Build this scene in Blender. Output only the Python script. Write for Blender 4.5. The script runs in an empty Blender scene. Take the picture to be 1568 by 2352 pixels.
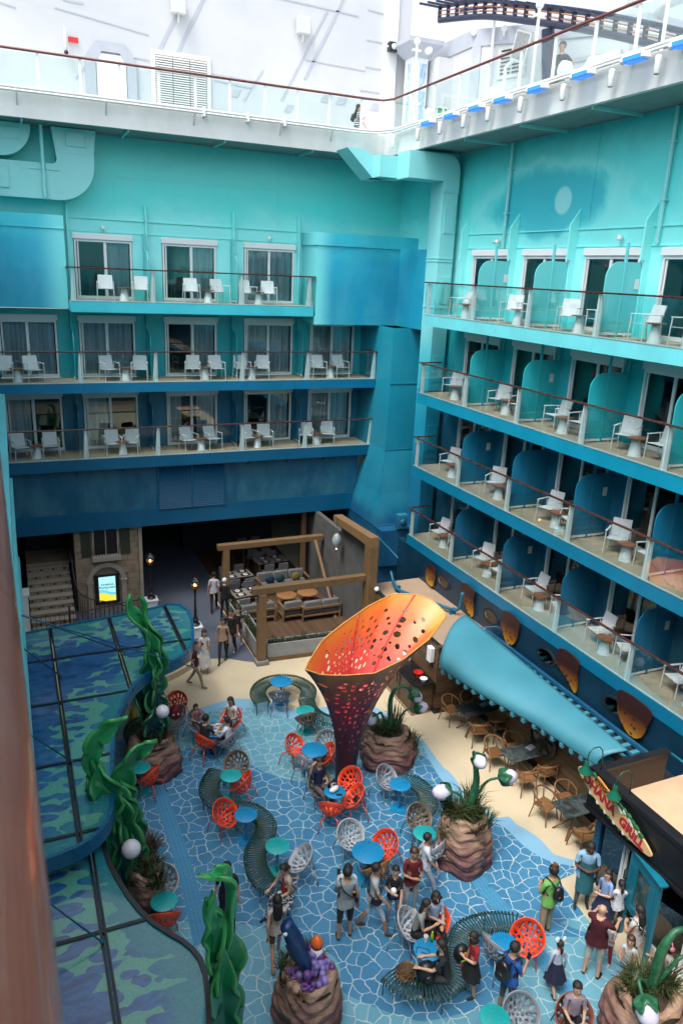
import bpy, math, random
from math import sin, cos, pi, radians, sqrt, atan2, hypot
from mathutils import Vector, Matrix, noise
from mathutils.geometry import delaunay_2d_cdt
random.seed(7)
SC = bpy.context.scene
COL = SC.collection
# ------------------------------------------------------------------ camera, sky, sun, exposure
cam_d = bpy.data.cameras.new('camera'); cam = bpy.data.objects.new('camera', cam_d); COL.objects.link(cam)
cam_d.sensor_fit = 'VERTICAL'; cam_d.sensor_height = 23.5
cam_d.lens = 1741.228 / 2352 * 23.5
cam_d.clip_start = 0.02; cam_d.clip_end = 3000
RX, RD, RF = (0.91787336, -0.39460888, 0.04233596), (-0.08206448, -0.29308086, -0.9525592), (0.38829618, 0.87085443, -0.30139449)
cam.matrix_world = Matrix(((RX[0], -RD[0], -RF[0], 0), (RX[1], -RD[1], -RF[1], 0), (RX[2], -RD[2], -RF[2], 13.0), (0, 0, 0, 1)))
cam_d.dof.use_dof = True; cam_d.dof.focus_distance = 19; cam_d.dof.aperture_fstop = 9
SC.camera = cam
world = bpy.data.worlds.new('World'); SC.world = world; world.use_nodes = True
wn = world.node_tree; wn.nodes.clear()
sky = wn.nodes.new('ShaderNodeTexSky'); sky.sky_type = 'NISHITA'; sky.sun_disc = False
SUN_EL, SUN_AZ = radians(62), radians(-150)      # azimuth measured as a heading: 0 = +X, 90 = +Y
sky.sun_elevation = SUN_EL; sky.sun_rotation = pi / 2 - SUN_AZ
sky.air_density = 1.0; sky.dust_density = 4.0; sky.ozone_density = 0.6; sky.altitude = 0
hs = wn.nodes.new('ShaderNodeHueSaturation'); hs.inputs['Saturation'].default_value = 0.45; hs.inputs['Value'].default_value = 1.1
bg = wn.nodes.new('ShaderNodeBackground'); bg.inputs['Strength'].default_value = 0.15
wo = wn.nodes.new('ShaderNodeOutputWorld')
wn.links.new(sky.outputs[0], hs.inputs['Color']); wn.links.new(hs.outputs[0], bg.inputs['Color']); wn.links.new(bg.outputs[0], wo.inputs['Surface'])
sun_d = bpy.data.lights.new('sun', 'SUN'); sun = bpy.data.objects.new('sun', sun_d); COL.objects.link(sun)
sun_d.energy = 1.0; sun_d.angle = radians(18); sun_d.color = (1.0, 0.97, 0.92)
sdir = Vector((cos(SUN_EL) * cos(SUN_AZ), cos(SUN_EL) * sin(SUN_AZ), sin(SUN_EL)))
sun.rotation_euler = sdir.to_track_quat('Z', 'Y').to_euler()
SC.view_settings.view_transform = 'Standard'; SC.view_settings.look = 'None'
SC.view_settings.gamma = 1; SC.view_settings.use_curve_mapping = False
SC.view_settings.exposure = 1.22
SC.render.engine = 'CYCLES'
SC.cycles.max_bounces = 8; SC.cycles.transparent_max_bounces = 24
SC.cycles.caustics_reflective = False; SC.cycles.caustics_refractive = False

# ------------------------------------------------------------------ mesh helper
class MB:
    def __init__(s): s.v = []; s.f = []; s.m = []
    def add(s, vs, fs, m=0):
        o = len(s.v); s.v += [tuple(p) for p in vs]
        s.f += [tuple(i + o for i in f) for f in fs]; s.m += [m] * len(fs); return s
    def box(s, x0, x1, y0, y1, z0, z1, m=0):
        if x0 > x1: x0, x1 = x1, x0
        if y0 > y1: y0, y1 = y1, y0
        return s.add([(x0,y0,z0),(x1,y0,z0),(x1,y1,z0),(x0,y1,z0),(x0,y0,z1),(x1,y0,z1),(x1,y1,z1),(x0,y1,z1)],
                     [(0,3,2,1),(4,5,6,7),(0,1,5,4),(1,2,6,5),(2,3,7,6),(3,0,4,7)], m)
    def bbox(s, x0, x1, y0, y1, z0, z1, b=.01, m=0):   # box with chamfered edges
        if x0 > x1: x0, x1 = x1, x0
        if y0 > y1: y0, y1 = y1, y0
        V = []
        for zz, i in ((z0, b), (z0 + b, 0), (z1 - b, 0), (z1, b)):
            V += [(x0+i+b*(i==0),y0+i,zz),(x1-i-b*(i==0),y0+i,zz),(x1-i,y0+i+b*(i==0),zz),(x1-i,y1-i-b*(i==0),zz),(x1-i-b*(i==0),y1-i,zz),(x0+i+b*(i==0),y1-i,zz),(x0+i,y1-i-b*(i==0),zz),(x0+i,y0+i+b*(i==0),zz)]
        Fs = [tuple(range(7, -1, -1)), tuple(range(24, 32))]
        for k in range(3):
            for j in range(8): Fs.append((k*8+j, k*8+(j+1)%8, k*8+8+(j+1)%8, k*8+8+j))
        return s.add(V, Fs, m)
    def tube(s, p0, p1, r0, r1=None, n=8, m=0, cap=True):
        r1 = r0 if r1 is None else r1
        return s.path([p0, p1], [r0, r1], n, m, cap)
    def path(s, P, R, n=8, m=0, cap=True, flat=None):
        P = [Vector(p) for p in P]
        if not hasattr(R, '__len__'): R = [R] * len(P)
        rings = []; prev = None
        for i, p in enumerate(P):
            a = P[max(0, i-1)]; b = P[min(len(P)-1, i+1)]; d = (b - a)
            d = d.normalized() if d.length > 1e-9 else Vector((0, 0, 1))
            if prev is None:
                u = d.cross(Vector((0, 0, 1)))
                if u.length < .01: u = d.cross(Vector((0, 1, 0)))
                u.normalize()
            else:
                u = prev - d * prev.dot(d); u.normalize()
            prev = u; w = d.cross(u)
            f = flat or 1
            rings.append([p + (u * cos(2*pi*j/n) + w * sin(2*pi*j/n) * f) * R[i] for j in range(n)])
        V = [q for r in rings for q in r]; Fs = []
        for k in range(len(P)-1):
            for j in range(n): Fs.append((k*n+j, k*n+(j+1)%n, (k+1)*n+(j+1)%n, (k+1)*n+j))
        if cap:
            Fs.append(tuple(range(n-1, -1, -1))); Fs.append(tuple(range((len(P)-1)*n, len(P)*n)))
        return s.add(V, Fs, m)
    def lathe(s, prof, n=16, c=(0, 0), m=0, cap=True, sx=1, sy=1):
        V = []; Fs = []
        for r, z in prof:
            for j in range(n): V.append((c[0] + sx*r*cos(2*pi*j/n), c[1] + sy*r*sin(2*pi*j/n), z))
        for k in range(len(prof)-1):
            for j in range(n): Fs.append((k*n+j, k*n+(j+1)%n, (k+1)*n+(j+1)%n, (k+1)*n+j))
        if cap:
            Fs.append(tuple(range(n-1, -1, -1))); Fs.append(tuple(range((len(prof)-1)*n, len(prof)*n)))
        return s.add(V, Fs, m)
    def prism(s, poly, z0, z1, m=0, axis='z'):
        n = len(poly)
        def q(p, z): return (p[0], p[1], z) if axis == 'z' else ((p[0], z, p[1]) if axis == 'y' else (z, p[0], p[1]))
        V = [q(p, z0) for p in poly] + [q(p, z1) for p in poly]
        Fs = [tuple(range(n-1, -1, -1)), tuple(range(n, 2*n))] + [(j, (j+1) % n, n+(j+1) % n, n+j) for j in range(n)]
        return s.add(V, Fs, m)
    def sphere(s, c, r, n=10, k=6, m=0, sc=(1, 1, 1)):
        prof = [(max(1e-4, sin(pi*i/k)) , -cos(pi*i/k)) for i in range(k+1)]
        V = []; Fs = []
        for a, z in prof:
            for j in range(n): V.append((c[0]+r*sc[0]*a*cos(2*pi*j/n), c[1]+r*sc[1]*a*sin(2*pi*j/n), c[2]+r*sc[2]*z))
        for i in range(k):
            for j in range(n): Fs.append((i*n+j, i*n+(j+1)%n, (i+1)*n+(j+1)%n, (i+1)*n+j))
        return s.add(V, Fs, m)
    def grid(s, fn, nu, nv, m=0, closeu=False):
        V = [fn(i/nu, j/nv) for j in range(nv+1) for i in range(nu+1)]
        return s.add(V, [(j*(nu+1)+i, j*(nu+1)+i+1, (j+1)*(nu+1)+i+1, (j+1)*(nu+1)+i) for j in range(nv) for i in range(nu)], m)
    def xf(s, M):
        s.v = [tuple(M @ Vector(p)) for p in s.v]; return s
    def mesh(s, name, mats, smooth=False):
        me = bpy.data.meshes.new(name); me.from_pydata(s.v, [], s.f)
        if not isinstance(mats, (list, tuple)): mats = [mats]
        for mt in mats: me.materials.append(mt)
        me.polygons.foreach_set('material_index', s.m)
        if smooth: me.polygons.foreach_set('use_smooth', [True] * len(s.f))
        me.update()
        if smooth == 'auto': me.set_sharp_from_angle(angle=radians(40))
        return me

def R(a): return radians(a)
def put(name, me, parent=None, loc=(0, 0, 0), rot=(0, 0, 0), scale=None):
    o = bpy.data.objects.new(name, me); COL.objects.link(o); o.location = loc; o.rotation_euler = rot
    if scale: o.scale = scale if hasattr(scale, '__len__') else (scale,) * 3
    if parent: o.parent = parent
    return o
def part(name, mb, mats, parent, smooth=False, label=None, kind=None, loc=(0,0,0), rot=(0,0,0)):
    o = put(name, mb.mesh(name, mats, smooth), parent, loc, rot)
    if label: o['label'] = label
    if kind: o['kind'] = kind
    return o
def tag(o, label, cat=None, group=None, kind=None):
    if label: o['label'] = label
    if cat: o['category'] = cat
    if group: o['group'] = group
    if kind: o['kind'] = kind
    return o
def thing(name, label, cat, loc=(0, 0, 0), rz=0, group=None):
    o = bpy.data.objects.new(name, None); COL.objects.link(o); o.location = loc; o.rotation_euler = (0, 0, rz)
    o.empty_display_size = .2
    return tag(o, label, cat, group)
def solo(name, mb, mats, label, cat, smooth=False, group=None, loc=(0, 0, 0), rot=(0, 0, 0)):
    o = put(name, mb.mesh(name, mats, smooth), None, loc, rot); return tag(o, label, cat, group)
def struct(name, mb, mats, smooth=False):
    o = put(name, mb.mesh(name, mats, smooth)); o['kind'] = 'structure'; return o
def dup(root, loc, rz, label=None, scale=None):
    r = root.copy(); COL.objects.link(r); r.location = loc; r.rotation_euler = (0, 0, rz)
    if scale: r.scale = (scale,) * 3
    if label: r['label'] = label
    for ch in root.children:
        c = ch.copy(); COL.objects.link(c); c.parent = r
        for g in ch.children:
            d = g.copy(); COL.objects.link(d); d.parent = c
    return r
def catmull(P, k=8):
    P = [Vector(p) for p in P]; out = []
    for i in range(len(P)-1):
        a = P[max(0, i-1)]; b = P[i]; c = P[i+1]; d = P[min(len(P)-1, i+2)]
        for j in range(k):
            t = j/k
            out.append(.5*((2*b)+(c-a)*t+(2*a-5*b+4*c-d)*t*t+(3*b-a-3*c+d)*t*t*t))
    out.append(P[-1]); return out
def resample(P, step):
    out = [P[0].copy()]; acc = 0
    for i in range(len(P)-1):
        a, b = P[i], P[i+1]; L = (b-a).length; t = step-acc
        while t <= L:
            out.append(a+(b-a)*(t/L)); t += step
        acc = (acc+L) % step if L+acc >= step else acc+L
    return out

# ------------------------------------------------------------------ materials
class NT:
    def __init__(s, name):
        s.mat = bpy.data.materials.new(name); s.mat.use_nodes = True
        s.t = s.mat.node_tree; s.b = s.t.nodes['Principled BSDF']; s.out = s.t.nodes['Material Output']
    def n(s, typ, **kw):
        nd = s.t.nodes.new('ShaderNode' + typ)
        for k, v in kw.items():
            if k.startswith('i_'):
                key = k[2:]; key = int(key) if key.isdigit() else key
                if hasattr(v, 'is_linked') or isinstance(v, bpy.types.NodeSocket): s.t.links.new(v, nd.inputs[key])
                else: nd.inputs[key].default_value = v
            else: setattr(nd, k, v)
        return nd
    def l(s, a, b): s.t.links.new(a, b)
    def pos(s): return s.n('NewGeometry').outputs['Position']
    def obj(s): return s.n('TexCoord').outputs['Object']
    def noise(s, vec, scale, detail=3, rough=.55, dist=0):
        nd = s.n('TexNoise'); s.l(vec, nd.inputs['Vector']); nd.inputs['Scale'].default_value = scale
        nd.inputs['Detail'].default_value = detail; nd.inputs['Roughness'].default_value = rough; nd.inputs['Distortion'].default_value = dist
        return nd
    def math(s, op, a, b=None, c=None, clamp=False):
        nd = s.n('Math', operation=op); nd.use_clamp = clamp
        for i, x in enumerate((a, b, c)):
            if x is None: continue
            if isinstance(x, (int, float)): nd.inputs[i].default_value = x
            else: s.l(x, nd.inputs[i])
        return nd.outputs[0]
    def ramp(s, fac, stops, interp='LINEAR'):
        nd = s.n('ValToRGB'); s.l(fac, nd.inputs[0]); cr = nd.color_ramp; cr.interpolation = interp
        while len(cr.elements) < len(stops): cr.elements.new(.5)
        for e, (p, c) in zip(cr.elements, stops):
            e.position = p; e.color = (c[0], c[1], c[2], 1) if hasattr(c, '__len__') else (c, c, c, 1)
        return nd.outputs[0]
    def mix(s, fac, a, b, mode='MIX'):
        nd = s.n('Mix'); nd.data_type = 'RGBA'; nd.blend_type = mode
        for k, x in ((0, fac), (6, a), (7, b)):
            if isinstance(x, (int, float)): nd.inputs[k].default_value = x
            elif isinstance(x, (tuple, list)): nd.inputs[k].default_value = (*x[:3], 1)
            else: s.l(x, nd.inputs[k])
        return nd.outputs[2]
    def mapr(s, v, a, b, c=0., d=1.):
        nd = s.n('MapRange'); s.l(v, nd.inputs[0])
        for i, x in enumerate((a, b, c, d)): nd.inputs[i+1].default_value = x
        return nd.outputs[0]
    def bump(s, h, strength=.3, dist=.01):
        nd = s.n('Bump'); nd.inputs['Strength'].default_value = strength; nd.inputs['Distance'].default_value = dist
        s.l(h, nd.inputs['Height']); s.l(nd.outputs[0], s.b.inputs['Normal'])
    def scalev(s, v, sc):
        nd = s.n('VectorMath', operation='MULTIPLY'); s.l(v, nd.inputs[0]); nd.inputs[1].default_value = sc; return nd.outputs[0]
    def sep(s, v): nd = s.n('SeparateXYZ'); s.l(v, nd.inputs[0]); return nd.outputs
    def fin(s, color=None, rough=.5, metal=0, spec=None, coat=None):
        if color is not None:
            if isinstance(color, (tuple, list)): s.b.inputs['Base Color'].default_value = (*color[:3], 1)
            else: s.l(color, s.b.inputs['Base Color'])
        if isinstance(rough, (int, float)): s.b.inputs['Roughness'].default_value = rough
        else: s.l(rough, s.b.inputs['Roughness'])
        s.b.inputs['Metallic'].default_value = metal
        if spec is not None: s.b.inputs['Specular IOR Level'].default_value = spec
        if coat: s.b.inputs['Coat Weight'].default_value = coat
        return s.mat
def M(name, c, rough=.5, metal=0, var=.12, scale=3., bump=0, bscale=60, coat=None, spec=None, stretch=None):
    t = NT(name); v = t.pos()
    if stretch: v = t.scalev(v, stretch)
    nz = t.noise(v, scale, 4, .6)
    f = t.mapr(nz.outputs[0], .3, .7, 1-var, 1+var)
    mul = t.n('VectorMath', operation='SCALE'); mul.inputs[0].default_value = c[:3]; t.l(f, mul.inputs['Scale'])
    t.fin(mul.outputs[0], rough, metal, spec, coat)
    rr = t.mapr(nz.outputs[0], .3, .7, max(.02, rough-.07), min(1, rough+.07)); t.l(rr, t.b.inputs['Roughness'])
    if bump: t.bump(t.noise(t.pos(), bscale, 3).outputs[0], bump, .01)
    return t.mat
def emis(name, c, strength):
    t = NT(name); t.fin(c, .4); t.b.inputs['Emission Color'].default_value = (*c, 1); t.b.inputs['Emission Strength'].default_value = strength; return t.mat
def glass(name, tint, refl=.5, alpha=.0, rough=.03, wavy=False):
    # thin pane: tinted transparency under a fresnel-weighted reflection
    t = NT(name); t.t.nodes.remove(t.b)
    tr = t.n('BsdfTransparent'); tr.inputs[0].default_value = (*tint, 1)
    gl = t.n('BsdfGlossy'); gl.inputs['Roughness'].default_value = rough; gl.inputs[0].default_value = (1, 1, 1, 1)
    fr = t.n('Fresnel'); fr.inputs[0].default_value = 1.5
    f = t.math('MULTIPLY_ADD', fr.outputs[0], refl, alpha, clamp=True)
    mx = t.n('MixShader'); t.l(f, mx.inputs[0]); t.l(tr.outputs[0], mx.inputs[1]); t.l(gl.outputs[0], mx.inputs[2]); t.l(mx.outputs[0], t.out.inputs[0])
    return t.mat
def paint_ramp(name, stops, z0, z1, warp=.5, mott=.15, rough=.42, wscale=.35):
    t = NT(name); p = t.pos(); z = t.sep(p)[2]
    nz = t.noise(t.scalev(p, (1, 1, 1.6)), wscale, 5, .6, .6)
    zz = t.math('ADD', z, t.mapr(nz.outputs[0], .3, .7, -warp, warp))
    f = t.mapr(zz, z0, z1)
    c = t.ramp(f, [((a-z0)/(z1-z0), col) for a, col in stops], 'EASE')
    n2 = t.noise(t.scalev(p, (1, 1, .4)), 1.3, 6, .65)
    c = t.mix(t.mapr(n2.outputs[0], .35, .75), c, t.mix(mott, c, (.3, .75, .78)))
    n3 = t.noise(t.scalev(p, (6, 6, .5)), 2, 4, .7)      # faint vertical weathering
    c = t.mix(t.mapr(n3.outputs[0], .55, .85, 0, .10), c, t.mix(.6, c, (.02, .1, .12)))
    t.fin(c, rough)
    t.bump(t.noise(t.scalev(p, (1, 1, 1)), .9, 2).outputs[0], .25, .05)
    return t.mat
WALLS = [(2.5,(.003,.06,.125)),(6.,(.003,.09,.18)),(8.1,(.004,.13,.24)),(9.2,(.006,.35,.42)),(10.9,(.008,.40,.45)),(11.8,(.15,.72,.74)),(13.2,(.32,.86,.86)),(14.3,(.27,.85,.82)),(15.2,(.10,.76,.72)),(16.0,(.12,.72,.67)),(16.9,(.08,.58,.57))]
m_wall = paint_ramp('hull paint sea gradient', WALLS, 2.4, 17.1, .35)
m_block = paint_ramp('hull paint ocean blue', [(10.8,(.012,.30,.42)),(12.0,(.006,.27,.44)),(13.4,(.010,.33,.50)),(14.4,(.03,.46,.58))], 10.5, 14.6, .6, .12)
def block_paint():
    m = paint_ramp('hull paint ocean blue blended', [(10.8,(.012,.30,.42)),(12.0,(.006,.27,.44)),(13.4,(.010,.33,.50)),(14.4,(.03,.46,.58))], 10.5, 14.6, .6, .12)
    nt = m.node_tree; b = nt.nodes['Principled BSDF']; src = b.inputs['Base Color'].links[0].from_socket
    g = nt.nodes.new('ShaderNodeNewGeometry'); sx = nt.nodes.new('ShaderNodeSeparateXYZ'); nt.links.new(g.outputs['Position'], sx.inputs[0])
    f = []
    for a, c in ((1.1, 2.05), (11.7, 10.95)):
        r = nt.nodes.new('ShaderNodeMapRange'); r.interpolation_type = 'SMOOTHSTEP'; nt.links.new(sx.outputs[0], r.inputs[0]); r.inputs[1].default_value = a; r.inputs[2].default_value = c; f.append(r)
    # the far block only fades near its own left edge, the near one only near its right edge
    lt = nt.nodes.new('ShaderNodeMath'); lt.operation = 'LESS_THAN'; nt.links.new(sx.outputs[0], lt.inputs[0]); lt.inputs[1].default_value = 6
    m1 = nt.nodes.new('ShaderNodeMix'); nt.links.new(lt.outputs[0], m1.inputs[0]); nt.links.new(f[1].outputs[0], m1.inputs[2]); nt.links.new(f[0].outputs[0], m1.inputs[3])
    mx = nt.nodes.new('ShaderNodeMix'); mx.data_type = 'RGBA'; nt.links.new(m1.outputs[0], mx.inputs[0]); nt.links.new(src, mx.inputs[6]); mx.inputs[7].default_value = (.17, .66, .70, 1)
    nt.links.new(mx.outputs[2], b.inputs['Base Color']); return m
m_block = block_paint()
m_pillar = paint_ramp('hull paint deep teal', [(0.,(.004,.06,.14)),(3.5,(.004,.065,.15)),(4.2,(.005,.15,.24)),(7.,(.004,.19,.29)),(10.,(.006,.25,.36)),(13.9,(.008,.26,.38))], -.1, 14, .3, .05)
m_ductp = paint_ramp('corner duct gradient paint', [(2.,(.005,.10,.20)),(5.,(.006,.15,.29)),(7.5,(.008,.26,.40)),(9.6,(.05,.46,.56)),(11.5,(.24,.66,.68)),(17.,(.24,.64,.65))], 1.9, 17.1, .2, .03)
m_white = M('white painted steel', (.78, .79, .80), .4, var=.04, scale=.6)
m_deckwhite = M('off white deck edge paint', (.60, .62, .61), .45, var=.08, scale=1.5, stretch=(1, 1, .3))
m_frame = M('white window frame', (.72, .74, .75), .35, var=.04)
m_handrail = M('varnished brown handrail', (.05, .016, .011), .3, var=.3, scale=5); m_handrail2 = M('reddish deck handrail', (.13, .035, .025), .4, var=.3, scale=5)
m_balfloor = M('sandy balcony floor', (.38, .30, .22), .75, var=.1, scale=4, bump=.2)
m_chair_w = M('white powder coated aluminium', (.70, .71, .72), .45, var=.04)
m_sling = M('white mesh sling', (.62, .63, .65), .7, var=.05, bump=.15, bscale=300)
m_tabtop = M('brown side table top', (.22, .08, .035), .4, var=.2, scale=8)
m_curtain = M('grey curtain fabric', (.64,.70,.73), .8, var=.35, scale=9, stretch=(1, 1, .04))
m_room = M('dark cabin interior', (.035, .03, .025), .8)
m_balglass = glass('balcony safety glass', (.90, .965, .96), .28, .0)
m_winglass = glass('dark sliding door glass', (.80, .87, .89), 1.0, .05)
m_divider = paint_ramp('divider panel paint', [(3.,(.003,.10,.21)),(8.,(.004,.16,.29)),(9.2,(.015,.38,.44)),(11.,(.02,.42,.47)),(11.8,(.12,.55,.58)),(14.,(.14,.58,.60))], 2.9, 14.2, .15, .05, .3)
m_black = M('black painted steel', (.012, .012, .014), .35, var=.2)
m_dark = M('dark navy recess', (.006, .012, .02), .7)


# ------------------------------------------------------------------ the ship's walls and balconies
SHEETS = {}
def fasc_mat(i, c): return M('fascia paint %s' % i, c, .35, var=.1, scale=.8)
def white_chair_proto():
    t = thing('balcony_chair', 'x', 'chair', group='white armchairs on the cabin balconies')
    a = MB(); a.add([(-.25,.24,.41),(.25,.24,.41),(.25,-.2,.38),(-.25,-.2,.38),(-.25,.24,.425),(.25,.24,.425),(.25,-.2,.395),(-.25,-.2,.395)], [(3,2,1,0),(4,5,6,7),(0,1,5,4),(1,2,6,5),(2,3,7,6),(3,0,4,7)])
    part('seat', a, m_sling, t)
    b = MB(); b.add([(-.25,-.2,.40),(.25,-.2,.40),(.24,-.33,.86),(-.24,-.33,.86),(-.25,-.225,.40),(.25,-.225,.40),(.24,-.355,.86),(-.24,-.355,.86)], [(0,1,2,3),(7,6,5,4),(0,4,5,1),(1,5,6,2),(2,6,7,3),(3,7,4,0)])
    part('backrest', b, m_sling, t)
    for sx in (-1, 1):
        part('leg', MB().tube((sx*.28, .26, 0), (sx*.27, .24, .62), .014, n=6), m_chair_w, t)
        part('leg', MB().tube((sx*.28, -.28, 0), (sx*.27, -.2, .62), .014, n=6), m_chair_w, t)
        part('armrest', MB().bbox(sx*.27-.025, sx*.27+.025, -.28, .27, .62, .645, .008), m_chair_w, t)
    return t
WCH = None
def side_table_proto():
    t = thing('balcony_side_table', 'x', 'side table', group='small round tables on the cabin balconies')
    part('base', MB().lathe([(.17, 0), (.16, .02), (.10, .42), (.09, .44)], 16), m_chair_w, t, 'auto')
    part('tabletop', MB().lathe([(.22, .44), (.235, .45), (.235, .465), (.22, .47)], 20), m_tabtop, t, 'auto')
    return t
def place_chair(loc, rz, label):
    global WCH
    if WCH is None:
        WCH = white_chair_proto(); WCH.location = loc; WCH.rotation_euler = (0, 0, rz); WCH['label'] = label
    else: dup(WCH, loc, rz, label)
STB = None
def place_table(loc, label):
    global STB
    if STB is None:
        STB = side_table_proto(); STB.location = loc; STB['label'] = label
    else: dup(STB, loc, 0, label)

me_cache = {}
def door_unit(parent, u0, u1, z, w, hmat, open_l=False, leaf=2):
    """sliding balcony door: recessed room box is behind it; frame, mullion, two panes, curtain, header"""
    d = MB(); H = 2.02; f = .07
    d.bbox(u0, u0+f, w-.05, w+.08, z+.02, z+H, .008); d.bbox(u1-f, u1, w-.05, w+.08, z+.02, z+H, .008)
    d.bbox(u0+f, u1-f, w-.05, w+.08, z+.02, z+.12, .008); d.bbox(u0+f, u1-f, w-.05, w+.08, z+H-.08, z+H, .008)
    dr = part('sliding_door', d, m_frame, parent)
    um = (u0+u1)/2 + (.06 if open_l else -.02)
    part('mullion', MB().bbox(um-.05, um+.05, w-.03, w+.02, z+.12, z+H-.08, .008), m_frame, dr)
    part('stile', MB().bbox(u0+f+.03, u0+f+.08, w-.02, w+.02, z+.12, z+H-.08, .006), m_frame, dr)
    part('door_handle', MB().path([(u0+f+.055, w-.03, z+.85), (u0+f+.055, w-.07, z+.88), (u0+f+.055, w-.07, z+1.12), (u0+f+.055, w-.03, z+1.15)], .012, 6), m_frame, dr)
    part('header', MB().bbox(u0-.04, u1+.04, w-.10, w+.04, z+H+.005, z+H+.2, .01), hmat, dr)
    part('pane', MB().box(u0+f+.08, um-.05, w-.002, w+.004, z+.12, z+H-.08), m_winglass, dr)
    part('pane', MB().box(um+.05, u1-f, w+.018, w+.024, z+.12, z+H-.08), m_winglass, dr)
    # curtain: a wavy sheet behind the glass
    k = random.random()
    spans = [(u0+.1, u1-.1)] if k < .55 else ([(u0+.1, um-.1)] if k < .65 else ([(um-.1, u1-.1)] if k < .85 else [(u0+.1, u0+.6), (u1-.8, u1-.1)]))
    if open_l: spans = [(um-.05, u1-.1)]
    for a, b in spans:
        n = max(8, int((b-a)/.035)); c = MB(); ph = random.random()*6
        c.grid(lambda i, j: (a+(b-a)*i, w+.14+.022*sin(i*(b-a)*42+ph)+.01*sin(i*17+ph*2), z+.06+1.9*j), n, 1)
        part('curtain', c, m_curtain, dr, True)
    # cabin shell behind
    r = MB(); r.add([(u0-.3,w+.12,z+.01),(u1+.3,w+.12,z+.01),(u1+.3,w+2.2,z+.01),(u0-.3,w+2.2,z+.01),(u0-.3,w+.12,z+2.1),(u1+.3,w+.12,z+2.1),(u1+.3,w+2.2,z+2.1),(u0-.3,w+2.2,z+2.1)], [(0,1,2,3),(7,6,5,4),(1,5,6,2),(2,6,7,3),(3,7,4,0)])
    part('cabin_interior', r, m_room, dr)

def railing(parent, u0, u1, z, posts, w=0., ends=(False, False)):
    """glass balustrade with tapered white posts and a brown cap rail, floor level z"""
    cap = MB().bbox(u0-.06, u1+.06, w-.035, w+.045, z+1.06, z+1.105, .012)
    if ends[0]: cap.bbox(u0-.06, u0+.02, w+.045, w+.9, z+1.06, z+1.105, .012)
    if ends[1]: cap.bbox(u1-.02, u1+.06, w+.045, w+.9, z+1.06, z+1.105, .012)
    rl = part('railing', cap, m_handrail, parent)
    pm = MB()
    pm.add([(-.10,.03,0),(.02,.03,0),(.02,.12,0),(-.10,.12,0),(-.03,.01,1.05),(.02,.01,1.05),(.02,.07,1.05),(-.03,.07,1.05)], [(3,2,1,0),(4,5,6,7),(0,1,5,4),(1,2,6,5),(2,3,7,6),(3,0,4,7)])
    pm.box(.035, .075, .03, .09, 0, 1.05)
    mesh = me_cache.setdefault('post', pm.mesh('railing_post', m_white))
    for p in posts: put('railing_post', mesh, rl, (p, w, z))
    pts = [u0] + [p for p in posts if u0+.3 < p < u1-.3] + [u1]
    for a, b in zip(pts[:-1], pts[1:]):
        n = 2 if b-a > 2.2 else 1
        for i in range(n):
            c0 = a+(b-a)*i/n+.012; c1 = a+(b-a)*(i+1)/n-.012
            part('glass_panel', MB().box(c0, c1, w-.004, w+.008, z-.02, z+1.05), m_balglass, rl)
    for k, e in enumerate(ends):
        if e:
            uu = (u0, u1)[k]
            part('glass_panel', MB().box(uu-.006, uu+.006, w+.03, w+1.45, z+.02, z+1.05), m_balglass, rl)
    part('kick_rail', MB().box(u0, u1, w+.02, w+.045, z+.004, z+.035), m_white, rl)
    return rl

def divider(parent, u, z, w0, w1, mat, h=1.85):
    r = .42; P = [(w1, z+.12), (w0, z+.12)] + [(w0+r-r*cos(a*pi/16), z+h-r+r*sin(a*pi/16)) for a in range(9)] + [(w1, z+h)]
    pr = MB(); n = len(P)
    pr.add([(u-.014, a, b) for a, b in P] + [(u+.014, a, b) for a, b in P], [tuple(range(n)), tuple(range(2*n-1, n-1, -1))] + [(j, n+j, n+(j+1) % n, (j+1) % n) for j in range(n)])
    d = part('privacy_divider', pr, mat, parent)
    part('divider_post', MB().box(u-.03, u+.03, w0+.55, w0+.61, z+.004, z+2.3).box(u-.03, u+.03, w1-.06, w1-.002, z+.004, z+2.3), mat, d)
    part('divider_foot', MB().box(u-.02, u+.02, w0+.05, w1-.08, z+.05, z+.10), m_white, d)
    for q in (w0+.12, w0+.85): part('divider_foot', MB().box(u-.015, u+.015, q, q+.03, z+.004, z+.115), m_white, d)

def slab(parent, u0, u1, z, th, w1, fm, joints=()):
    s = part('balcony_slab', MB().box(u0, u1, 0, w1, z-th, z-.012), fm, parent)
    part('balcony_floor', MB().box(u0+.02, u1-.02, .03, w1-.003, z-.012, z), m_balfloor, s)
    for j in joints: part('fascia_joint', MB().box(j-.006, j+.006, -.006, 0, z-th+.004, z-.02), fm, s)
    return s

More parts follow.
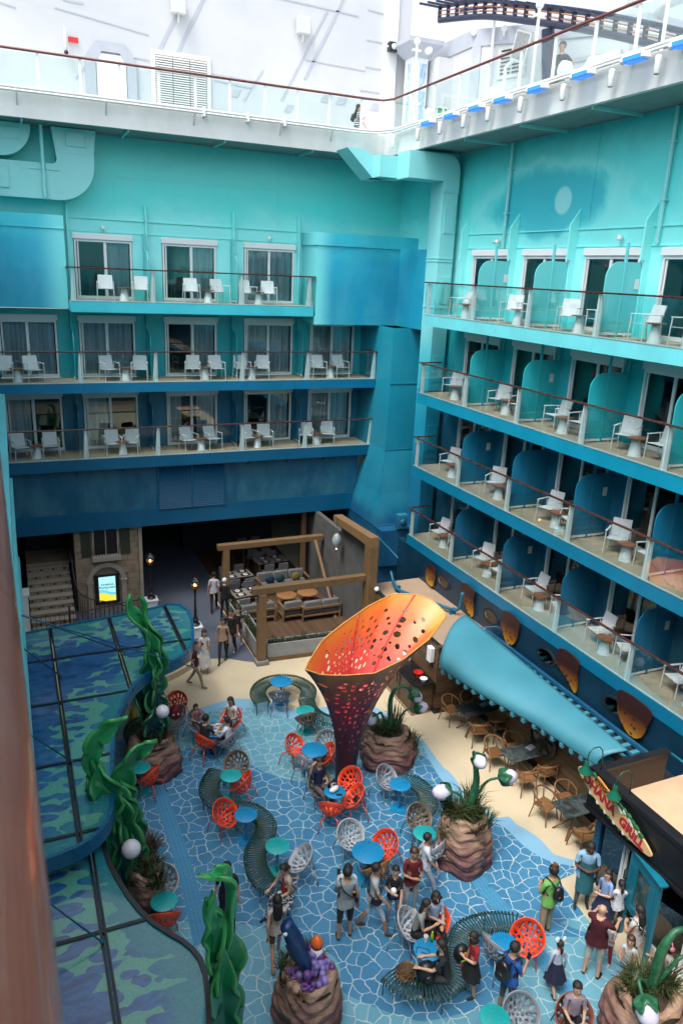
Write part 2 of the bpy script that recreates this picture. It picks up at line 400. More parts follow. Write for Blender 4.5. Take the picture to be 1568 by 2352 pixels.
# far wall facing the camera -------------------------------------------------
WA = 1.6
fa = thing('far_cabin_wall', 'far turquoise to navy painted ship wall with three rows of glass fronted balconies', 'ship wall', (0, 27.8, 0))
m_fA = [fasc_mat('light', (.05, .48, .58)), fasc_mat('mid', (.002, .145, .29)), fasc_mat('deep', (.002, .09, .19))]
doorsA1 = [(2.47, 4.43), (5.52, 7.5), (8.6, 10.6)]
doorsA2 = [(-.2, 1.72), (2.47, 4.43), (5.52, 7.5), (8.6, 10.6), (11.35, 13.3)]
levelsA = [(11.7, (2.12, 10.86), doorsA1, .36), (8.93, (-2.2, 13.62), doorsA2, .34), (6.22, (-2.2, 13.62), doorsA2, .42)]
def wall_with_holes(mb, u0, u1, z0, z1, holes, w0, w1):
    """front wall built as blocks around door openings (all on one storey)"""
    cur = u0
    for a, b, za, zb in holes:
        mb.box(cur, a, w0, w1, z0, z1)
        if za > z0: mb.box(a, b, w0, w1, z0, za)
        mb.box(a, b, w0, w1, zb, z1); cur = b
    mb.box(cur, u1, w0, w1, z0, z1)
w = MB()
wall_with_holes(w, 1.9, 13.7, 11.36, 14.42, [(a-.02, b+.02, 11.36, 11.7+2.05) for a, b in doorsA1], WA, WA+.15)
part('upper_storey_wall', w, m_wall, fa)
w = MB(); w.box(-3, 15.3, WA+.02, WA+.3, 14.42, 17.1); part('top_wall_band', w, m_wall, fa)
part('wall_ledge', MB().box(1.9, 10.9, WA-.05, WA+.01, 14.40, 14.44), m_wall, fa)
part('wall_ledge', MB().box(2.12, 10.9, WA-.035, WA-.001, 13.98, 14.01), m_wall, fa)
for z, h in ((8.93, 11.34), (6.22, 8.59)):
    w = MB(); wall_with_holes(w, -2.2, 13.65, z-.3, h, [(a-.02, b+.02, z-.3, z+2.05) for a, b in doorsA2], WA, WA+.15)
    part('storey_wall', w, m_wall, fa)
m_hdr_shade = m_frame
for li, (z, (u0, u1), drs, th) in enumerate(levelsA):
    posts = [[2.24, 4.87, 8.05, 10.68], [2.31, 4.87, 8.09, 10.7, 13.55], [-.3, 2.34, 4.88, 8.1, 10.68, 13.55]][li]
    slab(fa, u0, u1, z, th, WA-.002, m_fA[li], joints=[4.6+li*.2, 8.2] if li < 2 else [6.3])
    railing(fa, u0, u1, z, posts, .0, (False, True) if li else (True, True))
    for k, (a, b) in enumerate(drs):
        door_unit(fa, a, b, z, WA, m_white if li == 0 else m_frame, open_l=(li, k) in ((0, 0), (0, 1), (1, 2), (2, 3)))
    for q, dv in enumerate([4.85, 8.08] if li == 0 else [2.2, 4.85, 8.08, 10.75]):
        divider(fa, dv, z, .75, WA-.001, m_divider, 1.75)
for u in (2.28, 4.93, 8.14, 10.72):     # steel fins that rise above the top balcony row
    P = [(WA-.22, 11.7 if u in (2.28, 10.72) else 13.55), (WA-.22, 14.62), (WA-.1, 14.95), (WA-.001, 14.95), (WA-.001, 11.7 if u in (2.28, 10.72) else 13.55)]
    n = len(P); b = MB(); b.add([(u-.03, a, c) for a, c in P]+[(u+.03, a, c) for a, c in P], [tuple(range(n)), tuple(range(2*n-1, n-1, -1))]+[(j, n+j, n+(j+1) % n, (j+1) % n) for j in range(n)])
    part('fin', b, m_wall, fa)
# the bulging left part, the ocean blue block on the right
part('side_block', MB().box(-3, 2.1, WA-1.0, WA-.002, 11.42, 14.40), m_block, fa)
part('side_block', MB().box(-3, 2.12, WA-1.03, WA-.002, 13.98, 14.0), m_block, fa)
bb = MB(); bb.box(10.95, 14.5, -.0, .6, 11.35, 13.92); bb.box(10.95, 14.5, .6, WA-.002, 11.35, 13.92)
part('blue_block', bb, m_block, fa)
part('blue_block_band', MB().box(10.9, 16.2, -.04, WA+.0, 13.925, 14.38), m_block, fa)
part('blue_block_band', MB().box(10.9, 14.53, -.02, WA-.002, 11.05, 11.345), m_block, fa)
# blank wall with louvre below the lowest balconies
bm = MB(); bm.box(-2.2, 13.2, .35, .7, 3.42, 5.795); part('blank_wall', bm, m_wall, fa)
part('beam_band', MB().box(-2.2, 13.0, .32, .349, 3.40, 4.1), m_fA[2], fa)
part('beam_soffit', MB().box(-2.2, 13.2, .7, 9, 3.5, 3.7), m_dark, fa)
for q in range(8): part('bracket', MB().prism([(.1, 5.78), (.35, 5.78), (.35, 5.55)], .4+q*1.6, .44+q*1.6, axis='x'), m_wall, fa)
lv = part('vent_frame', MB().box(4.85, 4.92, .27, .35, 4.0, 5.72).box(7.42, 7.49, .27, .35, 4.0, 5.72).box(6.13, 6.21, .27, .35, 4.0, 5.72).box(4.92, 7.42, .30, .35, 4.0, 4.04), m_fA[2], fa)
sl = MB().add([(0, 0, 0), (1.20, 0, 0), (1.20, .05, .05), (0, .05, .05), (0, .012, -.012), (1.20, .012, -.012), (1.20, .062, .04), (0, .062, .04)], [(0,1,2,3),(7,6,5,4),(0,4,5,1),(1,5,6,2),(2,6,7,3),(3,7,4,0)]).mesh('slat', m_fA[2])
for q in range(24):
    for uu in (4.925, 6.215): put('slat', sl, lv, (uu, .275, 4.06+q*.068))
# turquoise air ducts on the upper left
m_duct = M('light turquoise duct paint', (.27, .66, .66), .4, var=.06, scale=.7)
dk = thing('hull_air_duct', 'big pale turquoise air duct with rounded corner on the upper left of the far wall', 'air duct', (0, 28.65, 0))
arc = lambda cx, cz, r, a0, a1, n=10: [(cx+r*cos(R(a0+(a1-a0)*i/n)), cz+r*sin(R(a0+(a1-a0)*i/n))) for i in range(n+1)]
Pd = [(-3, 14.9)] + arc(2.05, 16.05, 1.16, -90, 0, 12) + [(3.21, 16.35), (3.30, 17.09), (1.92, 17.09), (2.02, 16.3)] + arc(1.87, 16.15, .17, 0, -90, 5) + [(-3, 15.98)]
part('duct_body', MB().prism(Pd, 0, .74, axis='y'), m_duct, dk)
Pl = [(-3, 16.2)] + arc(.35, 17.05, .95, -90, 0, 10) + [(1.3, 17.09), (-3, 17.09)]
part('duct_body', MB().prism(Pl, -.02, .60, axis='y'), m_duct, dk)
part('support_pipe', MB().tube((1.6, -.1, 14.93), (1.6, -.1, 17.09), .055, n=10), m_duct, dk)
for a, b, c, d in ((2.35, 2.95, 16.55, 17.0), (-.1, .55, 15.15, 15.8), (.35, .95, 16.6, 16.95)):
    hp = part('access_plate', MB().bbox(a, b, -.045, -.021, c, d, .008), m_duct, dk)
    bo = MB()
    for i in range(6):
        for zz in (c+.03, d-.03): bo.box(a+.04+i*(b-a-.09)/5, a+.06+i*(b-a-.09)/5, -.055, -.046, zz-.01, zz+.01)
    part('bolts', bo, m_duct, hp, kind='stuff')
part('seam', MB().box(2.1, 3.22, -.012, -.001, 16.32, 16.34).box(.9, 1.0, -.012, -.001, 15.0, 15.9).box(1.2, 2.1, -.03, -.001, 15.78, 15.80), m_duct, dk)
# corner pillar: a flared blue tower between the two balcony walls
pl = thing('corner_tower', 'teal blue steel corner tower between the far wall and the right hand balconies', 'ship wall')
def ring(z, e): return [(13.66-e, 26.5-e, z), (15.4, 26.5-e, z), (15.4, 29.6, z), (13.66-e, 29.6, z)]
t_ = MB(); zs = [(3.4, .76), (4.6, .45), (6.3, .12), (8.9, .0), (11.05, .0)]
V = [p for z, e in zs for p in ring(z, e)]
t_.add(V, [(k*4+j, k*4+(j+1) % 4, k*4+4+(j+1) % 4, k*4+4+j) for k in range(len(zs)-1) for j in range(4)] + [(3, 2, 1, 0)])
part('tower_body', t_, m_pillar, pl)
part('tower_body', MB().box(14.4, 16.0, 25.6, 28.3, 11.05, 13.92), m_block, pl)
part('tower_base', MB().box(12.92, 15.4, 25.0, 29.6, 1.9, 3.39), m_pillar, pl)
part('tower_base', MB().box(12.95, 14.2, 25.2, 29.5, 0, 1.9), m_pillar, pl)
for q in ((13.63, 15.41, 26.47, 26.499, 8.92, 8.95), (13.5, 15.41, 26.36, 26.40, 6.3, 6.33), (12.88, 13.8, 25.60, 25.72, 3.395, 3.42)): part('weld_seam', MB().box(*q), m_pillar, pl)
# right hand duct running up the corner
dr = thing('corner_air_duct', 'pale turquoise boxed duct climbing the corner and bending left under the white deck', 'air duct')
part('duct_body', MB().box(14.35, 14.95, 24.75, 25.6, 1.9, 16.3), m_ductp, dr)
Pc = [(14.35, 16.3), (14.35, 16.2), (14.35, 16.1), (14.95, 16.1)] + arc(14.45, 16.55, .5, 0, 90, 6) + [(12.9, 17.05), (12.9, 16.1)]
part('duct_body', MB().prism([(12.95, 16.15), (14.34, 16.15), (14.34, 15.8), (14.96, 15.8)] + arc(14.46, 16.5, .5, 0, 90, 7) + [(12.95, 17.0)], 24.73, 25.62, axis='y'), m_ductp, dr)
part('duct_body', MB().box(12.3, 13.4, 25.63, 26.6, 16.2, 16.9), m_ductp, dr)
part('duct_body', MB().prism([(11.3, 17.09), (11.9, 17.09), (12.75, 16.75), (12.75, 16.2), (12.3, 16.2)], 26.2, 27.2, axis='y'), m_ductp, dr)
for zz in (15.0, 12.6, 9.8, 7.2):
    hp = part('access_plate', MB().bbox(14.45, 14.88, 24.725, 24.749, zz-.55, zz+.4, .006), m_ductp, dr)
    bo = MB()
    for i in range(6): bo.box(14.47, 14.49, 24.712, 24.724, zz-.5+i*.17, zz-.48+i*.17).box(14.84, 14.86, 24.712, 24.724, zz-.5+i*.17, zz-.48+i*.17)
    part('bolts', bo, m_ductp, hp, kind='stuff')
for zz in (15.78, 13.6, 13.5, 11.9, 8.9, 6.3): part('flange', MB().box(14.33, 14.97, 24.73, 25.62, zz, zz+.03), m_ductp, dr)

# right hand wall ------------------------------------------------------------
WB = 1.5
fb = thing('right_cabin_wall', 'long right hand ship wall with four receding rows of glass fronted balconies', 'ship wall', (13.65, 0, 0), -pi/2)
def mural():
    t = NT('hull paint with jellyfish mural'); p = t.pos(); s = t.sep(p)
    wn_ = t.noise(p, .8, 4, .6, .5)
    base = t.ramp(t.mapr(t.math('ADD', s[2], t.mapr(wn_.outputs[0], .3, .7, -.4, .4)), 13.6, 17.2), [(0, (.28, .86, .86)), (.25, (.22, .84, .82)), (.6, (.09, .70, .69)), (1, (.05, .52, .53))], 'EASE')
    dy = t.math('DIVIDE', t.math('SUBTRACT', s[1], 20.2), 3.5); dz = t.math('DIVIDE', t.math('SUBTRACT', s[2], 15.2), 1.15)
    ang = t.noise(t.scalev(p, (1, 1, .8)), .9, 4, .6)
    d = t.math('SQRT', t.math('ADD', t.math('MULTIPLY', dy, dy), t.math('MULTIPLY', dz, dz)))
    d = t.math('ADD', d, t.mapr(ang.outputs[0], .3, .7, -.16, .16))
    inside = t.ramp(t.mapr(d, 0, 1.4), [(0, 1.), (.46, .9), (.68, 0.), (1, 0.)], 'EASE')
    halo = t.ramp(t.mapr(d, 0, 1.4), [(0, 0.), (.58, 0.), (.68, .55), (.85, 0.)], 'EASE')
    c = t.mix(halo, base, (.25, .76, .76)); c = t.mix(t.math('MULTIPLY', inside, .8), c, (.012, .40, .52))
    e1 = t.math('SUBTRACT', s[1], 19.25); e2 = t.math('SUBTRACT', s[2], 15.25)
    r = t.math('SQRT', t.math('ADD', t.math('MULTIPLY', e1, e1), t.math('MULTIPLY', e2, e2)))
    c = t.mix(t.ramp(t.mapr(r, 0, 1), [(0, 1.), (.33, .9), (.42, 0.)], 'EASE'), c, (.30, .72, .74))
    n3 = t.noise(t.scalev(p, (6, 6, .5)), 2, 4, .7)
    c = t.mix(t.mapr(n3.outputs[0], .55, .85, 0, .14), c, t.mix(.6, c, (.02, .1, .12)))
    return t.fin(c, .42)
m_mural = mural()
UP = [-24.08, -21.2, -18.34, -15.48, -12.62, -9.76, -6.9]
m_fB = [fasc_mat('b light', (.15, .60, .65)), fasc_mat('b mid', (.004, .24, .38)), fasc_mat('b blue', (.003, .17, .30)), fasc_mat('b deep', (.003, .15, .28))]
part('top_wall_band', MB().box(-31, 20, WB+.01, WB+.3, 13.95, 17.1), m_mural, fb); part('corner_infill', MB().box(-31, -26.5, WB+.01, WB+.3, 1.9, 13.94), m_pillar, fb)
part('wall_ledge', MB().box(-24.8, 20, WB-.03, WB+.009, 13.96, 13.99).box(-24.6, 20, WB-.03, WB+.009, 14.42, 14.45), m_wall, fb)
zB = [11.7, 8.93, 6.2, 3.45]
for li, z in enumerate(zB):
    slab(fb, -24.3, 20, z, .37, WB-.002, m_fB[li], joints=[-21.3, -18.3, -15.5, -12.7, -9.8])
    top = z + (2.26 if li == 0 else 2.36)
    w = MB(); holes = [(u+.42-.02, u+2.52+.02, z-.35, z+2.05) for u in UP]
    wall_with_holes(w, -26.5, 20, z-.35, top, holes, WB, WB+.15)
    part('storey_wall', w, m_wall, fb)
    railing(fb, -24.25, 6, z, UP+[-4.04], 0, (True, False))
    for k, u in enumerate(UP[1:5]):
        if (k+li) % 2 == 0: part('notice_plate', MB().box(u-.09, u-.085, 1.15, 1.3, z+1.2, z+1.45), m_deckwhite, fb)
    for k, u in enumerate(UP):
        door_unit(fb, u+.42, u+2.52, z, WB, m_white if li == 0 else m_frame, open_l=(k+li) % 3 == 0)
        divider(fb, u-.12 if k else -24.1, z, .22, WB-.001, m_divider, 1.85) if k else None
        if li == 0:
            P = [(WB-.3, 13.6), (WB-.3, 14.55), (WB-.0, 14.98), (WB+.009, 13.6)]
            n = 4; b = MB(); b.add([(u-.1, a, c) for a, c in P]+[(u-.04, a, c) for a, c in P], [tuple(range(n)), tuple(range(2*n-1, n-1, -1))]+[(j, n+j, n+(j+1) % n, (j+1) % n) for j in range(n)])
            part('fin', b, m_wall, fb)
            part('fin', MB().box(u-.1, u-.04, WB-.18, WB-.001, 11.7, 13.6), m_wall, fb)
part('ceiling_lamp_arm', MB().box(-22.6, -22.2, WB-.04, WB-.001, 14.16, 14.2), m_white, fb)
for u in (-21.9, -15.3, -9.2):     # down pipes on the upper wall
    part('down_pipe', MB().tube((u, WB-.08, 14.0), (u, WB-.08, 17.09), .05, n=8).box(u-.09, u+.09, WB-.15, WB, 16.3, 16.34).box(u-.09, u+.09, WB-.15, WB, 15.0, 15.04), m_duct, fb)
wp = thing('lower_navy_wall', 'dark navy wall under the lowest right hand balconies', 'ship wall')
part('wall', MB().box(13.66, 13.9, -18, 25, 1.0, 3.07), M('dark navy hull paint', (.004, .03, .06), .4, var=.2, scale=1), wp)
for y in (21.4, 18.4, 15.6, 12.8, 10.0):
    wf = part('porthole', MB().prism([(y+.42*cos(a*pi/8)*(1.0 if abs(cos(a*pi/8)) < .9 else 1.1), 2.62+.25*sin(a*pi/8)) for a in range(16)], 13.63, 13.66, axis='x'), m_dark, wp)
    part('pane', MB().prism([(y+.34*cos(a*pi/8), 2.62+.19*sin(a*pi/8)) for a in range(16)], 13.62, 13.629, axis='x'), m_winglass, wf)

# balcony furniture ---------------------------------------------------------
ORD = ['leftmost', 'second', 'third', 'fourth', 'fifth', 'sixth', 'seventh']
rowA = ['top', 'middle', 'lowest']; rowB = ['top', 'second', 'third', 'lowest']
A1 = [[(2.95+.55, 3.95), (4.6+.05, 0), ], ]
PA = [ # chair u, chair u, table u for every bay of the far wall
 [(3.35, 4.55, 3.97), (6.35, 7.42, 6.95), (8.45, 9.3, 8.85)],
 [(-.1, .82, .28), (3.35, 4.4, 3.9), (6.35, 7.25, 6.8), (8.25, 9.05, 8.62), (11.4, 12.35, 11.9)],
 [(.2, 1.2, .72), (3.35, 4.0, 3.68), (6.15, 7.1, 6.62), (8.55, 9.2, 8.88), (10.95, 11.9, 11.4)]]
for li, bays in enumerate(PA):
    for k, (a, b, c) in enumerate(bays):
        z = levelsA[li][0]; w0 = 28.45
        bay = 'in %s bay, %s far balcony row' % (ORD[k], rowA[li])
        place_chair((a, w0, z), pi+random.uniform(-.4, .35), 'white armchair left of table ' + bay)
        place_chair((b, w0+random.uniform(-.05, .1), z), pi+random.uniform(-.35, .4), 'white armchair right of table ' + bay)
        place_table((c, w0-.05, z), 'small white cone table ' + bay)
for li, z in enumerate(zB):
    for k, u in enumerate(UP[:6]):
        y0 = -u; bay = 'in %s bay from corner, %s right hand balcony row' % (['first', 'second', 'third', 'fourth', 'fifth', 'sixth'][k], rowB[li])
        j = lambda s=.08: random.uniform(-s, s)
        off = [0, .1, -.15, .05][li]
        place_chair((14.45+j(), y0-.95+off+j(), z), pi/2+.2+j(.5), 'white armchair beyond its table ' + bay)
        place_table((14.25+j(), y0-1.55+off+j(), z), 'small round table ' + bay)
        place_chair((14.4+j(), y0-2.15+off+j(), z), pi/2-.15+j(.5), 'white armchair before its table ' + bay)

# white upper deck ----------------------------------------------------------
dk2 = thing('upper_deck_edge', 'white painted edge beam of the upper deck around the opening', 'deck')
XE, YE, DZ = 13.4, 27.6, 17.82
part('deck_edge', MB().box(-20, XE, YE, YE+.15, 17.1, DZ), m_deckwhite, dk2)
part('deck_edge', MB().box(XE, XE+.15, -18, YE+.15, 17.1, DZ), m_deckwhite, dk2)
part('deck_plate', MB().box(XE+.15, 60, -18, 60, 17.5, DZ-.01), m_deckwhite, dk2)
part('deck_plate', MB().box(-20, XE+.15, YE+.15, 60, 17.5, DZ-.01), m_deckwhite, dk2)
part('deck_soffit', MB().box(XE+.15, 15.2, -18, 27.75, 17.12, 17.16).box(-20, 15.2, 27.75, 29.5, 17.12, 17.16), M('grey teal soffit', (.16, .24, .24), .6, var=.2), dk2)
for y in (25.2, 22.3, 19.4, 16.5, 13.6, 10.7): part('soffit_rib', MB().box(XE+.15, 15.15, y, y+.06, 17.04, 17.12), m_duct, dk2)
for x in (1, 4.2, 7.4, 10.6): part('soffit_rib', MB().box(x, x+.06, 27.75, 29.35, 17.04, 17.12), m_duct, dk2)
part('service_pipe', MB().path([(-20, YE-.12, 17.9), (11.6, YE-.12, 17.9), (12.5, YE-.16, 17.9), (13.0, YE-.4, 17.9), (XE-.12, YE-1.0, 17.9), (XE-.12, YE-2, 17.9), (XE-.12, -18, 17.9)], .045, 8), m_deckwhite, dk2, True)
part('service_pipe', MB().path([(-20, YE-.2, 17.8), (11.6, YE-.2, 17.8), (12.5, YE-.24, 17.8), (12.95, YE-.48, 17.8), (XE-.2, YE-1.05, 17.8), (XE-.2, YE-2, 17.8), (XE-.2, -18, 17.8)], .035, 8), m_deckwhite, dk2, True)
for x in (.9, 3.5, 6.3, 9.3, 11.2): part('pipe_bracket', MB().prism([(YE-.25, 17.78), (YE-.25, 17.86), (YE, 17.5), (YE, 17.42)], x, x+.05, axis='x'), m_deckwhite, dk2)
for x in (6.6, 8.1, 9.4):
    part('pipe_clamp', MB().bbox(x, x+.07, YE-.26, YE, 17.7, 17.99, .01), m_white, dk2)
r2 = thing('upper_deck_railing', 'glass balustrade with long brown handrail along the white upper deck', 'railing')
part('handrail', MB().path([(-20, YE, 18.95), (12.6, YE, 18.95), (13.2, YE-.1, 18.95), (XE, YE-.5, 18.95), (XE, -18, 18.95)], [.04]*5, 8), m_handrail2, r2, True)
pm = MB().bbox(-.04, .04, -.03, .03, 0, 1.05, .008).mesh('post', m_white)
px = [-3.3, -2.1, -.9, .3, 1.6, 2.82, 4.0, 5.23, 6.41, 7.57, 8.79, 9.97, 11.16, 12.41]
for x in px: put('post', pm, r2, (x, YE+.04, 17.86))
for a, b in zip(px[:-1], px[1:]): part('glass_panel', MB().box(a+.05, b-.05, YE+.03, YE+.04, 17.88, 18.88), m_balglass, r2)
py = [27.1, 25.75, 24.2, 22.65, 21.1, 19.55, 18.1, 16.6, 15.2, 13.7, 12.2, 10.7, 9.2]
for y in py: put('post', pm, r2, (XE+.04, y, 17.86), (0, 0, pi/2))
for a, b in zip(py[:-1], py[1:]): part('glass_panel', MB().box(XE+.03, XE+.04, b+.05, a-.05, 17.88, 18.88), m_balglass, r2)
for n, x, y, z in (('above the first top row door of the far wall', 3.45, 29.3, 14.15), ('above the third top row door of the far wall', 9.55, 29.3, 14.15), ('above the first top row door of the right wall', 15.0, 22.2, 14.2), ('above the third top row door of the right wall', 15.0, 16.6, 14.2)):
    t = thing('wall_camera', 'small white dome camera ' + n, 'camera', (x, y, z), 0, 'small cameras on the painted walls')
    part('mount', MB().box(-.03, .03, -.02, .1, -.03, .04) if y > 25 else MB().box(-.02, .15, -.03, .03, -.03, .04), m_white, t); part('dome', MB().sphere((0, -.05, -.05), .07, 10, 6), m_white, t, True)
ws_ = thing('wall_weld_lines', 'thin raised weld lines crossing the upper painted walls', 'weld lines')
for x in (3.9, 7.1, 9.9, 12.2): part('weld_line', MB().box(x, x+.012, 29.412, 29.419, 14.45, 17.08), m_wall, ws_)
for y in (24.2, 18.0, 14.6): part('weld_line', MB().box(15.15, 15.158, y, y+.012, 14.46, 17.08), m_mural, ws_)
part('weld_line', MB().box(2.2, 15.1, 29.41, 29.419, 15.8, 15.812), m_wall, ws_)
# blue lit lamps and spot cans under the right edge
m_uv = emis('blue lamp face', (.02, .17, .75), .55)
ULP = [(24.45, 'nearest the corner'), (23.0, 'second'), (21.6, 'third'), (20.3, 'fourth'), (18.75, 'fifth'), (17.0, 'sixth'), (15.3, 'seventh'), (13.9, 'eighth'), (12.5, 'ninth')]
for k, (y, w_) in enumerate(ULP):
    if k < 8:
        t = thing('blue_floodlight', 'long blue lit floodlight under the white deck edge, %s from the corner' % w_ if k else 'blue lit floodlight nearest the corner under the white deck edge', 'floodlight', (XE-.3, y-.55, 17.68), 0, 'blue floodlights along the deck edge')
        part('housing', MB().bbox(-.12, .12, -.34, .34, -.02, .1, .02), m_white, t)
        fc = MB().bbox(-.10, .10, -.28, .28, -.04, -.021, .004); part('lens', fc, m_uv, t)
        part('side_face', MB().box(-.128, -.121, -.27, .27, -.015, .075), m_uv, t)
        part('arm', MB().tube((.1, .36, .05), (.3, .36, .05), .03, n=8).sphere((0, .4, .05), .08, 8, 6), m_white, t, True)
    t = thing('spotlight_can', 'white cylindrical spotlight hanging from the deck edge, %s along the row' % (w_ if k else 'first, at the corner'), 'spotlight', (XE-.22, y+.25, 17.52), 0, 'white spotlights along the deck edge')
    part('can', MB().lathe([(.06, -.22), (.075, -.2), (.075, .12), (.05, .14)], 12), m_white, t, 'auto')
    part('lens', MB().lathe([(.058, -.224), (.058, -.221)], 12), m_black, t)
    part('bracket', MB().box(-.015, .22, -.015, .015, .1, .13), m_white, t)
t = thing('spotlight_can', 'white cylindrical spotlight hanging alone at the left of the deck corner', 'spotlight', (XE-.22, 26.5, 17.52), 0, 'white spotlights along the deck edge')
part('can', MB().lathe([(.06, -.22), (.075, -.2), (.075, .12), (.05, .14)], 12), m_white, t, 'auto'); part('bracket', MB().box(-.015, .22, -.015, .015, .1, .13), m_white, t)

# big white hull wall behind the upper deck
def hullpaint():
    t = NT('white corrugated hull paint'); p = t.pos(); s = t.sep(p)
    g = t.math('FRACT', t.math('MULTIPLY', s[2], 9.))
    w_ = t.noise(p, .35, 3); c = t.mix(t.mapr(w_.outputs[0], .4, .6), (.52, .535, .56), (.57, .58, .60))
    c = t.mix(t.ramp(g, [(0, 0.), (.85, 0.), (.93, .16), (1, 0.)]), c, (.45, .5, .6))
    t.fin(c, .5); return t.mat
m_hull = hullpaint(); m_greyline = M('pale grey blue stripe paint', (.42, .445, .50), .5, var=.05)
hw = thing('white_hull_wall', 'huge white corrugated wall with pale grey diagonal stripes behind the upper deck', 'ship wall')
part('wall', MB().box(-20, 16.2, 33, 33.5, DZ-.01, 34), m_hull, hw)
part('trim_column', MB().box(15.65, 16.25, 32.8, 32.999, DZ-.01, 34), m_white, hw)
part('trim_column', MB().box(16.3, 16.9, 32.9, 33.6, DZ-.01, 34), m_hull, hw)
def stripe(x0, z0, x1, z1, w=.1):
    d = Vector((x1-x0, z1-z0)); n = Vector((-d.y, d.x)).normalized()*w/2
    part('stripe', MB().prism([(x0-n.x, z0-n.y), (x1-n.x, z1-n.y), (x1+n.x, z1+n.y), (x0+n.x, z0+n.y)], 32.985, 32.999, axis='y'), m_greyline, hw)
for a in [(6.2,20.6,8.0,23.9,.13),(6.9,20.6,8.9,24.4,.13),(12.2,20.5,14.3,24.6,.12),(11.2,19.6,13.1,23.1,.10),(8.2,23.3,14.5,23.1,.06),(14.4,24.2,15.6,24.1,.06),(1.5,22.0,2.6,24,.13),(2.7,22.1,3.8,24.2,.1),(2.9,22.7,4.7,22.65,.09),(2.9,22.3,4.1,22.25,.08),(2.9,21.9,3.6,21.87,.08),(.2,22.0,1.5,21.8,.14),(0,21.6,1.3,21.4,.06),(2.6,21.6,5.9,21.2,.05),(4.9,20.4,5.9,20.35,.05),(8.3,20.2,11.3,20.1,.07),(8.4,20.0,9.9,19.9,.06),(12.2,21.2,14.9,21.15,.05),(14.9,22.3,15.7,22.3,.05),(14.7,20.4,15.7,20.4,.05),(14.9,23.4,15.7,23.35,.05),(14.9,21.3,15.7,21.3,.05),(3.2,19.4,3.9,20.3,.05),(9.6,19.4,10.4,20.6,.08)]: stripe(*a)
for a in [(4.4, 22.3, .3), (9.0, 19.5, .35), (12.9, 19.75, .4), (13.6, 19.75, .4), (15.2, 19.7, .4), (11.3, 19.2, .3)]:
    part('stripe', MB().prism([(a[0], a[1]), (a[0]+a[2], a[1]), (a[0]+a[2]+.15, a[1]+.28), (a[0]+.15, a[1]+.28)], 32.985, 32.998, axis='y'), m_greyline, hw)
od = [(3.55, DZ), (3.55, 20.2), (3.95, 20.75), (5.0, 20.75), (5.4, 20.2), (5.4, DZ), (5.05, DZ), (5.05, 20.0), (4.8, 20.42), (4.15, 20.42), (3.92, 20.0), (3.92, DZ)]
dd = part('deck_door', MB().prism(od, 32.9, 32.984, axis='y'), m_greyline, hw)
part('door_leaf', MB().box(3.95, 5.02, 32.93, 32.982, DZ, 20.35), m_white, dd); part('door_handle', MB().tube((4.1, 32.88, 18.95), (4.6, 32.88, 18.95), .02, n=6), m_chair_w, dd)
lf = part('louvre_frame', MB().box(5.95, 8.25, 32.93, 32.983, 18.3, 20.75), m_white, hw)
sm = MB().box(0, .62, 0, .06, 0, .035).mesh('louvre_slat', m_white)
part('louvre_back', MB().box(6.1, 8.1, 32.92, 32.929, 18.45, 20.6), M('rusty shadowed louvre back', (.34, .31, .27), .8, var=.2), lf)
for i in range(26):
    for j in range(3): put('louvre_slat', sm, lf, (6.12+j*.66, 32.84, 18.5+i*.08))
for n, (x, z) in (('electrical cabinet high on the white wall above the louvre', (7.0, 22.0)), ('electrical cabinet on the white wall between the stripes', (12.0, 22.05)), ):
    t = thing('wall_cabinet', 'small pale grey ' + n, 'cabinet', (x, 32.9, z), 0, 'cabinets on the white wall')
    part('cabinet_body', MB().bbox(-.26, .26, -.28, 0, 0, .58, .02), m_deckwhite, t); part('conduit', MB().path([(0, -.12, 0), (0, -.12, -.16), (0, 0, -.24)], .03, 6), m_white, t)
t = thing('wall_cabinet', 'low pale grey cabinet on the deck beside the louvre', 'cabinet', (8.75, 32.6, DZ), 0, 'cabinets on the white wall'); part('cabinet_body', MB().bbox(-.35, .35, -.2, .2, 0, 1.0, .02), m_deckwhite, t)
t = thing('wall_speaker', 'small square black loudspeaker on the white wall edge', 'loudspeaker', (15.95, 32.6, 22.1))
part('speaker_box', MB().bbox(-.2, .2, -.1, .15, -.18, .18, .02), m_black, t); part('cone', MB().lathe([(.12, 0), (.1, .03), (.04, .01)], 14).xf(Matrix.Translation((0, -.1, 0)) @ Matrix.Rotation(pi/2, 4, 'X')), m_deckwhite, t, True)
part('bracket', MB().box(-.4, -.2, .0, .04, -.03, .03), m_white, t)
t = thing('fire_station', 'small red and white fire hose fitting on the white wall beside the door', 'fire fitting', (2.9, 32.85, 20.6))
part('sign_plate', MB().box(.1, .45, .05, .07, -.05, .13), M('red enamel', (.6, .02, .03), .4), t); part('nozzle', MB().tube((0, 0, -.4), (0, 0, .4), .05, .03), m_white, t, True); part('valve', MB().sphere((0, -.05, -.42), .08), m_black, t, True)
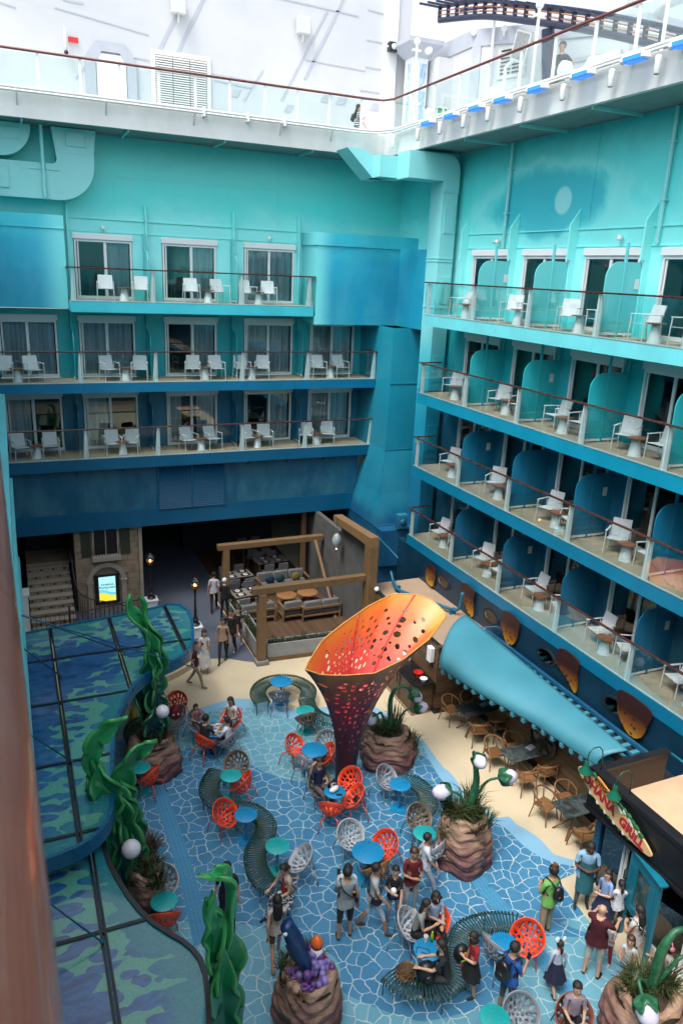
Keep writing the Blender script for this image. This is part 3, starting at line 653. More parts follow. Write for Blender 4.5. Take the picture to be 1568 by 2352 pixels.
# pylon, deck house, floodlight, masts, coaster track on the right
py_ = thing('deck_pylon', 'white square pylon with splayed cap and blue wave stripe standing behind the railing', 'pylon', (16.8, 32.0, DZ))
def pylon_m():
    t = NT('blue wave stripe'); n_ = t.noise(t.scalev(t.pos(), (3, 3, .8)), 2, 5, .6, 1.5); return t.fin(t.ramp(n_.outputs[0], [(.4, (.72, .76, .82)), (.5, (.2, .38, .62)), (.6, (.5, .62, .78))]), .4)
part('shaft', MB().box(-.35, .35, -.35, .35, 0, 3.8), m_white, py_); part('wave_stripe', MB().box(-.02, .3, -.356, -.351, 0, 3.6).box(-.356, -.351, -.2, .1, 0, 3.6), pylon_m(), py_)
part('cap', MB().add([(-.38,-.38,3.8),(.38,-.38,3.8),(.38,.38,3.8),(-.38,.38,3.8),(-.8,-.8,4.25),(.8,-.8,4.25),(.8,.8,4.25),(-.8,.8,4.25),(-.8,-.8,4.42),(.8,-.8,4.42),(.8,.8,4.42),(-.8,.8,4.42)], [(3,2,1,0)]+[(k*4+j,k*4+(j+1)%4,k*4+4+(j+1)%4,k*4+4+j) for k in range(2) for j in range(4)]+[(8,9,10,11)]), m_greyline, py_)
part('lamp', MB().lathe([(.14, 0), (.12, .03), (.01, .03)], 14).xf(Matrix.Translation((.2, -.62, 4.05)) @ Matrix.Rotation(pi/2+.5, 4, 'X')), emis('pylon lamp', (.9, .95, 1), 1.5), py_)
dh = thing('deck_house', 'white faceted deck house with grey roof band behind the glass railing', 'deck house')
hx0, hx1, hy0, hy1, ht = 18.0, 24.0, 22.5, 33.5, 22.2
part('house_body', MB().add([(18,29.6,DZ),(20.5,22.8,DZ),(27,22.8,DZ),(27,36,DZ),(18,33.5,DZ),(18,29.6,22.3),(20.5,22.8,21.6),(27,22.8,21.6),(27,36,22.3),(18,33.5,22.3)], [(0,1,6,5),(1,2,7,6),(2,3,8,7),(3,4,9,8),(4,0,5,9),(5,6,7,8,9)]), m_hull, dh)
part('roof_band', MB().add([(17.96,29.6,21.75),(20.46,22.76,21.1),(27,22.76,21.1),(17.96,33.5,21.75),(17.96,29.6,22.35),(20.46,22.76,21.65),(27,22.76,21.65),(17.96,33.5,22.35)], [(0,1,5,4),(1,2,6,5),(3,0,4,7)]), m_greyline, dh)
def hp_(s, z): return (18+2.5*s-.03, 29.6-6.8*s-.02, z)
part('corner_band', MB().add([hp_(.0,DZ),hp_(.06,DZ),hp_(.06,21.8),hp_(0,21.8)], [(0,1,2,3)]), m_greyline, dh); part('corner_band', MB().add([hp_(.93,DZ),hp_(1,DZ),hp_(1,21.2),hp_(.93,21.2)], [(0,1,2,3)]), m_greyline, dh)
vt = part('vent_grille', MB().add([hp_(.18,20.4),hp_(.36,20.4),hp_(.36,21.5),hp_(.18,21.5)], [(0,1,2,3)]), m_deckwhite, dh)
for i in range(7):
    for s0, s1 in ((.2, .265), (.275, .34)): part('vent_slot', MB().add([tuple(Vector(hp_(s0,20.55+i*.13))-Vector((.02,.01,0))),tuple(Vector(hp_(s1,20.55+i*.13))-Vector((.02,.01,0))),tuple(Vector(hp_(s1,20.61+i*.13))-Vector((.02,.01,0))),tuple(Vector(hp_(s0,20.61+i*.13))-Vector((.02,.01,0)))], [(0,1,2,3)]), m_black, vt)
for s0, s1, z0, z1 in ((.45, .9, 20.6, 20.5), (.5, .9, 19.9, 19.8), (.1, .4, 19.6, 19.5)): part('stripe', MB().add([hp_(s0,z0),hp_(s1,z1),hp_(s1,z1+.12),hp_(s0,z0+.12)], [(0,1,2,3)]), m_greyline, dh)
part('house_door', MB().add([hp_(.62,DZ),hp_(.78,DZ),hp_(.78,19.9),hp_(.62,19.9)], [(0,1,2,3)]), m_deckwhite, dh)
part('house_wing', MB().box(17.3, 18.0, 31.0, 34.2, DZ, 21.6).box(16.95, 18.2, 33.2, 36.5, DZ, 22.4), m_hull, dh)
t = thing('deck_sign', 'small green and white exit direction sign on the deck house', 'sign', (17.6, 30.9, 19.45))
part('plate', MB().box(-.3, .2, -.02, .0, 0, .3), m_white, t); part('pictogram', MB().box(-.27, -.05, -.026, -.021, .04, .26).box(.05, .17, -.026, -.021, .04, .26), M('sign green', (.02, .3, .12), .4), t)
t = thing('tilted_floodlight', 'square white framed floodlight tilted on a bracket above the deck house', 'floodlight', (18.1, 26.4, 21.1))
fl = MB().bbox(-.05, .05, -.5, .5, -.5, .5, .02).xf(Matrix.Rotation(.35, 4, 'X')); part('housing', fl, m_deckwhite, t)
part('face', MB().box(-.06, -.052, -.42, .42, -.42, .42).xf(Matrix.Rotation(.35, 4, 'X')), M('grey lamp glass', (.25, .27, .27), .3), t); part('bracket', MB().tube((0, .3, -.3), (0, .9, -.5), .06).tube((0, .9, -.5), (0, .9, -3.2), .07), m_white, t)
for n, (x, y, h) in (('beside the pylon with a camera on top', (14.3, 27.3, 3.1)), ('tall and thin behind the deck house', (18.2, 28.5, 5.4)), ('between the glass panels right of the floodlight', (14.6, 20.6, 2.6)), ('thick and rightmost, cutting the upper right corner', (15.5, 16.6, 4.0))):
    t = thing('deck_mast', 'white pole ' + n, 'pole', (x, y, DZ), 0, 'white poles on the upper deck')
    part('pole', MB().tube((0, 0, 0), (0, 0, h), .045 if h < 5 else .05, n=8), m_white, t)
    part('head', MB().sphere((0, 0, h), .12, 8, 6).box(-.16, .16, -.04, .04, h-.3, h-.24), m_white, t)
for n, (x, y, z) in (('left of the deck house corner', (18.2, 29.9, 22.2)), ('right of the deck house corner', (18.5, 28.2, 22.0))):
    t = thing('security_camera', 'white security camera ' + n, 'camera', (x, y, z), 0, 'security cameras on the deck house')
    part('camera_body', MB().tube((-.1, -.1, .1), (-.3, -.45, .0), .11, n=8), m_white, t); part('mount', MB().tube((0, 0, -.1), (-.1, -.1, .1), .05), m_white, t)
# coaster track
tk = thing('coaster_track', 'dark blue roller coaster track arching through the sky at the upper right', 'roller coaster track')
m_trk = M('dark blue coaster steel', (.015, .02, .05), .4)
m_cop = M('copper track rail', (.35, .14, .06), .4)
CP = catmull([(18.00, 32.46, 23.58) , (18.00, 29.03, 22.90), (18.00, 26.27, 22.11), (18.00, 24.07, 21.44), (18.00, 21.95, 20.75), (18.00, 20.22, 20.14), (18.00, 18.47, 19.49), (18.00, 16.40, 18.68)], 8)
up = Vector((0, 0, 1))
for dz, r_ in ((.27, .075), (-.24, .11)):
    part('spine_tube', MB().path([p+up*dz+Vector((.0, 0, 0)) for p in CP], r_, 8), m_trk, tk, True)
part('spine_tube', MB().path([p+up*.27+Vector((1.0, 0, 0)) for p in CP], .075, 8), m_trk, tk, True)
part('conductor_rail', MB().path([p+up*.1+Vector((-.05, 0, 0)) for p in CP], .025, 6).path([p+up*-.05+Vector((-.05, 0, 0)) for p in CP], .02, 6), m_cop, tk, True)
part('rail', MB().path([p+up*.03+Vector((.4, 0, 0)) for p in CP], .05, 6).path([p-up*.1+Vector((.5, 0, 0)) for p in CP], .04, 6), m_white, tk, True)
RP = resample(CP, .72)
tm = MB().box(-.05, .08, -.05, .05, -.24, .27).box(.0, 1.0, -.04, .04, .2, .27).mesh('cross_tie', m_trk)
for i, p in enumerate(RP):
    q = RP[min(i+1, len(RP)-1)]-RP[max(0, i-1)]; put('cross_tie', tm, tk, tuple(p), (0, 0, atan2(q.y, q.x)-pi/2))
part('support_column', MB().tube(tuple(RP[len(RP)//3+3]-up*.4), tuple(RP[len(RP)//3+3]+Vector((.4, 0, -3))), .22), m_trk, tk)
# white fire main pipes at the far right top
t = thing('deck_pipework', 'white bent pipes with flanges rising behind the railing at the right', 'pipes', (17.5, 21.8, DZ))
part('pipe', MB().path([(0, 0, 0), (0, 0, 1.6), (.1, 0, 1.8), (.5, 0, 1.9), (.5, -.8, 1.9)], .16, 10), m_white, t, True)
for z in (.4, .9, 1.4): part('flange', MB().lathe([(.24, z), (.24, z+.06)], 14), m_white, t)
part('pipe', MB().path([(.4, -3.8, .2), (.4, -3.8, 2.6), (.4, -3.5, 2.8), (.4, -2.5, 2.8), (.4, -2.3, 2.5)], .16, 10).path([(-.4, -4.4, 2.9), (-.4, -2.8, 3.1), (-.4, -2.2, 3.0), (-.4, -2.1, 2.7)], .2, 10), m_white, t, True)
for n, (x, y) in (('left lower', (14.6, 26.4)), ('middle', (14.7, 22.5)), ('right, under the poles', (14.6, 19.0))):
    t = thing('deck_porthole_lamp', 'round white lamp housing behind the glass, ' + n, 'lamp', (x, y, DZ), 0, 'round white housings on the upper deck')
    part('drum', MB().lathe([(.2, 0), (.22, .03), (.22, .2), (.12, .26)], 16).xf(Matrix.Translation((0, 0, .65)) @ Matrix.Rotation(-pi/2, 4, 'Y')), m_white, t, 'auto'); part('stand', MB().box(.02, .08, -.03, .03, 0, .6), m_white, t)
# the camera's own side of the atrium
lw = thing('near_ship_wall', 'white and turquoise cabin wall on the near side behind the brown handrail', 'ship wall')
part('wall', MB().box(-2.0, -1.6, -18, 30, -1, 17.8), m_wall, lw)
for z in zB: part('balcony_slab', MB().box(-1.6, -.15, -18, 26, z-.37, z-.02), m_fB[0], lw)
part('end_wall', MB().box(-2, 16, -18.4, -18, -1, 17.8), m_wall, lw); part('promenade_side_blocker', MB().box(-2.3, -2.0, 30.1, 44, -1, 3.8), m_dark, lw); part('promenade_side_blocker', MB().box(15.6, 15.8, 29.7, 44, -1, 3.8), m_dark, lw)  # promenade side walls: unseen, added to keep sky light out of the promenade
hr = thing('near_handrail', 'blurred glossy brown handrail in the left foreground', 'railing')
m_near = M('brushed bronze handrail', (.20, .062, .034), .38, .0, var=.12, coat=.35, scale=14)
part('handrail', MB().tube((-.062+.02*6.18, -6, 12.745), (-.062-.02*13.82, 14, 12.745), .062, n=32), m_near, hr, 'auto')
part('rail_sleeve', MB().tube((-.0693, .545, 12.745), (-.0694, .551, 12.745), .0624, n=32), m_near, hr, 'auto')
part('rail_sleeve', MB().tube((-.0756, .86, 12.745), (-.0757, .866, 12.745), .0624, n=32), m_near, hr, 'auto')
part('railing_post', MB().box(-.11, -.07, .5, .54, 11.72, 12.69), m_white, hr); part('railing_post', MB().box(-.17, -.13, 3.3, 3.34, 11.72, 12.69), m_white, hr)

# ------------------------------------------------------------------ plaza floor
def smoothpoly(P, k=5):
    Q = [Vector((*p, 0)) for p in P]; n = len(Q); out = []
    for i in range(n):
        a, b, c, d = Q[i-1], Q[i], Q[(i+1) % n], Q[(i+2) % n]
        for j in range(k):
            t = j/k; q = .5*((2*b)+(c-a)*t+(2*a-5*b+4*c-d)*t*t+(3*b-a-3*c+d)*t*t*t); out.append((q.x, q.y))
    return out
def sheet(P, z):
    mb = MB(); res = delaunay_2d_cdt([Vector(p) for p in P], [], [list(range(len(P)))], 1, 1e-5)
    return mb.add([(v.x, v.y, z) for v in res[0]], [tuple(f) for f in res[2]])
def rubber(name, c, var=.08):
    t = NT(name); p = t.pos(); a = t.noise(p, .6, 5, .6); b = t.noise(p, 55, 2, .6)
    k = t.math('ADD', t.mapr(a.outputs[0], .3, .7, 1-var, 1+var), t.mapr(b.outputs[0], .3, .7, -.05, .05))
    st = t.noise(p, 2.6, 6, .7, 1); k = t.math('MULTIPLY', k, t.mapr(st.outputs[0], .58, .8, 1, .82))
    s = t.n('VectorMath', operation='SCALE'); s.inputs[0].default_value = c; t.l(k, s.inputs['Scale'])
    t.fin(s.outputs[0], .55); t.bump(b.outputs[0], .25, .004); return t.mat
def mosaic(name, c1, c2, line=(.44, .53, .54)):
    t = NT(name); p = t.pos()
    w1 = t.noise(p, 2.2, 2, .5); w2 = t.noise(p, 7., 1, .5)
    def off(nd, k):
        sb = t.n('VectorMath', operation='SUBTRACT'); t.l(nd.outputs['Color'], sb.inputs[0]); sb.inputs[1].default_value = (.5, .5, .5)
        return t.scalev(sb.outputs[0], (k, k, 0))
    ad = t.n('VectorMath', operation='ADD'); t.l(t.scalev(p, (1, 1, 0)), ad.inputs[0]); t.l(off(w1, .22), ad.inputs[1])
    a2 = t.n('VectorMath', operation='ADD'); t.l(ad.outputs[0], a2.inputs[0]); t.l(off(w2, .075), a2.inputs[1])
    v = t.n('TexVoronoi', feature='DISTANCE_TO_EDGE'); v.voronoi_dimensions = '2D'; t.l(a2.outputs[0], v.inputs['Vector']); v.inputs['Scale'].default_value = 3.5; v.inputs['Randomness'].default_value = .92
    vc = t.n('TexVoronoi', feature='F1'); vc.voronoi_dimensions = '2D'; t.l(a2.outputs[0], vc.inputs['Vector']); vc.inputs['Scale'].default_value = 3.5; vc.inputs['Randomness'].default_value = .92
    lw = t.noise(p, 1.4, 2)
    th = t.mapr(lw.outputs[0], .3, .7, .014, .038)
    d = t.math('SUBTRACT', v.outputs['Distance'], th)
    m = t.ramp(t.mapr(d, -.008, .012), [(0, 1.), (1, 0.)])
    cell = t.sep(vc.outputs['Color'])[0]
    c = t.mix(t.mapr(cell, 0, 1, .15, .85), c1, c2)
    b = t.noise(p, 45, 2); c = t.mix(t.mapr(b.outputs[0], .3, .7, 0, .18), c, t.mix(.5, c, (.0, .02, .05)))
    st = t.noise(p, 2.2, 6, .7, 1); c = t.mix(t.mapr(st.outputs[0], .52, .8, 0, .5), c, t.mix(.6, c, (.02, .05, .07)))
    c = t.mix(m, c, line); t.fin(c, .5); t.bump(b.outputs[0], .2, .004); return t.mat
m_sand = rubber('sandy cream rubber floor', (.56, .47, .32))
m_lblue = rubber('pale blue rubber band', (.20, .40, .56), .05)
m_mos_l = mosaic('light water mosaic', (.10, .30, .40), (.155, .37, .46))
m_mos_d = mosaic('deep water mosaic', (.034, .175, .33), (.062, .225, .385))
m_prom = rubber('grey lavender promenade floor', (.10, .115, .155))
struct('sea', MB().box(-900, 900, -900, 900, -21, -20.9), M('sea water', (.01, .04, .06), .15))
struct('plaza_floor', MB().box(-2, 16, -18, 60, -.1, 0), m_sand)
band = smoothpoly([(0.89, 18.49), (2.01, 19.40), (2.48, 19.90), (3.39, 19.70), (4.12, 20.12), (4.81, 20.36), (5.66, 20.49), (6.29, 20.22), (6.75, 19.84), (7.31, 19.27), (8.15, 19.11), (8.86, 18.94), (9.12, 18.93), (9.56, 18.81), (9.84, 18.29), (9.99, 17.53), (10.07, 17.03), (10.28, 16.55), (10.25, 15.90), (10.20, 15.23), (10.26, 14.79), (10.19, 14.02), (10.31, 13.60), (10.43, 12.94), (10.73, 12.83), (10.76, 12.53), (10.86, 12.30), (10.99, 11.87), (10.99, 11.33), (11.24, 10.98)])
right = [(11.15, 10.81), (11.03, 10.67), (10.56, 10.65), (10.51, 10.32), (10.43, 9.61), (10.40, 8.77), (10.47, 7.90), (10.51, 6.98), (9.2, 5.0), (8.0, 2.0), (-1.2, 2.0), (-1.2, 16)]
struct('pale_blue_floor_band', sheet(band[:-4] + right, .004), m_lblue)
mosout = smoothpoly([(1.68, 18.21), (2.72, 19.39), (3.31, 18.91), (4.03, 19.52), (4.49, 19.87), (5.06, 20.08), (5.54, 20.05), (6.07, 19.77), (6.53, 19.30), (7.16, 18.75), (7.96, 18.65), (8.68, 18.54), (9.18, 18.48), (9.62, 18.29), (9.87, 17.90), (10.09, 17.24), (10.21, 16.64), (10.08, 15.96), (9.87, 15.23), (9.87, 14.53), (9.90, 13.80), (10.17, 13.38), (10.20, 12.84), (10.39, 12.50), (10.44, 11.89), (10.56, 11.44), (10.80, 11.09), (11.04, 10.79)])
struct('light_water_floor', sheet(mosout[:-4] + right, .008), m_mos_l)
dz = smoothpoly([(1.03, 17.40), (1.97, 17.32), (3.75, 18.40), (4.43, 17.62), (5.16, 17.24), (5.43, 16.72), (5.90, 16.17), (6.30, 15.89), (6.92, 15.60), (7.81, 16.16), (8.40, 15.76), (9.40, 15.55), (9.89, 15.84), (9.98, 15.55), (9.87, 14.81), (9.89, 13.86), (10.19, 13.40), (10.21, 12.85), (10.40, 12.51), (10.45, 11.91), (10.57, 11.46), (10.81, 11.11), (11.14, 10.86)], 4)
dz = dz[:-3] + [(11.16, 10.83), (10.99, 10.67), (10.55, 10.64), (10.48, 10.06), (10.44, 9.66)] + smoothpoly([(9.80, 9.65), (9.14, 9.53), (8.59, 9.21), (8.08, 8.97), (7.53, 8.69), (7.02, 8.61), (6.08, 8.73), (5.68, 8.97), (5.32, 9.30), (5.04, 9.60), (4.85, 9.90), (5.02, 10.40), (4.90, 10.79), (4.52, 11.23), (4.53, 11.27), (3.72, 11.91), (3.01, 12.29), (2.18, 12.61), (1.55, 12.91), (1.17, 13.94), (1.69, 14.87), (1.83, 16.57)], 4)[:-3]
struct('deep_water_floor', sheet(dz, .012), m_mos_d)
prom = [(-1.2, 59), (-1.2, 27.0), (5.26, 23.90), (5.44, 23.30), (6.17, 23.11), (6.68, 22.71), (7.16, 22.45), (7.1, 22.6), (7.0, 28), (9, 40), (9, 59)]
struct('promenade_floor', sheet(prom, .005), m_prom)
# slotted drain covers
def drain(name, P, w, z=.016):
    P = [Vector((*p, 0)) for p in P]; C_ = resample(catmull(P, 10), .6); o = thing(name, *DR)
    m1 = MB(); m2 = MB()
    for a, b in zip(C_[:-1], C_[1:]):
        d = (b-a).normalized(); n = Vector((-d.y, d.x, 0)); g = d*.006
        part('cover_plate', MB().add([tuple(a+g-n*w/2+Vector((0,0,z))), tuple(b-g-n*w/2+Vector((0,0,z))), tuple(b-g+n*w/2+Vector((0,0,z))), tuple(a+g+n*w/2+Vector((0,0,z))), tuple(a+g-n*w/2+Vector((0,0,z-.01))), tuple(b-g-n*w/2+Vector((0,0,z-.01))), tuple(b-g+n*w/2+Vector((0,0,z-.01))), tuple(a+g+n*w/2+Vector((0,0,z-.01)))], [(0,1,2,3),(0,4,5,1),(1,5,6,2),(2,6,7,3),(3,7,4,0)]), DM, o)
        for k in range(5):
            for j in range(4):
                c = a+d*(.06+.12*k)+n*(-w/2+w*(j+.5)/4); q0 = c-d*.04; q1 = c+d*.04
                m2.add([tuple(q0-n*.004+Vector((0,0,z+.002))), tuple(q1-n*.004+Vector((0,0,z+.002))), tuple(q1+n*.005+Vector((0,0,z+.002))), tuple(q0+n*.005+Vector((0,0,z+.002)))], [(0,1,2,3)])
    part('slots', m2, m_slot, o, kind='stuff')
DM = rubber('blue drain cover paint', (.06, .25, .42)); m_slot = M('dark blue slot', (.02, .10, .19), .6)
DR = ('long blue slotted drain cover running down the left side of the mosaic floor', 'drain cover'); drain('drain_cover', [(2.68, 17.24), (2.72, 15.63), (2.74, 13.76), (2.64, 11.54)], .36)
DR = ('blue slotted drain cover crossing the mosaic on the right behind the standing people', 'drain cover'); drain('drain_cover', [(9.00, 12.24), (8.81, 11.08), (8.87, 10.19), (8.88, 9.23), (8.87, 7.58)], .36)
DM = rubber('sand drain cover paint', (.46, .38, .27))
DR = ('sand coloured slotted drain cover under the canopy edge by the yellow sign', 'drain cover'); drain('drain_cover', [(2.65, 21.50), (2.72, 20.26)], .36)
DR = ('sand coloured slotted drain cover in front of the glass doors', 'drain cover'); drain('drain_cover', [(11.10, 10.25), (11.16, 7.60)], .36)

# ------------------------------------------------------------------ wooden bar and terrace roofs
def wood(name, c1, c2, sc=(1, 1, 12), rough=.55):
    t = NT(name); o = t.n('ObjectInfo'); p = t.pos()
    n1 = t.noise(t.scalev(p, sc), 1.6, 6, .65, 1.2); n2 = t.noise(t.scalev(p, tuple(x*4 for x in sc)), 3, 3, .6)
    f = t.math('ADD', t.mapr(n1.outputs[0], .3, .7, 0, .75), t.mapr(n2.outputs[0], .3, .7, 0, .25))
    c = t.mix(f, c1, c2)
    s = t.n('VectorMath', operation='SCALE'); t.l(c, s.inputs[0]); t.l(t.mapr(o.outputs['Random'], 0, 1, .75, 1.2), s.inputs['Scale'])
    t.fin(s.outputs[0], rough); t.bump(n2.outputs[0], .2, .004); return t.mat
m_plank = wood('walnut plank wood', (.055, .028, .014), (.17, .095, .048))
m_oak = wood('oak beam wood', (.13, .075, .032), (.21, .125, .058), (3, 3, 3))
m_teak = wood('teak chair wood', (.15, .065, .022), (.26, .13, .05), (6, 6, 2))
m_terr = rubber('tan terrace roof', (.34, .24, .165))
RZ = 2.06
bar = thing('bar_wall', 'dark walnut plank wall of the bar under the blue canopy', 'wall')
def planks(parent, a, b, z0, z1, h, t, seed=0):
    """horizontal planks between floor points a and b with uneven lengths"""
    rng = random.Random(seed); a = Vector(a); b = Vector(b); L = (b-a).length; ang = atan2((b-a).y, (b-a).x)
    n = int(round((z1-z0)/h)); cache = {}
    for i in range(n):
        x = 0; zz = z0+i*h; ln = rng.choice((.8, 1.3, 1.9))
        while x < L-.01:
            e = min(L, x+ln); k = round(e-x, 3)
            if k not in cache: cache[k] = MB().bbox(0, k-.004, -t, 0, 0, h-.006, .003).mesh('plank', m_plank)
            put('plank', cache[k], parent, (a.x+cos(ang)*x, a.y+sin(ang)*x, zz), (rng.uniform(-.004, .004), 0, ang)); x = e; ln = rng.choice((1.3, 1.9, 2.4))
planks(bar, (11.36, 22.4), (11.36, 17.7), .15, RZ+.2, .19, .03, 1)
planks(bar, (11.34, 17.66), (12.64, 17.66), .15, RZ+.2, .19, .03, 2)
planks(bar, (12.66, 17.6), (12.66, 10.6), .2, RZ+.2, .19, .03, 3)
part('core', MB().box(11.39, 13.6, 17.69, 22.4, 0, RZ-.02).box(12.69, 13.6, 10.3, 17.69, 0, RZ-.02), m_dark, bar)
part('skirting', MB().box(11.30, 11.35, 17.6, 22.4, 0, .14), m_black, bar); part('skirting', MB().box(11.35, 12.62, 17.60, 17.65, 0, .14), m_black, bar); part('skirting', MB().box(12.60, 12.65, 10.6, 17.59, 0, .19), m_black, bar)
part('coping', MB().box(11.32, 11.44, 17.7, 22.4, RZ+.2, RZ+.24), m_black, bar); part('coping', MB().box(11.28, 12.7, 17.58, 17.72, RZ+.2, RZ+.26), m_plank, bar)
part('terrace_roof', MB().box(11.44, 13.66, 17.7, 23.2, RZ-.02, RZ), m_terr, bar)
part('terrace_roof', MB().box(12.7, 13.66, 10.5, 17.7, RZ-.3, RZ-.28), m_dark, bar)
part('handrail', MB().path([(12.4, 17.9, RZ), (12.4, 17.9, RZ+.5), (12.5, 17.9, RZ+.55), (13.4, 17.75, RZ+.55), (13.5, 17.6, RZ+.5)], .025, 8).tube((12.9, 17.85, RZ), (12.9, 17.85, RZ+.53), .02), m_pillar, bar, True)
for n, (y, z, r) in (('under the canopy behind the nearest bistro table', (14.05, 1.12, .52)), ('in the shade behind the far bistro table', (16.6, 1.05, .48)), ('beside the black grill kiosk', (11.5, 1.2, .5))):
    t = thing('round_window', 'round ship style window with spokes ' + n, 'window', (12.62, y, z), 0, 'round windows in the plank wall')
    tor = MB(); N = 28
    for i in range(N):
        pass
    tor.grid(lambda u, v: (-.06-.05*sin(2*pi*v), (r+.06*cos(2*pi*v))*cos(2*pi*u), (r+.06*cos(2*pi*v))*sin(2*pi*u)), N, 8)
    part('frame', tor, m_black, t, True)
    part('pane', MB().lathe([(r, 0), (r, .01)], 24).xf(Matrix.Translation((-.035, 0, 0)) @ Matrix.Rotation(-pi/2, 4, 'Y')), M('dim amber window glass', (.11, .10, .07), .15), t)
    sp = MB()
    for k in range(4): sp.box(-.075, -.05, -r, r, -.025, .025).xf(Matrix.Rotation(pi/4, 4, 'X'))
    part('spokes', sp, m_black, t); part('hub', MB().lathe([(r*.32, 0), (r*.32, .03), (r*.2, .03)], 16).xf(Matrix.Translation((-.05, 0, 0)) @ Matrix.Rotation(-pi/2, 4, 'Y')), m_black, t)
# service counter
ct = thing('service_counter', 'wooden service counter with black top beside the orange funnel', 'counter')
part('carcass', MB().box(10.62, 11.28, 17.78, 20.8, .06, 1.02), m_plank, ct)
for i in range(5): part('front_plank', MB().bbox(10.6, 11.28, 17.745, 17.776, .1+i*.185, .1+i*.185+.178, .003), m_plank, ct)
for y in (17.9, 18.75, 19.6, 20.3): part('side_frame', MB().bbox(10.585, 10.618, y-.06, y+.0, .1, 1.02, .004), m_plank, ct)
for y in (17.95, 18.8, 19.65): part('dark_panel', MB().box(10.60, 10.619, y+.08, y+.6, .55, .95), m_black, ct)
part('plinth', MB().box(10.58, 11.28, 17.74, 20.8, 0, .058), M('beige plinth', (.3, .22, .14), .6), ct)
part('worktop', MB().bbox(10.52, 11.30, 17.66, 20.85, 1.022, 1.07, .008), M('black stone worktop', (.012, .011, .011), .25, var=.2), ct)
t = thing('plastic_tray', 'white plastic tray with bits in it on the black counter', 'tray', (10.95, 19.35, 1.07), .1)
part('tray_body', MB().bbox(-.27, .27, -.2, .2, 0, .012, .004), m_white, t)
for a in ((-.27, -.255, -.2, .2), (.255, .27, -.2, .2), (-.255, .255, -.2, -.185), (-.255, .255, .185, .2)): part('rim', MB().box(a[0], a[1], a[2], a[3], .012, .13), m_white, t)
part('contents', MB().sphere((.05, .02, .04), .07, 8, 5, sc=(1.5, 1, .5)), m_chair_w, t, True)
m_red = M('red plastic', (.55, .02, .02), .3)
solo('red_bowl', MB().lathe([(.08, 0), (.13, .15), (.15, .15), (.15, .16), (.125, .16), (.075, .012)], 18), m_red, 'red plastic bowl on the black counter', 'bowl', 'auto', loc=(10.97, 18.18, 1.07))
solo('white_bowl', MB().lathe([(.07, 0), (.11, .1), (.12, .1), (.12, .11), (.10, .11), (.06, .012)], 18), m_white, 'white plastic bowl next to the red bowl on the counter', 'bowl', 'auto', loc=(10.98, 17.86, 1.07))
solo('wall_box', MB().bbox(-.16, .0, -.12, .12, -.25, .25, .02), m_white, 'white box fixed to the plank wall behind the funnel rim', 'box', loc=(11.32, 18.0, 1.9))
# blue wave canopy
m_can = M('turquoise canopy paint', (.045, .21, .275), .5, var=.1, scale=.8)
cn = thing('wave_canopy', 'long turquoise wave shaped awning tapering over the bistro tables', 'awning')
def canf(u, v):
    y = 18.35+(11.25-18.35)*u; q = [(0, 10.86, 16.85), (.33, 11.22, 15.1), (.62, 11.72, 13.45), (1, 12.05, 11.5)]
    for i in range(3):
        if q[i][0] <= u <= q[i+1][0]: k = (u-q[i][0])/(q[i+1][0]-q[i][0]); xf = q[i][1]+(q[i+1][1]-q[i][1])*k; yf = q[i][2]+(q[i+1][2]-q[i][2])*k; break
    a = v*pi*.55; fx = 1-sin(min(a, pi/2))*1. if a < pi/2 else 0
    X = 12.66-(12.66-xf)*(sin(min(a, pi/2)) if a <= pi/2 else 1-.03*(a-pi/2))
    Y = y+(yf-y)*sin(min(a, pi/2))**1.5
    h = .62-.25*u
    Z = 2.16+h*cos(a) + .05*(1-u)
    return (X, Y, Z)
mb = MB().grid(canf, 40, 18); o = part('canopy_shell', mb, m_can, cn, True)
sd = o.modifiers.new('solid', 'SOLIDIFY'); sd.thickness = .035; sd.offset = -1
rf = MB().bbox(0, 1, -.04, .04, -.05, .05, .006)
for i in range(17):
    u = (i+.5)/17; e = canf(u, 1); x0 = e[0]-.05; x1 = 13.5
    part('rafter', MB().bbox(x0, x1, e[1]-.06, e[1]+.06, 1.98, 2.10, .006), m_can, cn)
part('back_beam', MB().box(12.72, 12.8, 11.0, 18.4, 2.34, 2.44), m_pillar, cn); part('back_beam', MB().box(13.45, 13.55, 11.0, 18.4, 2.1, 2.2), m_pillar, cn)
# spotted orange fins on the lower wall
def butter():
    t = NT('orange spotted panel'); p = t.obj(); z = t.sep(t.pos())[2]
    v = t.n('TexVoronoi', feature='F1'); t.l(t.scalev(t.pos(), (0, 1, 1)), v.inputs['Vector']); v.inputs['Scale'].default_value = 7.5
    m = t.ramp(v.outputs['Distance'], [(0, 1.), (.30, 1.), (.36, 0.)]); c = t.ramp(t.mapr(z, 2.2, 3.1), [(0, (.46, .25, .01)), (.3, (.24, .08, .007)), (.7, (.035, .012, .010))])  # dark upper half: shade under the slab put into the panel colour
    return t.fin(t.mix(m, c, (.03, .008, .008)), .4)
m_but = butter()
outl = [[(-.25, .9), (-.28, .35), (-.1, .22), (.1, .0), (.3, -.1), (.36, .05), (.32, .4), (.28, .9)], [(-.3, .9), (-.33, .45), (-.22, .1), (-.02, -.12), (.22, .0), (.33, .35), (.32, .9)], [(-.3, .9), (-.38, .42), (-.25, .3), (.05, .12), (.32, -.12), (.38, .0), (.34, .45), (.3, .9)], [(-.42, .95), (-.42, .45), (-.25, .1), (.05, -.1), (.3, .08), (.4, .5), (.4, .95)], [(-.2, .7), (-.22, .1), (0, -.05), (.2, .05), (.22, .7)]]
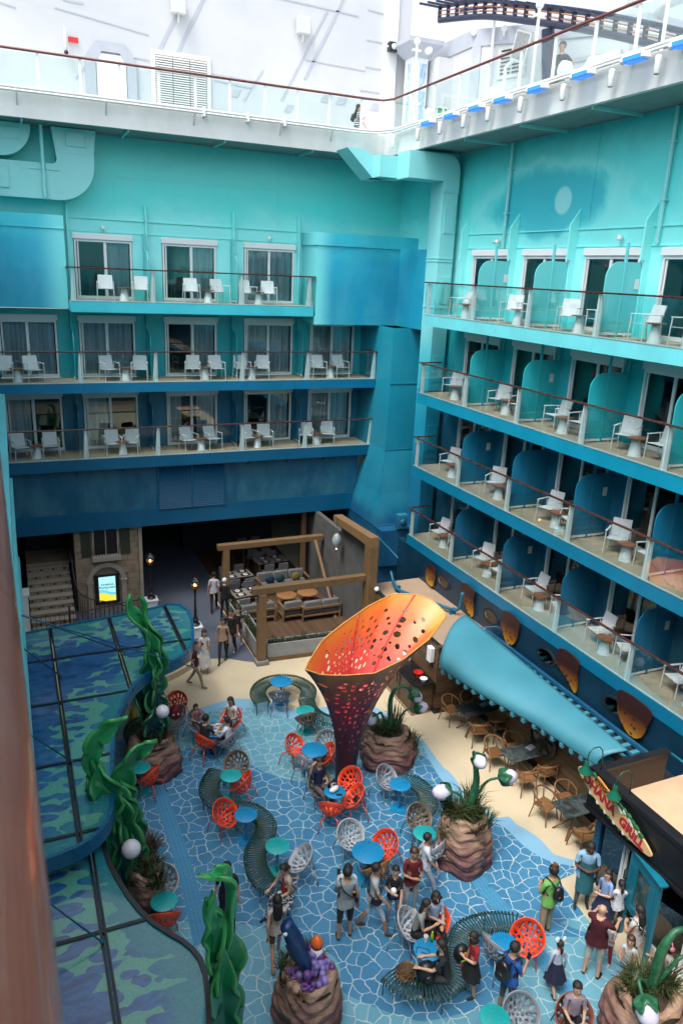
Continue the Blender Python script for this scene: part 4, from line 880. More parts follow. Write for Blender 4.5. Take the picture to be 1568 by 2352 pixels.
for n, (y, z, k) in (('nearest the corner duct, small', (22.2, 2.26, 4)), ('second from the corner, pointed', (19.75, 2.3, 0)), ('rounded one in the middle', (17.3, 2.35, 1)), ('pointed one above the canopy', (14.6, 2.4, 2)), ('large rounded one nearest the grill roof', (12.1, 2.35, 3))):
    o = outl[k]; q = smoothpoly(o, 4); q = [(y-a*1.25, z-.03+b*.95) for a, b in q]
    t = thing('spotted_fin', 'orange spotted panel on the navy wall, ' + n, 'wall panel', group='orange spotted panels on the navy wall')
    part('panel', MB().prism(q, 13.55, 13.59, axis='x'), m_but, t); part('stand_off', MB().box(13.59, 13.66, y-.03, y+.03, z+.2, z+.26), m_black, t)
# pipe on the terrace
m_pipe = M('blue painted pipe', (.006, .11, .19), .4)
t = thing('terrace_pipe', 'thick blue bent pipe lying across the tan terrace roof', 'pipe')
part('pipe', MB().path(catmull([(12.35, 23.0, RZ+.5), (12.3, 22.6, RZ+.2), (12.25, 22.0, RZ+.16), (12.75, 21.0, RZ+.16), (13.1, 20.2, RZ+.16), (13.3, 19.8, RZ+.25), (13.35, 19.7, RZ+.9)], 4), .055, 10), m_pipe, t, True)
for p in ((12.3, 22.3), (12.75, 21.0), (13.2, 20.0)): part('pipe_foot', MB().box(p[0]-.1, p[0]+.1, p[1]-.04, p[1]+.04, RZ, RZ+.22), m_pipe, t)
t = thing('wall_fan_box', 'small teal louvre box on the corner wall beside the lowest balcony', 'vent box', (13.75, 25.0, 3.75)); part('housing', MB().bbox(-.2, .2, -.15, .15, -.3, .3, .02), m_pillar, t); part('fan_grille', MB().lathe([(.14, 0), (.1, .04), (.03, .04)], 14).xf(Matrix.Translation((0, -.15, 0)) @ Matrix.Rotation(pi/2, 4, 'X')), m_pipe, t, True)
t = thing('thin_wall_pipe', 'thin blue pipe bent over the corner tower base', 'pipe'); part('pipe', MB().path([(12.66, 25.1, 2.1), (12.66, 25.1, 3.2), (12.68, 24.9, 3.25), (12.7, 23.2, 3.0), (12.72, 23.18, 2.95)], .025, 6), m_pipe, t, True)

# ------------------------------------------------------------------ grill kiosk
kg = thing('grill_kiosk', 'black fascia kiosk with glass doors at the lower right under the surfboard sign', 'kiosk')
FX = 10.8; KY = 10.45; m_fas = M('black fascia sheet', (.010, .010, .012), .4, var=.3, scale=2)
for a, b in ((KY, 6.62), (6.60, 3.0), (2.98, -1)): part('fascia_panel', MB().box(FX, FX+.14, b, a, 2.2, 3.02), m_fas, kg)
part('fascia_trim', MB().box(FX-.04, FX+.2, -1, KY+.03, 3.022, 3.12), m_fas, kg); part('fascia_trim', MB().box(FX-.05, FX+.04, -1, KY+.02, 2.14, 2.19), m_fas, kg); part('fascia_trim', MB().box(FX-.02, FX+.06, -1, KY+.01, 2.08, 2.135), m_black, kg)
part('end_panel', MB().box(FX+.142, 12.9, KY-.1, KY-.0, 2.05, 3.0), wood('dark stained panel', (.02, .012, .01), (.05, .03, .02)), kg); part('end_coping', MB().box(FX+.2, 12.95, KY-.14, KY+.04, 3.0, 3.07), m_black, kg)
part('roof', MB().box(FX+.14, 13.64, -1, KY-.1, 2.28, 2.3), M('peach roof coating', (.62, .40, .25), .8, var=.06), kg)
part('soffit', MB().box(FX, 13.6, -1, KY-.1, 2.1, 2.13), m_black, kg)
part('side_wall', MB().box(11.25, 12.6, KY-.2, KY-.1, 0, 2.09), m_black, kg)
part('corner_post', MB().bbox(11.16, 11.26, KY-.2, KY-.02, 0, 2.09, .01), m_pillar, kg)
part('back_wall', MB().box(13.3, 13.6, -1, KY-.3, 0, 2.09), M('warm interior wall', (.28, .22, .15), .8), kg)
part('inner_counter', MB().bbox(12.2, 12.8, 6.0, 9.2, 0, 1.0, .02), m_plank, kg)
for y in (9.6, 8.9, 7.8, 7.0, 6.2):
    d = part('glass_door', MB().bbox(11.20, 11.27, y-.05, y+.02, .02, 2.07, .006).bbox(11.20, 11.27, y-.14, y-.07, .02, 2.07, .006), m_frame, kg)
    part('door_handle', MB().path([(11.2, y-.2, .95), (11.12, y-.2, .97), (11.12, y-.2, 1.2), (11.2, y-.2, 1.22)], .014, 6), m_black, d)
for a, b in ((10.2, 9.62), (9.45, 8.92), (8.75, 7.82), (7.65, 7.02), (6.85, 6.22), (6.0, 3)): part('glass_pane', MB().box(11.228, 11.236, b, a, .05, 2.05), m_winglass, kg)
part('threshold', MB().box(11.18, 11.3, 3, 10.25, .0, .045), m_frame, kg)
part('roof_handrail', MB().path([(12.95, 10.6, 2.3), (12.95, 10.6, 2.95), (12.95, 10.45, 3.02), (12.95, 9.6, 3.02), (12.95, 9.45, 2.95), (12.95, 9.45, 2.3)], .03, 8), m_pipe, kg, True)
# surfboard sign
m_board = M('cream surfboard paint', (.66, .44, .20), .4, var=.08, scale=4)
m_rr = M('dark red lettering', (.42, .015, .03), .4); m_leaf = M('leaf green paint', (.02, .13, .05), .45, var=.4, scale=12); m_wht = M('white flower paint', (.7, .7, .66), .5)
sg = thing('surfboard_sign', 'cream surfboard sign with red lettering on the black fascia', 'sign', (FX-.06, 9.62, 2.68), 0)
# board plane: local y along -Y (reading direction), z up
tilt = radians(-13); BS = 1.24
def brd(pts, x0, x1, mat, name, parent=sg, **k):
    q = []
    for a, b in pts:
        A = (a*cos(tilt)-b*sin(tilt))*BS; B = (a*sin(tilt)+b*cos(tilt))*BS; q.append((-A, B))
    return part(name, MB().prism(q, x0, x1, axis='x'), mat, parent, **k)
HB = [(.92*cos(2*pi*i/36)*(1 if cos(2*pi*i/36) < 0 else 1.0), .2*sin(2*pi*i/36)*(1.0-.25*max(0, cos(2*pi*i/36)))) for i in range(36)]
brd(HB, -.045, 0, m_board, 'surfboard')
def text(s, size, mat, parent, loc, mw, name='lettering', ext=.006, off=.0, sx=1.):
    cu = bpy.data.curves.new(name, 'FONT'); cu.body = s; cu.size = size; cu.extrude = ext; cu.offset = off; cu.align_x = 'CENTER'; cu.align_y = 'CENTER'; cu.resolution_u = 3
    ob = bpy.data.objects.new(name, cu); COL.objects.link(ob)
    dg = bpy.context.evaluated_depsgraph_get(); me = bpy.data.meshes.new_from_object(ob.evaluated_get(dg)); me.name = name
    bpy.data.objects.remove(ob); bpy.data.curves.remove(cu); me.materials.clear(); me.materials.append(mat)
    me.transform(Matrix.Diagonal((sx, 1, 1, 1))); me.transform(mw)
    return put(name, me, parent, loc)
# text local x -> -Y, local y -> +Z, normal -> -X
TM = Matrix(((0, 0, -1, 0), (-1, 0, 0, 0), (0, 1, 0, 0), (0, 0, 0, 1)))
TT = TM @ Matrix.Rotation(tilt, 4, 'Z')
text('ʻOHANA', .29, m_rr, sg, (-.052, .45, .09), TT, off=.012, sx=.95)
text('GRILL', .29, m_rr, sg, (-.052, -.57, -.14), TT, off=.012, sx=.95)
def rot2(a, b): return (a*cos(tilt)-b*sin(tilt), a*sin(tilt)+b*cos(tilt))
pa, pb = rot2(-.28, .17)
plk = brd([(-.5, .12), (-.02, .12), (0, .24), (-.48, .26)], -.075, -.046, M('orange plank paint', (.6, .24, .04), .5), 'name_plank')
text('STITCH\'S', .125, m_black, plk, (-.08, .316, .304), TT, off=.004)
lf_ = [(-.78, .1), (-.72, .16), (-.66, .15), (-.58, .19), (.08, .2), (.18, .2), (.3, .2), (.4, .17), (.5, .16), (.62, .12), (-.6, -.17), (-.45, -.19), (-.2, -.21), (.0, -.2), (.25, -.19), (.45, -.16), (-.72, -.1)]
for i, (a, b) in enumerate(lf_):
    r_ = .045 if b > 0 else .026; brd([(a+r_*(1+.3*cos(5*j))*cos(j*pi/5), b+r_*.7*(1+.3*sin(3*j))*sin(j*pi/5)) for j in range(10)], -.06, -.01, m_leaf, 'painted_leaf')
for i, (a, b) in enumerate([(.1, .16), (.16, .13), (.22, .19), (.36, .16), (.42, .13), (.55, .1), (-.5, -.165), (-.3, -.18), (-.1, -.185), (.12, -.18), (.35, -.16)]):
    r_ = .03; brd([(a+r_*(1+.35*cos(5*j*pi/5))*cos(j*pi/5), b+r_*(1+.35*cos(5*j*pi/5))*sin(j*pi/5)) for j in range(10)], -.07, -.061, m_wht, 'painted_flower')
for n, y in (('left gooseneck lamp above the surfboard sign', 10.3), ('right gooseneck lamp above the surfboard sign', 9.45)):
    t = thing('gooseneck_lamp', 'green ' + n, 'lamp', (FX+.1, y, 3.12), 0, 'green gooseneck lamps on the fascia')
    part('gooseneck', MB().path([(0, -.0, 0), (0, 0, .35), (-.04, 0, .5), (-.14, 0, .6), (-.3, 0, .6), (-.4, 0, .5), (-.42, 0, .3)], .014, 6), M('dark green enamel', (.01, .07, .045), .3), t, True)
    part('lamp_shade', MB().lathe([(.04, .32), (.05, .22), (.055, .18), (.135, .08), (.145, .05), (.135, .05), (.05, .17)], 18, (-.42, 0)), M('green enamel shade', (.01, .12, .07), .25), t, 'auto')
# teal menu board
m_teal = M('teal painted wood', (.005, .15, .22), .35, var=.12, scale=3)
mbd = thing('menu_board', 'freestanding teal menu board on two posts in front of the glass doors', 'notice board', (10.86, 9.02)+(0,), 0)
bx = Vector((10.86, 9.02)); by = Vector((10.66, 8.16)); Dv = (by-bx); Ln = max(.9, Dv.length); an = atan2(Dv.y, Dv.x); mbd.rotation_euler[2] = an
part('post', MB().bbox(-.04, .04, -.05, .05, 0, 2.1, .01), m_teal, mbd); part('post', MB().bbox(Ln-.04, Ln+.04, -.05, .05, 0, 2.1, .01), m_teal, mbd)
fr_ = part('board', MB().bbox(.04, Ln-.04, -.045, .045, .75, .95, .01).bbox(.04, Ln-.04, -.045, .045, 1.85, 2.08, .01).bbox(.04, .24, -.045, .045, .95, 1.85, .01).bbox(Ln-.24, Ln-.04, -.045, .045, .95, 1.85, .01), m_teal, mbd)
part('backing', MB().box(.24, Ln-.24, .0, .03, .95, 1.85), m_teal, fr_); part('display_glass', MB().box(.26, Ln-.26, -.02, -.001, .98, 1.82).box(.26, Ln-.26, .031, .04, .98, 1.82), M('dull green display', (.03, .07, .055), .12), fr_)
part('cap', MB().bbox(-.12, Ln+.12, -.09, .09, 2.1, 2.16, .01), m_teal, mbd)

# ------------------------------------------------------------------ street side: stone facade, stairs, promenade
m_stone = M('buff limestone', (.27, .21, .145), .8, var=.25, scale=3, bump=.3, bscale=40); m_trim = M('pale stone trim', (.36, .31, .25), .75, var=.1)
sf = thing('stone_house_facade', 'buff stone facade with arched niche and shuttered window under the far wall', 'building facade')
yF = 28.35
rng = random.Random(3)
part('wall_core', MB().box(1.75, 4.1, yF+.05, yF+1.4, 0, 3.6), m_stone, sf)
bc = {}
for r in range(14):
    x = 1.75-(.0 if r % 2 else .22); z = r*.25
    while x < 4.1:
        L = rng.choice((.38, .44, .5)); a, b = max(1.75, x), min(4.1, x+L); x += L
        if b-a < .05: continue
        cx_ = (a+b)/2; zc = z+.12
        if abs(cx_-2.85) < .62 and zc < 1.3 or (cx_-2.85)**2+(zc-1.3)**2 < .62**2 and zc > 1.3: continue
        if 2.3 < cx_ < 3.5 and 2.3 < zc: continue
        k = round(b-a, 3)
        if k not in bc: bc[k] = MB().bbox(0, k-.012, 0, .05, 0, .238, .006).mesh('stone', m_stone)
        put('stone', bc[k], sf, (a, yF-rng.uniform(0, .012), z))
part('corner_trim', MB().bbox(4.1, 4.24, yF-.03, yF+.6, 0, 3.6, .01), m_trim, sf)
ar = [(2.85+.72*cos(R(a)), 1.3+.72*sin(R(a))) for a in range(0, 181, 12)]; ai = [(2.85+.54*cos(R(a)), 1.3+.54*sin(R(a))) for a in range(180, -1, -12)]
part('arch_trim', MB().prism(ar+ai, yF-.1, yF+.04, axis='y'), m_trim, sf)
for x in (2.13, 3.39): part('pilaster', MB().bbox(x, x+.18, yF-.1, yF+.04, 0, 1.2, .01), m_trim, sf); part('capital', MB().bbox(x-.04, x+.22, yF-.13, yF+.04, 1.2, 1.3, .01), m_trim, sf)
part('niche', MB().prism([(2.31, 0), (3.39, 0), (3.39, 1.3)]+[(2.85+.54*cos(R(a)), 1.3+.54*sin(R(a))) for a in range(12, 180, 12)]+[(2.31, 1.3)], yF+.03, yF+.045, axis='y'), m_stone, sf)
part('window_sill_box', MB().bbox(2.35, 3.4, yF-.22, yF+.04, 2.12, 2.32, .01), m_trim, sf)
wn2 = part('window', MB().bbox(2.4, 2.46, yF-.04, yF+.05, 2.34, 3.5, .006).bbox(3.3, 3.36, yF-.04, yF+.05, 2.34, 3.5, .006).bbox(2.86, 2.9, yF-.04, yF+.05, 2.34, 3.5, .006), m_trim, sf)
part('pane', MB().box(2.46, 3.3, yF+.0, yF+.03, 2.34, 3.5), m_black, wn2)
for i in range(10): part('baluster', MB().tube((2.42+i*.1, yF-.2, 2.32), (2.42+i*.1, yF-.2, 2.75), .008, n=5), m_black, wn2)
for x in (1.98, 3.42): part('shutter', MB().bbox(x, x+.36, yF-.05, yF-.02, 2.3, 3.5, .01), M('olive shutter paint', (.03, .035, .022), .6), sf)
ps = thing('poster_screen', 'bright lit poster screen with blue sky and yellow hills in the stone arch', 'screen', (2.85, yF-.02, .3))
part('screen_case', MB().bbox(-.46, .46, -.04, .04, 0, 1.25, .02), m_black, ps)
def poster():
    t = NT('lit poster picture'); p = t.obj(); s = t.sep(p); n_ = t.noise(t.scalev(p, (1, 1, 1)), 6, 3)
    h = t.math('ADD', s[2], t.math('MULTIPLY', t.math('SINE', t.math('MULTIPLY', s[0], 7.)), .07))
    hill = t.ramp(t.mapr(h, 0, 1.2), [(0, (.75, .62, .05)), (.34, (.62, .55, .05)), (.345, (.12, .5, .62)), (.44, (.15, .5, .6)), (.445, (.35, .72, .82)), (1, (.30, .62, .78))], 'CONSTANT')
    t.fin(hill, .3); t.l(hill, t.b.inputs['Emission Color']); t.b.inputs['Emission Strength'].default_value = .5; return t.mat
sc = part('screen', MB().box(-.31, .31, -.046, -.041, .12, 1.13), poster(), ps)
TX = Matrix(((1, 0, 0, 0), (0, 0, -1, 0), (0, 1, 0, 0), (0, 0, 0, 1)))
text('TAVERNA', .11, m_black, sc, (0, -.05, .80), TX, ext=.001, off=.002); text('Portorosso', .13, m_black, sc, (0, -.05, .69), TX, ext=.001, off=.002); text('~~~', .09, m_black, sc, (0, -.05, .62), TX, ext=.001)
st = thing('stone_staircase', 'worn stone staircase with scalloped treads rising under the far wall', 'staircase')
for i in range(9):
    s_ = part('step', MB().box(.05, 1.55, 26.9+i*.29, 26.9+i*.29+.3, i*.19, i*.19+.17), m_stone, st)
    part('tread', MB().bbox(.03, 1.57, 26.87+i*.29, 26.9+i*.29+.3, i*.19+.172, i*.19+.21, .008), m_trim, s_)
    for k in range(7): part('tile', MB().box(.1+k*.21, .17+k*.21, 26.893+i*.29, 26.899+i*.29, i*.19+.06, i*.19+.13), m_trim if (k+i) % 2 else m_black, s_)
part('landing', MB().box(.05, 1.75, 29.5, 32, 1.7, 1.8), m_stone, st)
part('doorway', MB().box(.1, 1.6, 31, 31.1, 1.8, 3.6), m_black, st)
part('side_pier', MB().bbox(-.5, .0, 26.6, 27.1, 0, 1.7, .02), m_white, st); part('pier_cap', MB().bbox(-.56, .06, 26.55, 27.15, 1.7, 1.82, .02), m_white, st)
rl = thing('iron_railing', 'black wrought iron railing with loops in front of the stone stairs', 'railing')
part('top_rail', MB().path([(0, 26.4, .95), (1.9, 26.45, .95), (4.0, 26.9, .95)], .02, 6), m_black, rl); part('bottom_rail', MB().path([(0, 26.4, .1), (1.9, 26.45, .1), (4.0, 26.9, .1)], .014, 6), m_black, rl)
for i in range(26):
    x = .05+i*.155; y = 26.4+max(0, (x-1.9))*.21; part('baluster', MB().tube((x, y, .1), (x, y, .95), .009, n=5), m_black, rl)
    if i % 3 == 0: part('loop', MB().path([(x+.07+.05*cos(a*pi/5), y, .6+.14*sin(a*pi/5)) for a in range(11)], .007, 4), m_black, rl)
rs = thing('iron_stair_rail', 'black curved iron stair rail sweeping down beside the stairs', 'railing')
part('top_rail', MB().path(catmull([(1.62, 29.3, 3.1), (1.62, 28.2, 2.2), (1.7, 27.3, 1.45), (2.1, 26.9, 1.2), (2.9, 26.85, .95), (3.6, 26.95, .6)], 5), .022, 6), m_black, rs, True)
for i, p in enumerate(catmull([(1.62, 29.3, 3.1), (1.62, 28.2, 2.2), (1.7, 27.3, 1.45), (2.1, 26.9, 1.2), (2.9, 26.85, .95), (3.6, 26.95, .6)], 5)): part('baluster', MB().tube((p.x, p.y, max(0, p.z-1.0)), tuple(p), .009, n=5), m_black, rs)
part('post', MB().bbox(1.3, 1.36, 26.6, 26.66, 0, 1.15, .01), m_black, rs)
# dark promenade enclosure
pr_ = thing('promenade_walls', 'dark walls and ceiling of the covered promenade under the far wall', 'wall')
part('back_wall', MB().box(-2, 16, 44, 44.2, 0, 3.7), m_dark, pr_); part('side_wall', MB().box(4.25, 4.3, 29.5, 44, 0, 3.6), m_dark, pr_); part('ceiling', MB().box(-2, 16, 36, 60, 3.5, 3.7), m_dark, pr_)
m_lant = emis('lantern bulb', (1, .45, .12), 14)
m_lgl = glass('lantern glass', (.9, .8, .6), .6, .05)
def lamp(name_, loc):
    t = thing('street_lamp', name_, 'street lamp', loc, 0, 'black street lamps')
    part('pedestal', MB().bbox(-.2, .2, -.2, .2, 0, .4, .02).bbox(-.24, .24, -.24, .24, .4, .48, .02), m_white, t)
    part('pole', MB().lathe([(.16, .48), (.17, .53), (.10, .58), (.09, .66), (.12, .70), (.06, .78), (.05, 1.0), (.07, 1.04), (.04, 1.1), (.035, 1.75), (.06, 1.8), (.05, 1.86), (.09, 1.9)], 14), m_black, t, 'auto')
    lh = part('lantern_frame', MB().lathe([(.09, 1.9), (.10, 1.93), (.09, 1.93)], 6, cap=True), m_black, t)
    for k in range(6): part('glazing_bar', MB().tube((.09*cos(k*pi/3), .09*sin(k*pi/3), 1.93), (.17*cos(k*pi/3), .17*sin(k*pi/3), 2.2), .008, n=4), m_black, lh)
    part('glass', MB().lathe([(.085, 1.935), (.163, 2.195)], 6, cap=False), m_lgl, lh)
    part('bulb', MB().sphere((0, 0, 2.05), .03, 8, 6, sc=(1, 1, 1.6)), m_lant, lh, True)
    part('lantern_roof', MB().lathe([(.22, 2.2), (.20, 2.24), (.09, 2.33), (.04, 2.36), (.02, 2.44)], 6), m_black, t)
lamp('black street lamp with lit lantern on a white pedestal beside the coral canopy', (5.54, 25.06)+(0,))
lamp('black street lamp with lit lantern in the shade beside the stone facade', (4.45, 27.9, 0))

# ------------------------------------------------------------------ restaurant under the far wall
rt = thing('restaurant_frame', 'oak post and beam frame of the open restaurant', 'pergola')
part('post', MB().bbox(7.06, 7.34, 22.26, 22.52, .16, 2.62, .012), m_oak, rt); part('post_foot', MB().bbox(6.98, 7.42, 22.18, 22.6, 0, .16, .02), M('concrete foot', (.2, .2, .19), .8), rt)
part('beam', MB().bbox(6.86, 11.0, 22.27, 22.51, 2.622, 2.86, .012), m_oak, rt)
part('portal_post', MB().bbox(11.0, 11.34, 22.1, 22.55, 0, 3.95, .015), m_oak, rt)
part('portal_beam', MB().add([(11.0,22.1,3.95),(11.34,22.1,3.95),(11.34,25.4,3.85),(11.0,25.4,3.85),(11.0,22.1,4.3),(11.34,22.1,4.3),(11.34,25.4,4.12),(11.0,25.4,4.12)], [(0,3,2,1),(4,5,6,7),(0,1,5,4),(1,2,6,5),(2,3,7,6),(3,0,4,7)]), m_oak, rt)
part('post', MB().bbox(7.1, 7.36, 27.0, 27.26, 0, 2.5, .012), m_oak, rt); part('beam', MB().bbox(6.9, 11.3, 27.0, 27.26, 2.502, 2.72, .012), m_oak, rt)
part('leaning_post', MB().path([(11.05, 24.9, 0), (10.95, 27.0, 2.55)], .07, 4), m_oak, rt)
part('column', MB().bbox(10.9, 11.1, 28.5, 28.7, 0, 3.5, .01), m_plank, rt)
gw = thing('concrete_side_wall', 'grey concrete wall inside the oak portal at the right of the restaurant', 'wall')
part('wall', MB().box(11.36, 11.55, 22.56, 25.4, 0, 3.8).box(11.36, 11.55, 25.401, 30, 0, 3.38), M('grey concrete', (.085, .085, .083), .8, var=.25, scale=2, bump=.2), gw)
part('back_wall', MB().box(7, 11.4, 34, 34.2, 0, 3.5), m_dark, gw)
fl_ = thing('restaurant_floor', 'brown plank terrace floor of the restaurant', 'floor')
pk = {}
for i in range(27):
    x = 7.45+i*.145; put('floorboard', pk.setdefault('a', MB().bbox(0, .141, 0, 11.2, 0, .02, .002).mesh('floorboard', wood('terrace board wood', (.06, .033, .018), (.12, .07, .04), (10, 1, 1)))), fl_, (x, 22.7, .012))
def planter(label, a, b, w, n_tufts):
    a = Vector(a); b = Vector(b); L = (b-a).length; t = thing('concrete_planter', label, 'planter', (a.x, a.y, 0), atan2((b-a).y, (b-a).x), 'grey planters round the restaurant')
    m_c = bpy.data.materials.get('grey planter concrete') or M('grey planter concrete', (.24, .25, .25), .75, var=.15, scale=3)
    part('base_strip', MB().box(0, L, -.02, w+.02, 0, .14), m_oak, t)
    for i in range(2): part('side_panel', MB().bbox(0, L, 0, .05, .145+i*.26, .40+i*.26, .006), m_c, t)
    part('side_panel', MB().bbox(0, L, w-.05, w, .145, .66, .006), m_c, t); part('end_panel', MB().box(0, .05, .05, w-.05, .145, .66), m_c, t); part('end_panel', MB().box(L-.05, L, .05, w-.05, .145, .66), m_c, t)
    part('soil', MB().box(.05, L-.05, .05, w-.05, .3, .58), M('dark soil', (.02, .014, .01), .9), t)
    # low leafy plants
    rg = random.Random(int(L*100)); m_lf = bpy.data.materials.get('small dark leaves') or M('small dark leaves', (.028, .05, .018), .5, var=.5, scale=9)
    for q in range(n_tufts):
        cx_ = (q+.5)/n_tufts*(L-.2)+.1; lv_ = MB()
        for k in range(90):
            th = rg.random()*6.28; rr = rg.random()**.5*.22; hz = .58+rg.random()*(.34 if q % 3 == 0 else .2)*(1-rr*2.2); p = Vector((cx_+rr*cos(th), w/2+rr*.6*sin(th), hz)); d = Vector((rg.uniform(-1, 1), rg.uniform(-1, 1), rg.uniform(-.2, 1))).normalized(); s = d.cross(Vector((rg.uniform(-1,1), rg.uniform(-1,1), .3))).normalized()
            lv_.add([tuple(p-s*.012), tuple(p+d*.03-s*.02), tuple(p+d*.06), tuple(p+d*.03+s*.02)], [(0, 1, 2, 3)])
        part('foliage', lv_, m_lf, t, kind='stuff')
    return t
planter('grey planter box with low shrubs along the front of the restaurant', (7.42, 22.42), (11.0, 22.2), .42, 9)
planter('grey planter box with shrubs along the left side of the restaurant near the oak post', (7.15, 25.0), (7.12, 22.65), .4, 6)
planter('grey planter box with shrubs along the left side of the restaurant further in the shade', (7.1, 28.4), (7.1, 25.1), .4, 7)
m_cush = M('grey cushion fabric', (.13, .13, .13), .85, var=.1, bump=.15, bscale=200)
def sofa(label, x, y, L, rz):
    t = thing('sofa', label, 'sofa', (x, y, .032), rz, 'wooden framed sofas in the restaurant')
    part('seat_cushion', MB().bbox(-L/2+.06, L/2-.06, -.3, .3, .26, .42, .04), m_cush, t, 'auto'); n = max(1, round(L/.75))
    for i in range(n): part('back_cushion', MB().bbox(-L/2+.06+i*(L-.12)/n, -L/2+.06+(i+1)*(L-.12)/n-.01, .2, .36, .42, .82, .04), m_cush, t, 'auto')
    part('frame', MB().bbox(-L/2, L/2, -.34, .36, .18, .25, .01), m_oak, t); part('back_rail', MB().bbox(-L/2+.05, L/2-.05, .36, .40, .5, .6, .01), m_oak, t)
    for sx in (-1, 1):
        for y_ in (-.3, .34): part('leg', MB().bbox(sx*(L/2-.03)-.035, sx*(L/2-.03)+.035, y_-.04, y_+.04, 0, .6, .008), m_oak, t)
        part('armrest', MB().bbox(sx*(L/2-.03)-.05, sx*(L/2-.03)+.05, -.34, .36, .6, .64, .008), m_oak, t)
sofa('long grey sofa seen from behind at the right of the restaurant', 10.45, 25.25, 1.6, pi)
sofa('single grey armchair seen from behind in the middle of the restaurant', 9.35, 25.45, .85, pi)
sofa('grey two seat sofa seen from behind beside the front oak post', 8.0, 25.65, 1.4, pi)
sofa('long grey sofa facing the plaza with dark and green cushions', 9.9, 28.0, 2.2, 0)
for n, c, x in (('dark navy', (.01, .03, .06), 9.35), ('dark teal', (.01, .05, .06), 9.8), ('olive yellow', (.16, .13, .02), 10.5)):
    solo('cushion', MB().sphere((0, 0, 0), .2, 10, 6, sc=(1, .4, 1)).xf(Matrix.Rotation(.5, 4, 'Y')), M(n+' cushion', c, .8), n + ' throw cushion on the sofa facing the plaza', 'cushion', True, loc=(x, 27.98, .62))
for n, x in (('left', 9.6), ('right', 10.5)):
    t = thing('coffee_table', 'round brown coffee table between the sofas, %s one' % n, 'table', (x, 26.6, .032), 0, 'round coffee tables'); part('tabletop', MB().lathe([(.4, .4), (.42, .42), (.42, .45), (.4, .46)], 24), m_teak, t, 'auto'); part('base', MB().lathe([(.22, 0), (.1, .1), (.1, .4)], 14), m_teak, t, 'auto')
def dining(label, x, y, L=1.2):
    t = thing('dining_table', 'set pale dining table ' + label, 'table', (x, y, .032), .08, 'set dining tables in the restaurant')
    part('tabletop', MB().bbox(-L/2, L/2, -.38, .38, .72, .75, .006), M('bleached table top', (.19, .17, .15), .5), t)
    for sx in (-1, 1): part('leg', MB().bbox(sx*(L/2-.1)-.03, sx*(L/2-.1)+.03, -.3, .3, 0, .72, .01), m_oak, t)
    for i in (-.3, .3):
        for j in (-.2, .2): part('placemat', MB().box(i-.2, i+.2, j-.13, j+.13, .751, .756), m_black, t); part('plate', MB().lathe([(.09, .757), (.1, .77)], 14, (i, j)), m_white, t); part('napkin', MB().box(i-.05, i+.05, j-.03, j+.03, .772, .79), m_trim, t)
    for i in (-.32, .32):
        for j in (-1, 1):
            c = thing('dining_chair', 'grey dining chair, %s side, %s, of table %s' % ('far' if j > 0 else 'near', 'left' if i < 0 else 'right', label), 'chair', (x+i, y+j*.62, .032), .08+(0 if j > 0 else pi), 'grey dining chairs in the restaurant')
            part('seat', MB().bbox(-.23, .23, -.22, .22, .38, .47, .02), m_cush, c); part('backrest', MB().bbox(-.23, .23, .16, .23, .5, .85, .02), m_cush, c)
            for a in (-.2, .2):
                for b in (-.19, .19): part('leg', MB().tube((a, b, 0), (a, b, .38), .018, n=5), m_oak, c)
dining('beside the left planter', 7.95, 26.7); dining('behind it on the left', 8.1, 28.6); dining('in the middle of the dark restaurant', 9.95, 29.8, 1.4); dining('furthest back in the dark', 9.8, 31.8, 1.4)
t = thing('hanging_lamp', 'large pale glass pendant lamp hanging inside the oak portal', 'lamp', (11.0, 25.0, 3.15)); part('shade', MB().lathe([(.02, .36), (.11, .30), (.18, .14), (.18, -.02), (.12, -.15), (.10, -.15)], 20), M('milky lamp glass', (.26, .30, .31), .15), t, 'auto'); part('bulb', MB().sphere((0, 0, -.27), .022), emis('pendant bulb', (1, .6, .3), 6), t, True); part('cord', MB().tube((0, 0, .5), (0, 0, 1.0), .008), m_black, t)
t = thing('white_wall_lamp', 'small white round wall lamp beside the oak portal', 'lamp', (11.3, 22.0, 2.4)); part('globe', MB().sphere((0, 0, 0), .09), m_white, t, True); part('bracket', MB().tube((0, 0, 0), (.1, 0, 0), .03), m_black, t)
for n, loc in (('on the wall beside the oak portal', (11.2, 22.06, 1.7)),): solo('wall_speaker', MB().bbox(-.06, .06, -.08, .0, -.12, .12, .02), m_trim, 'small beige loudspeaker ' + n, 'loudspeaker', loc=loc)

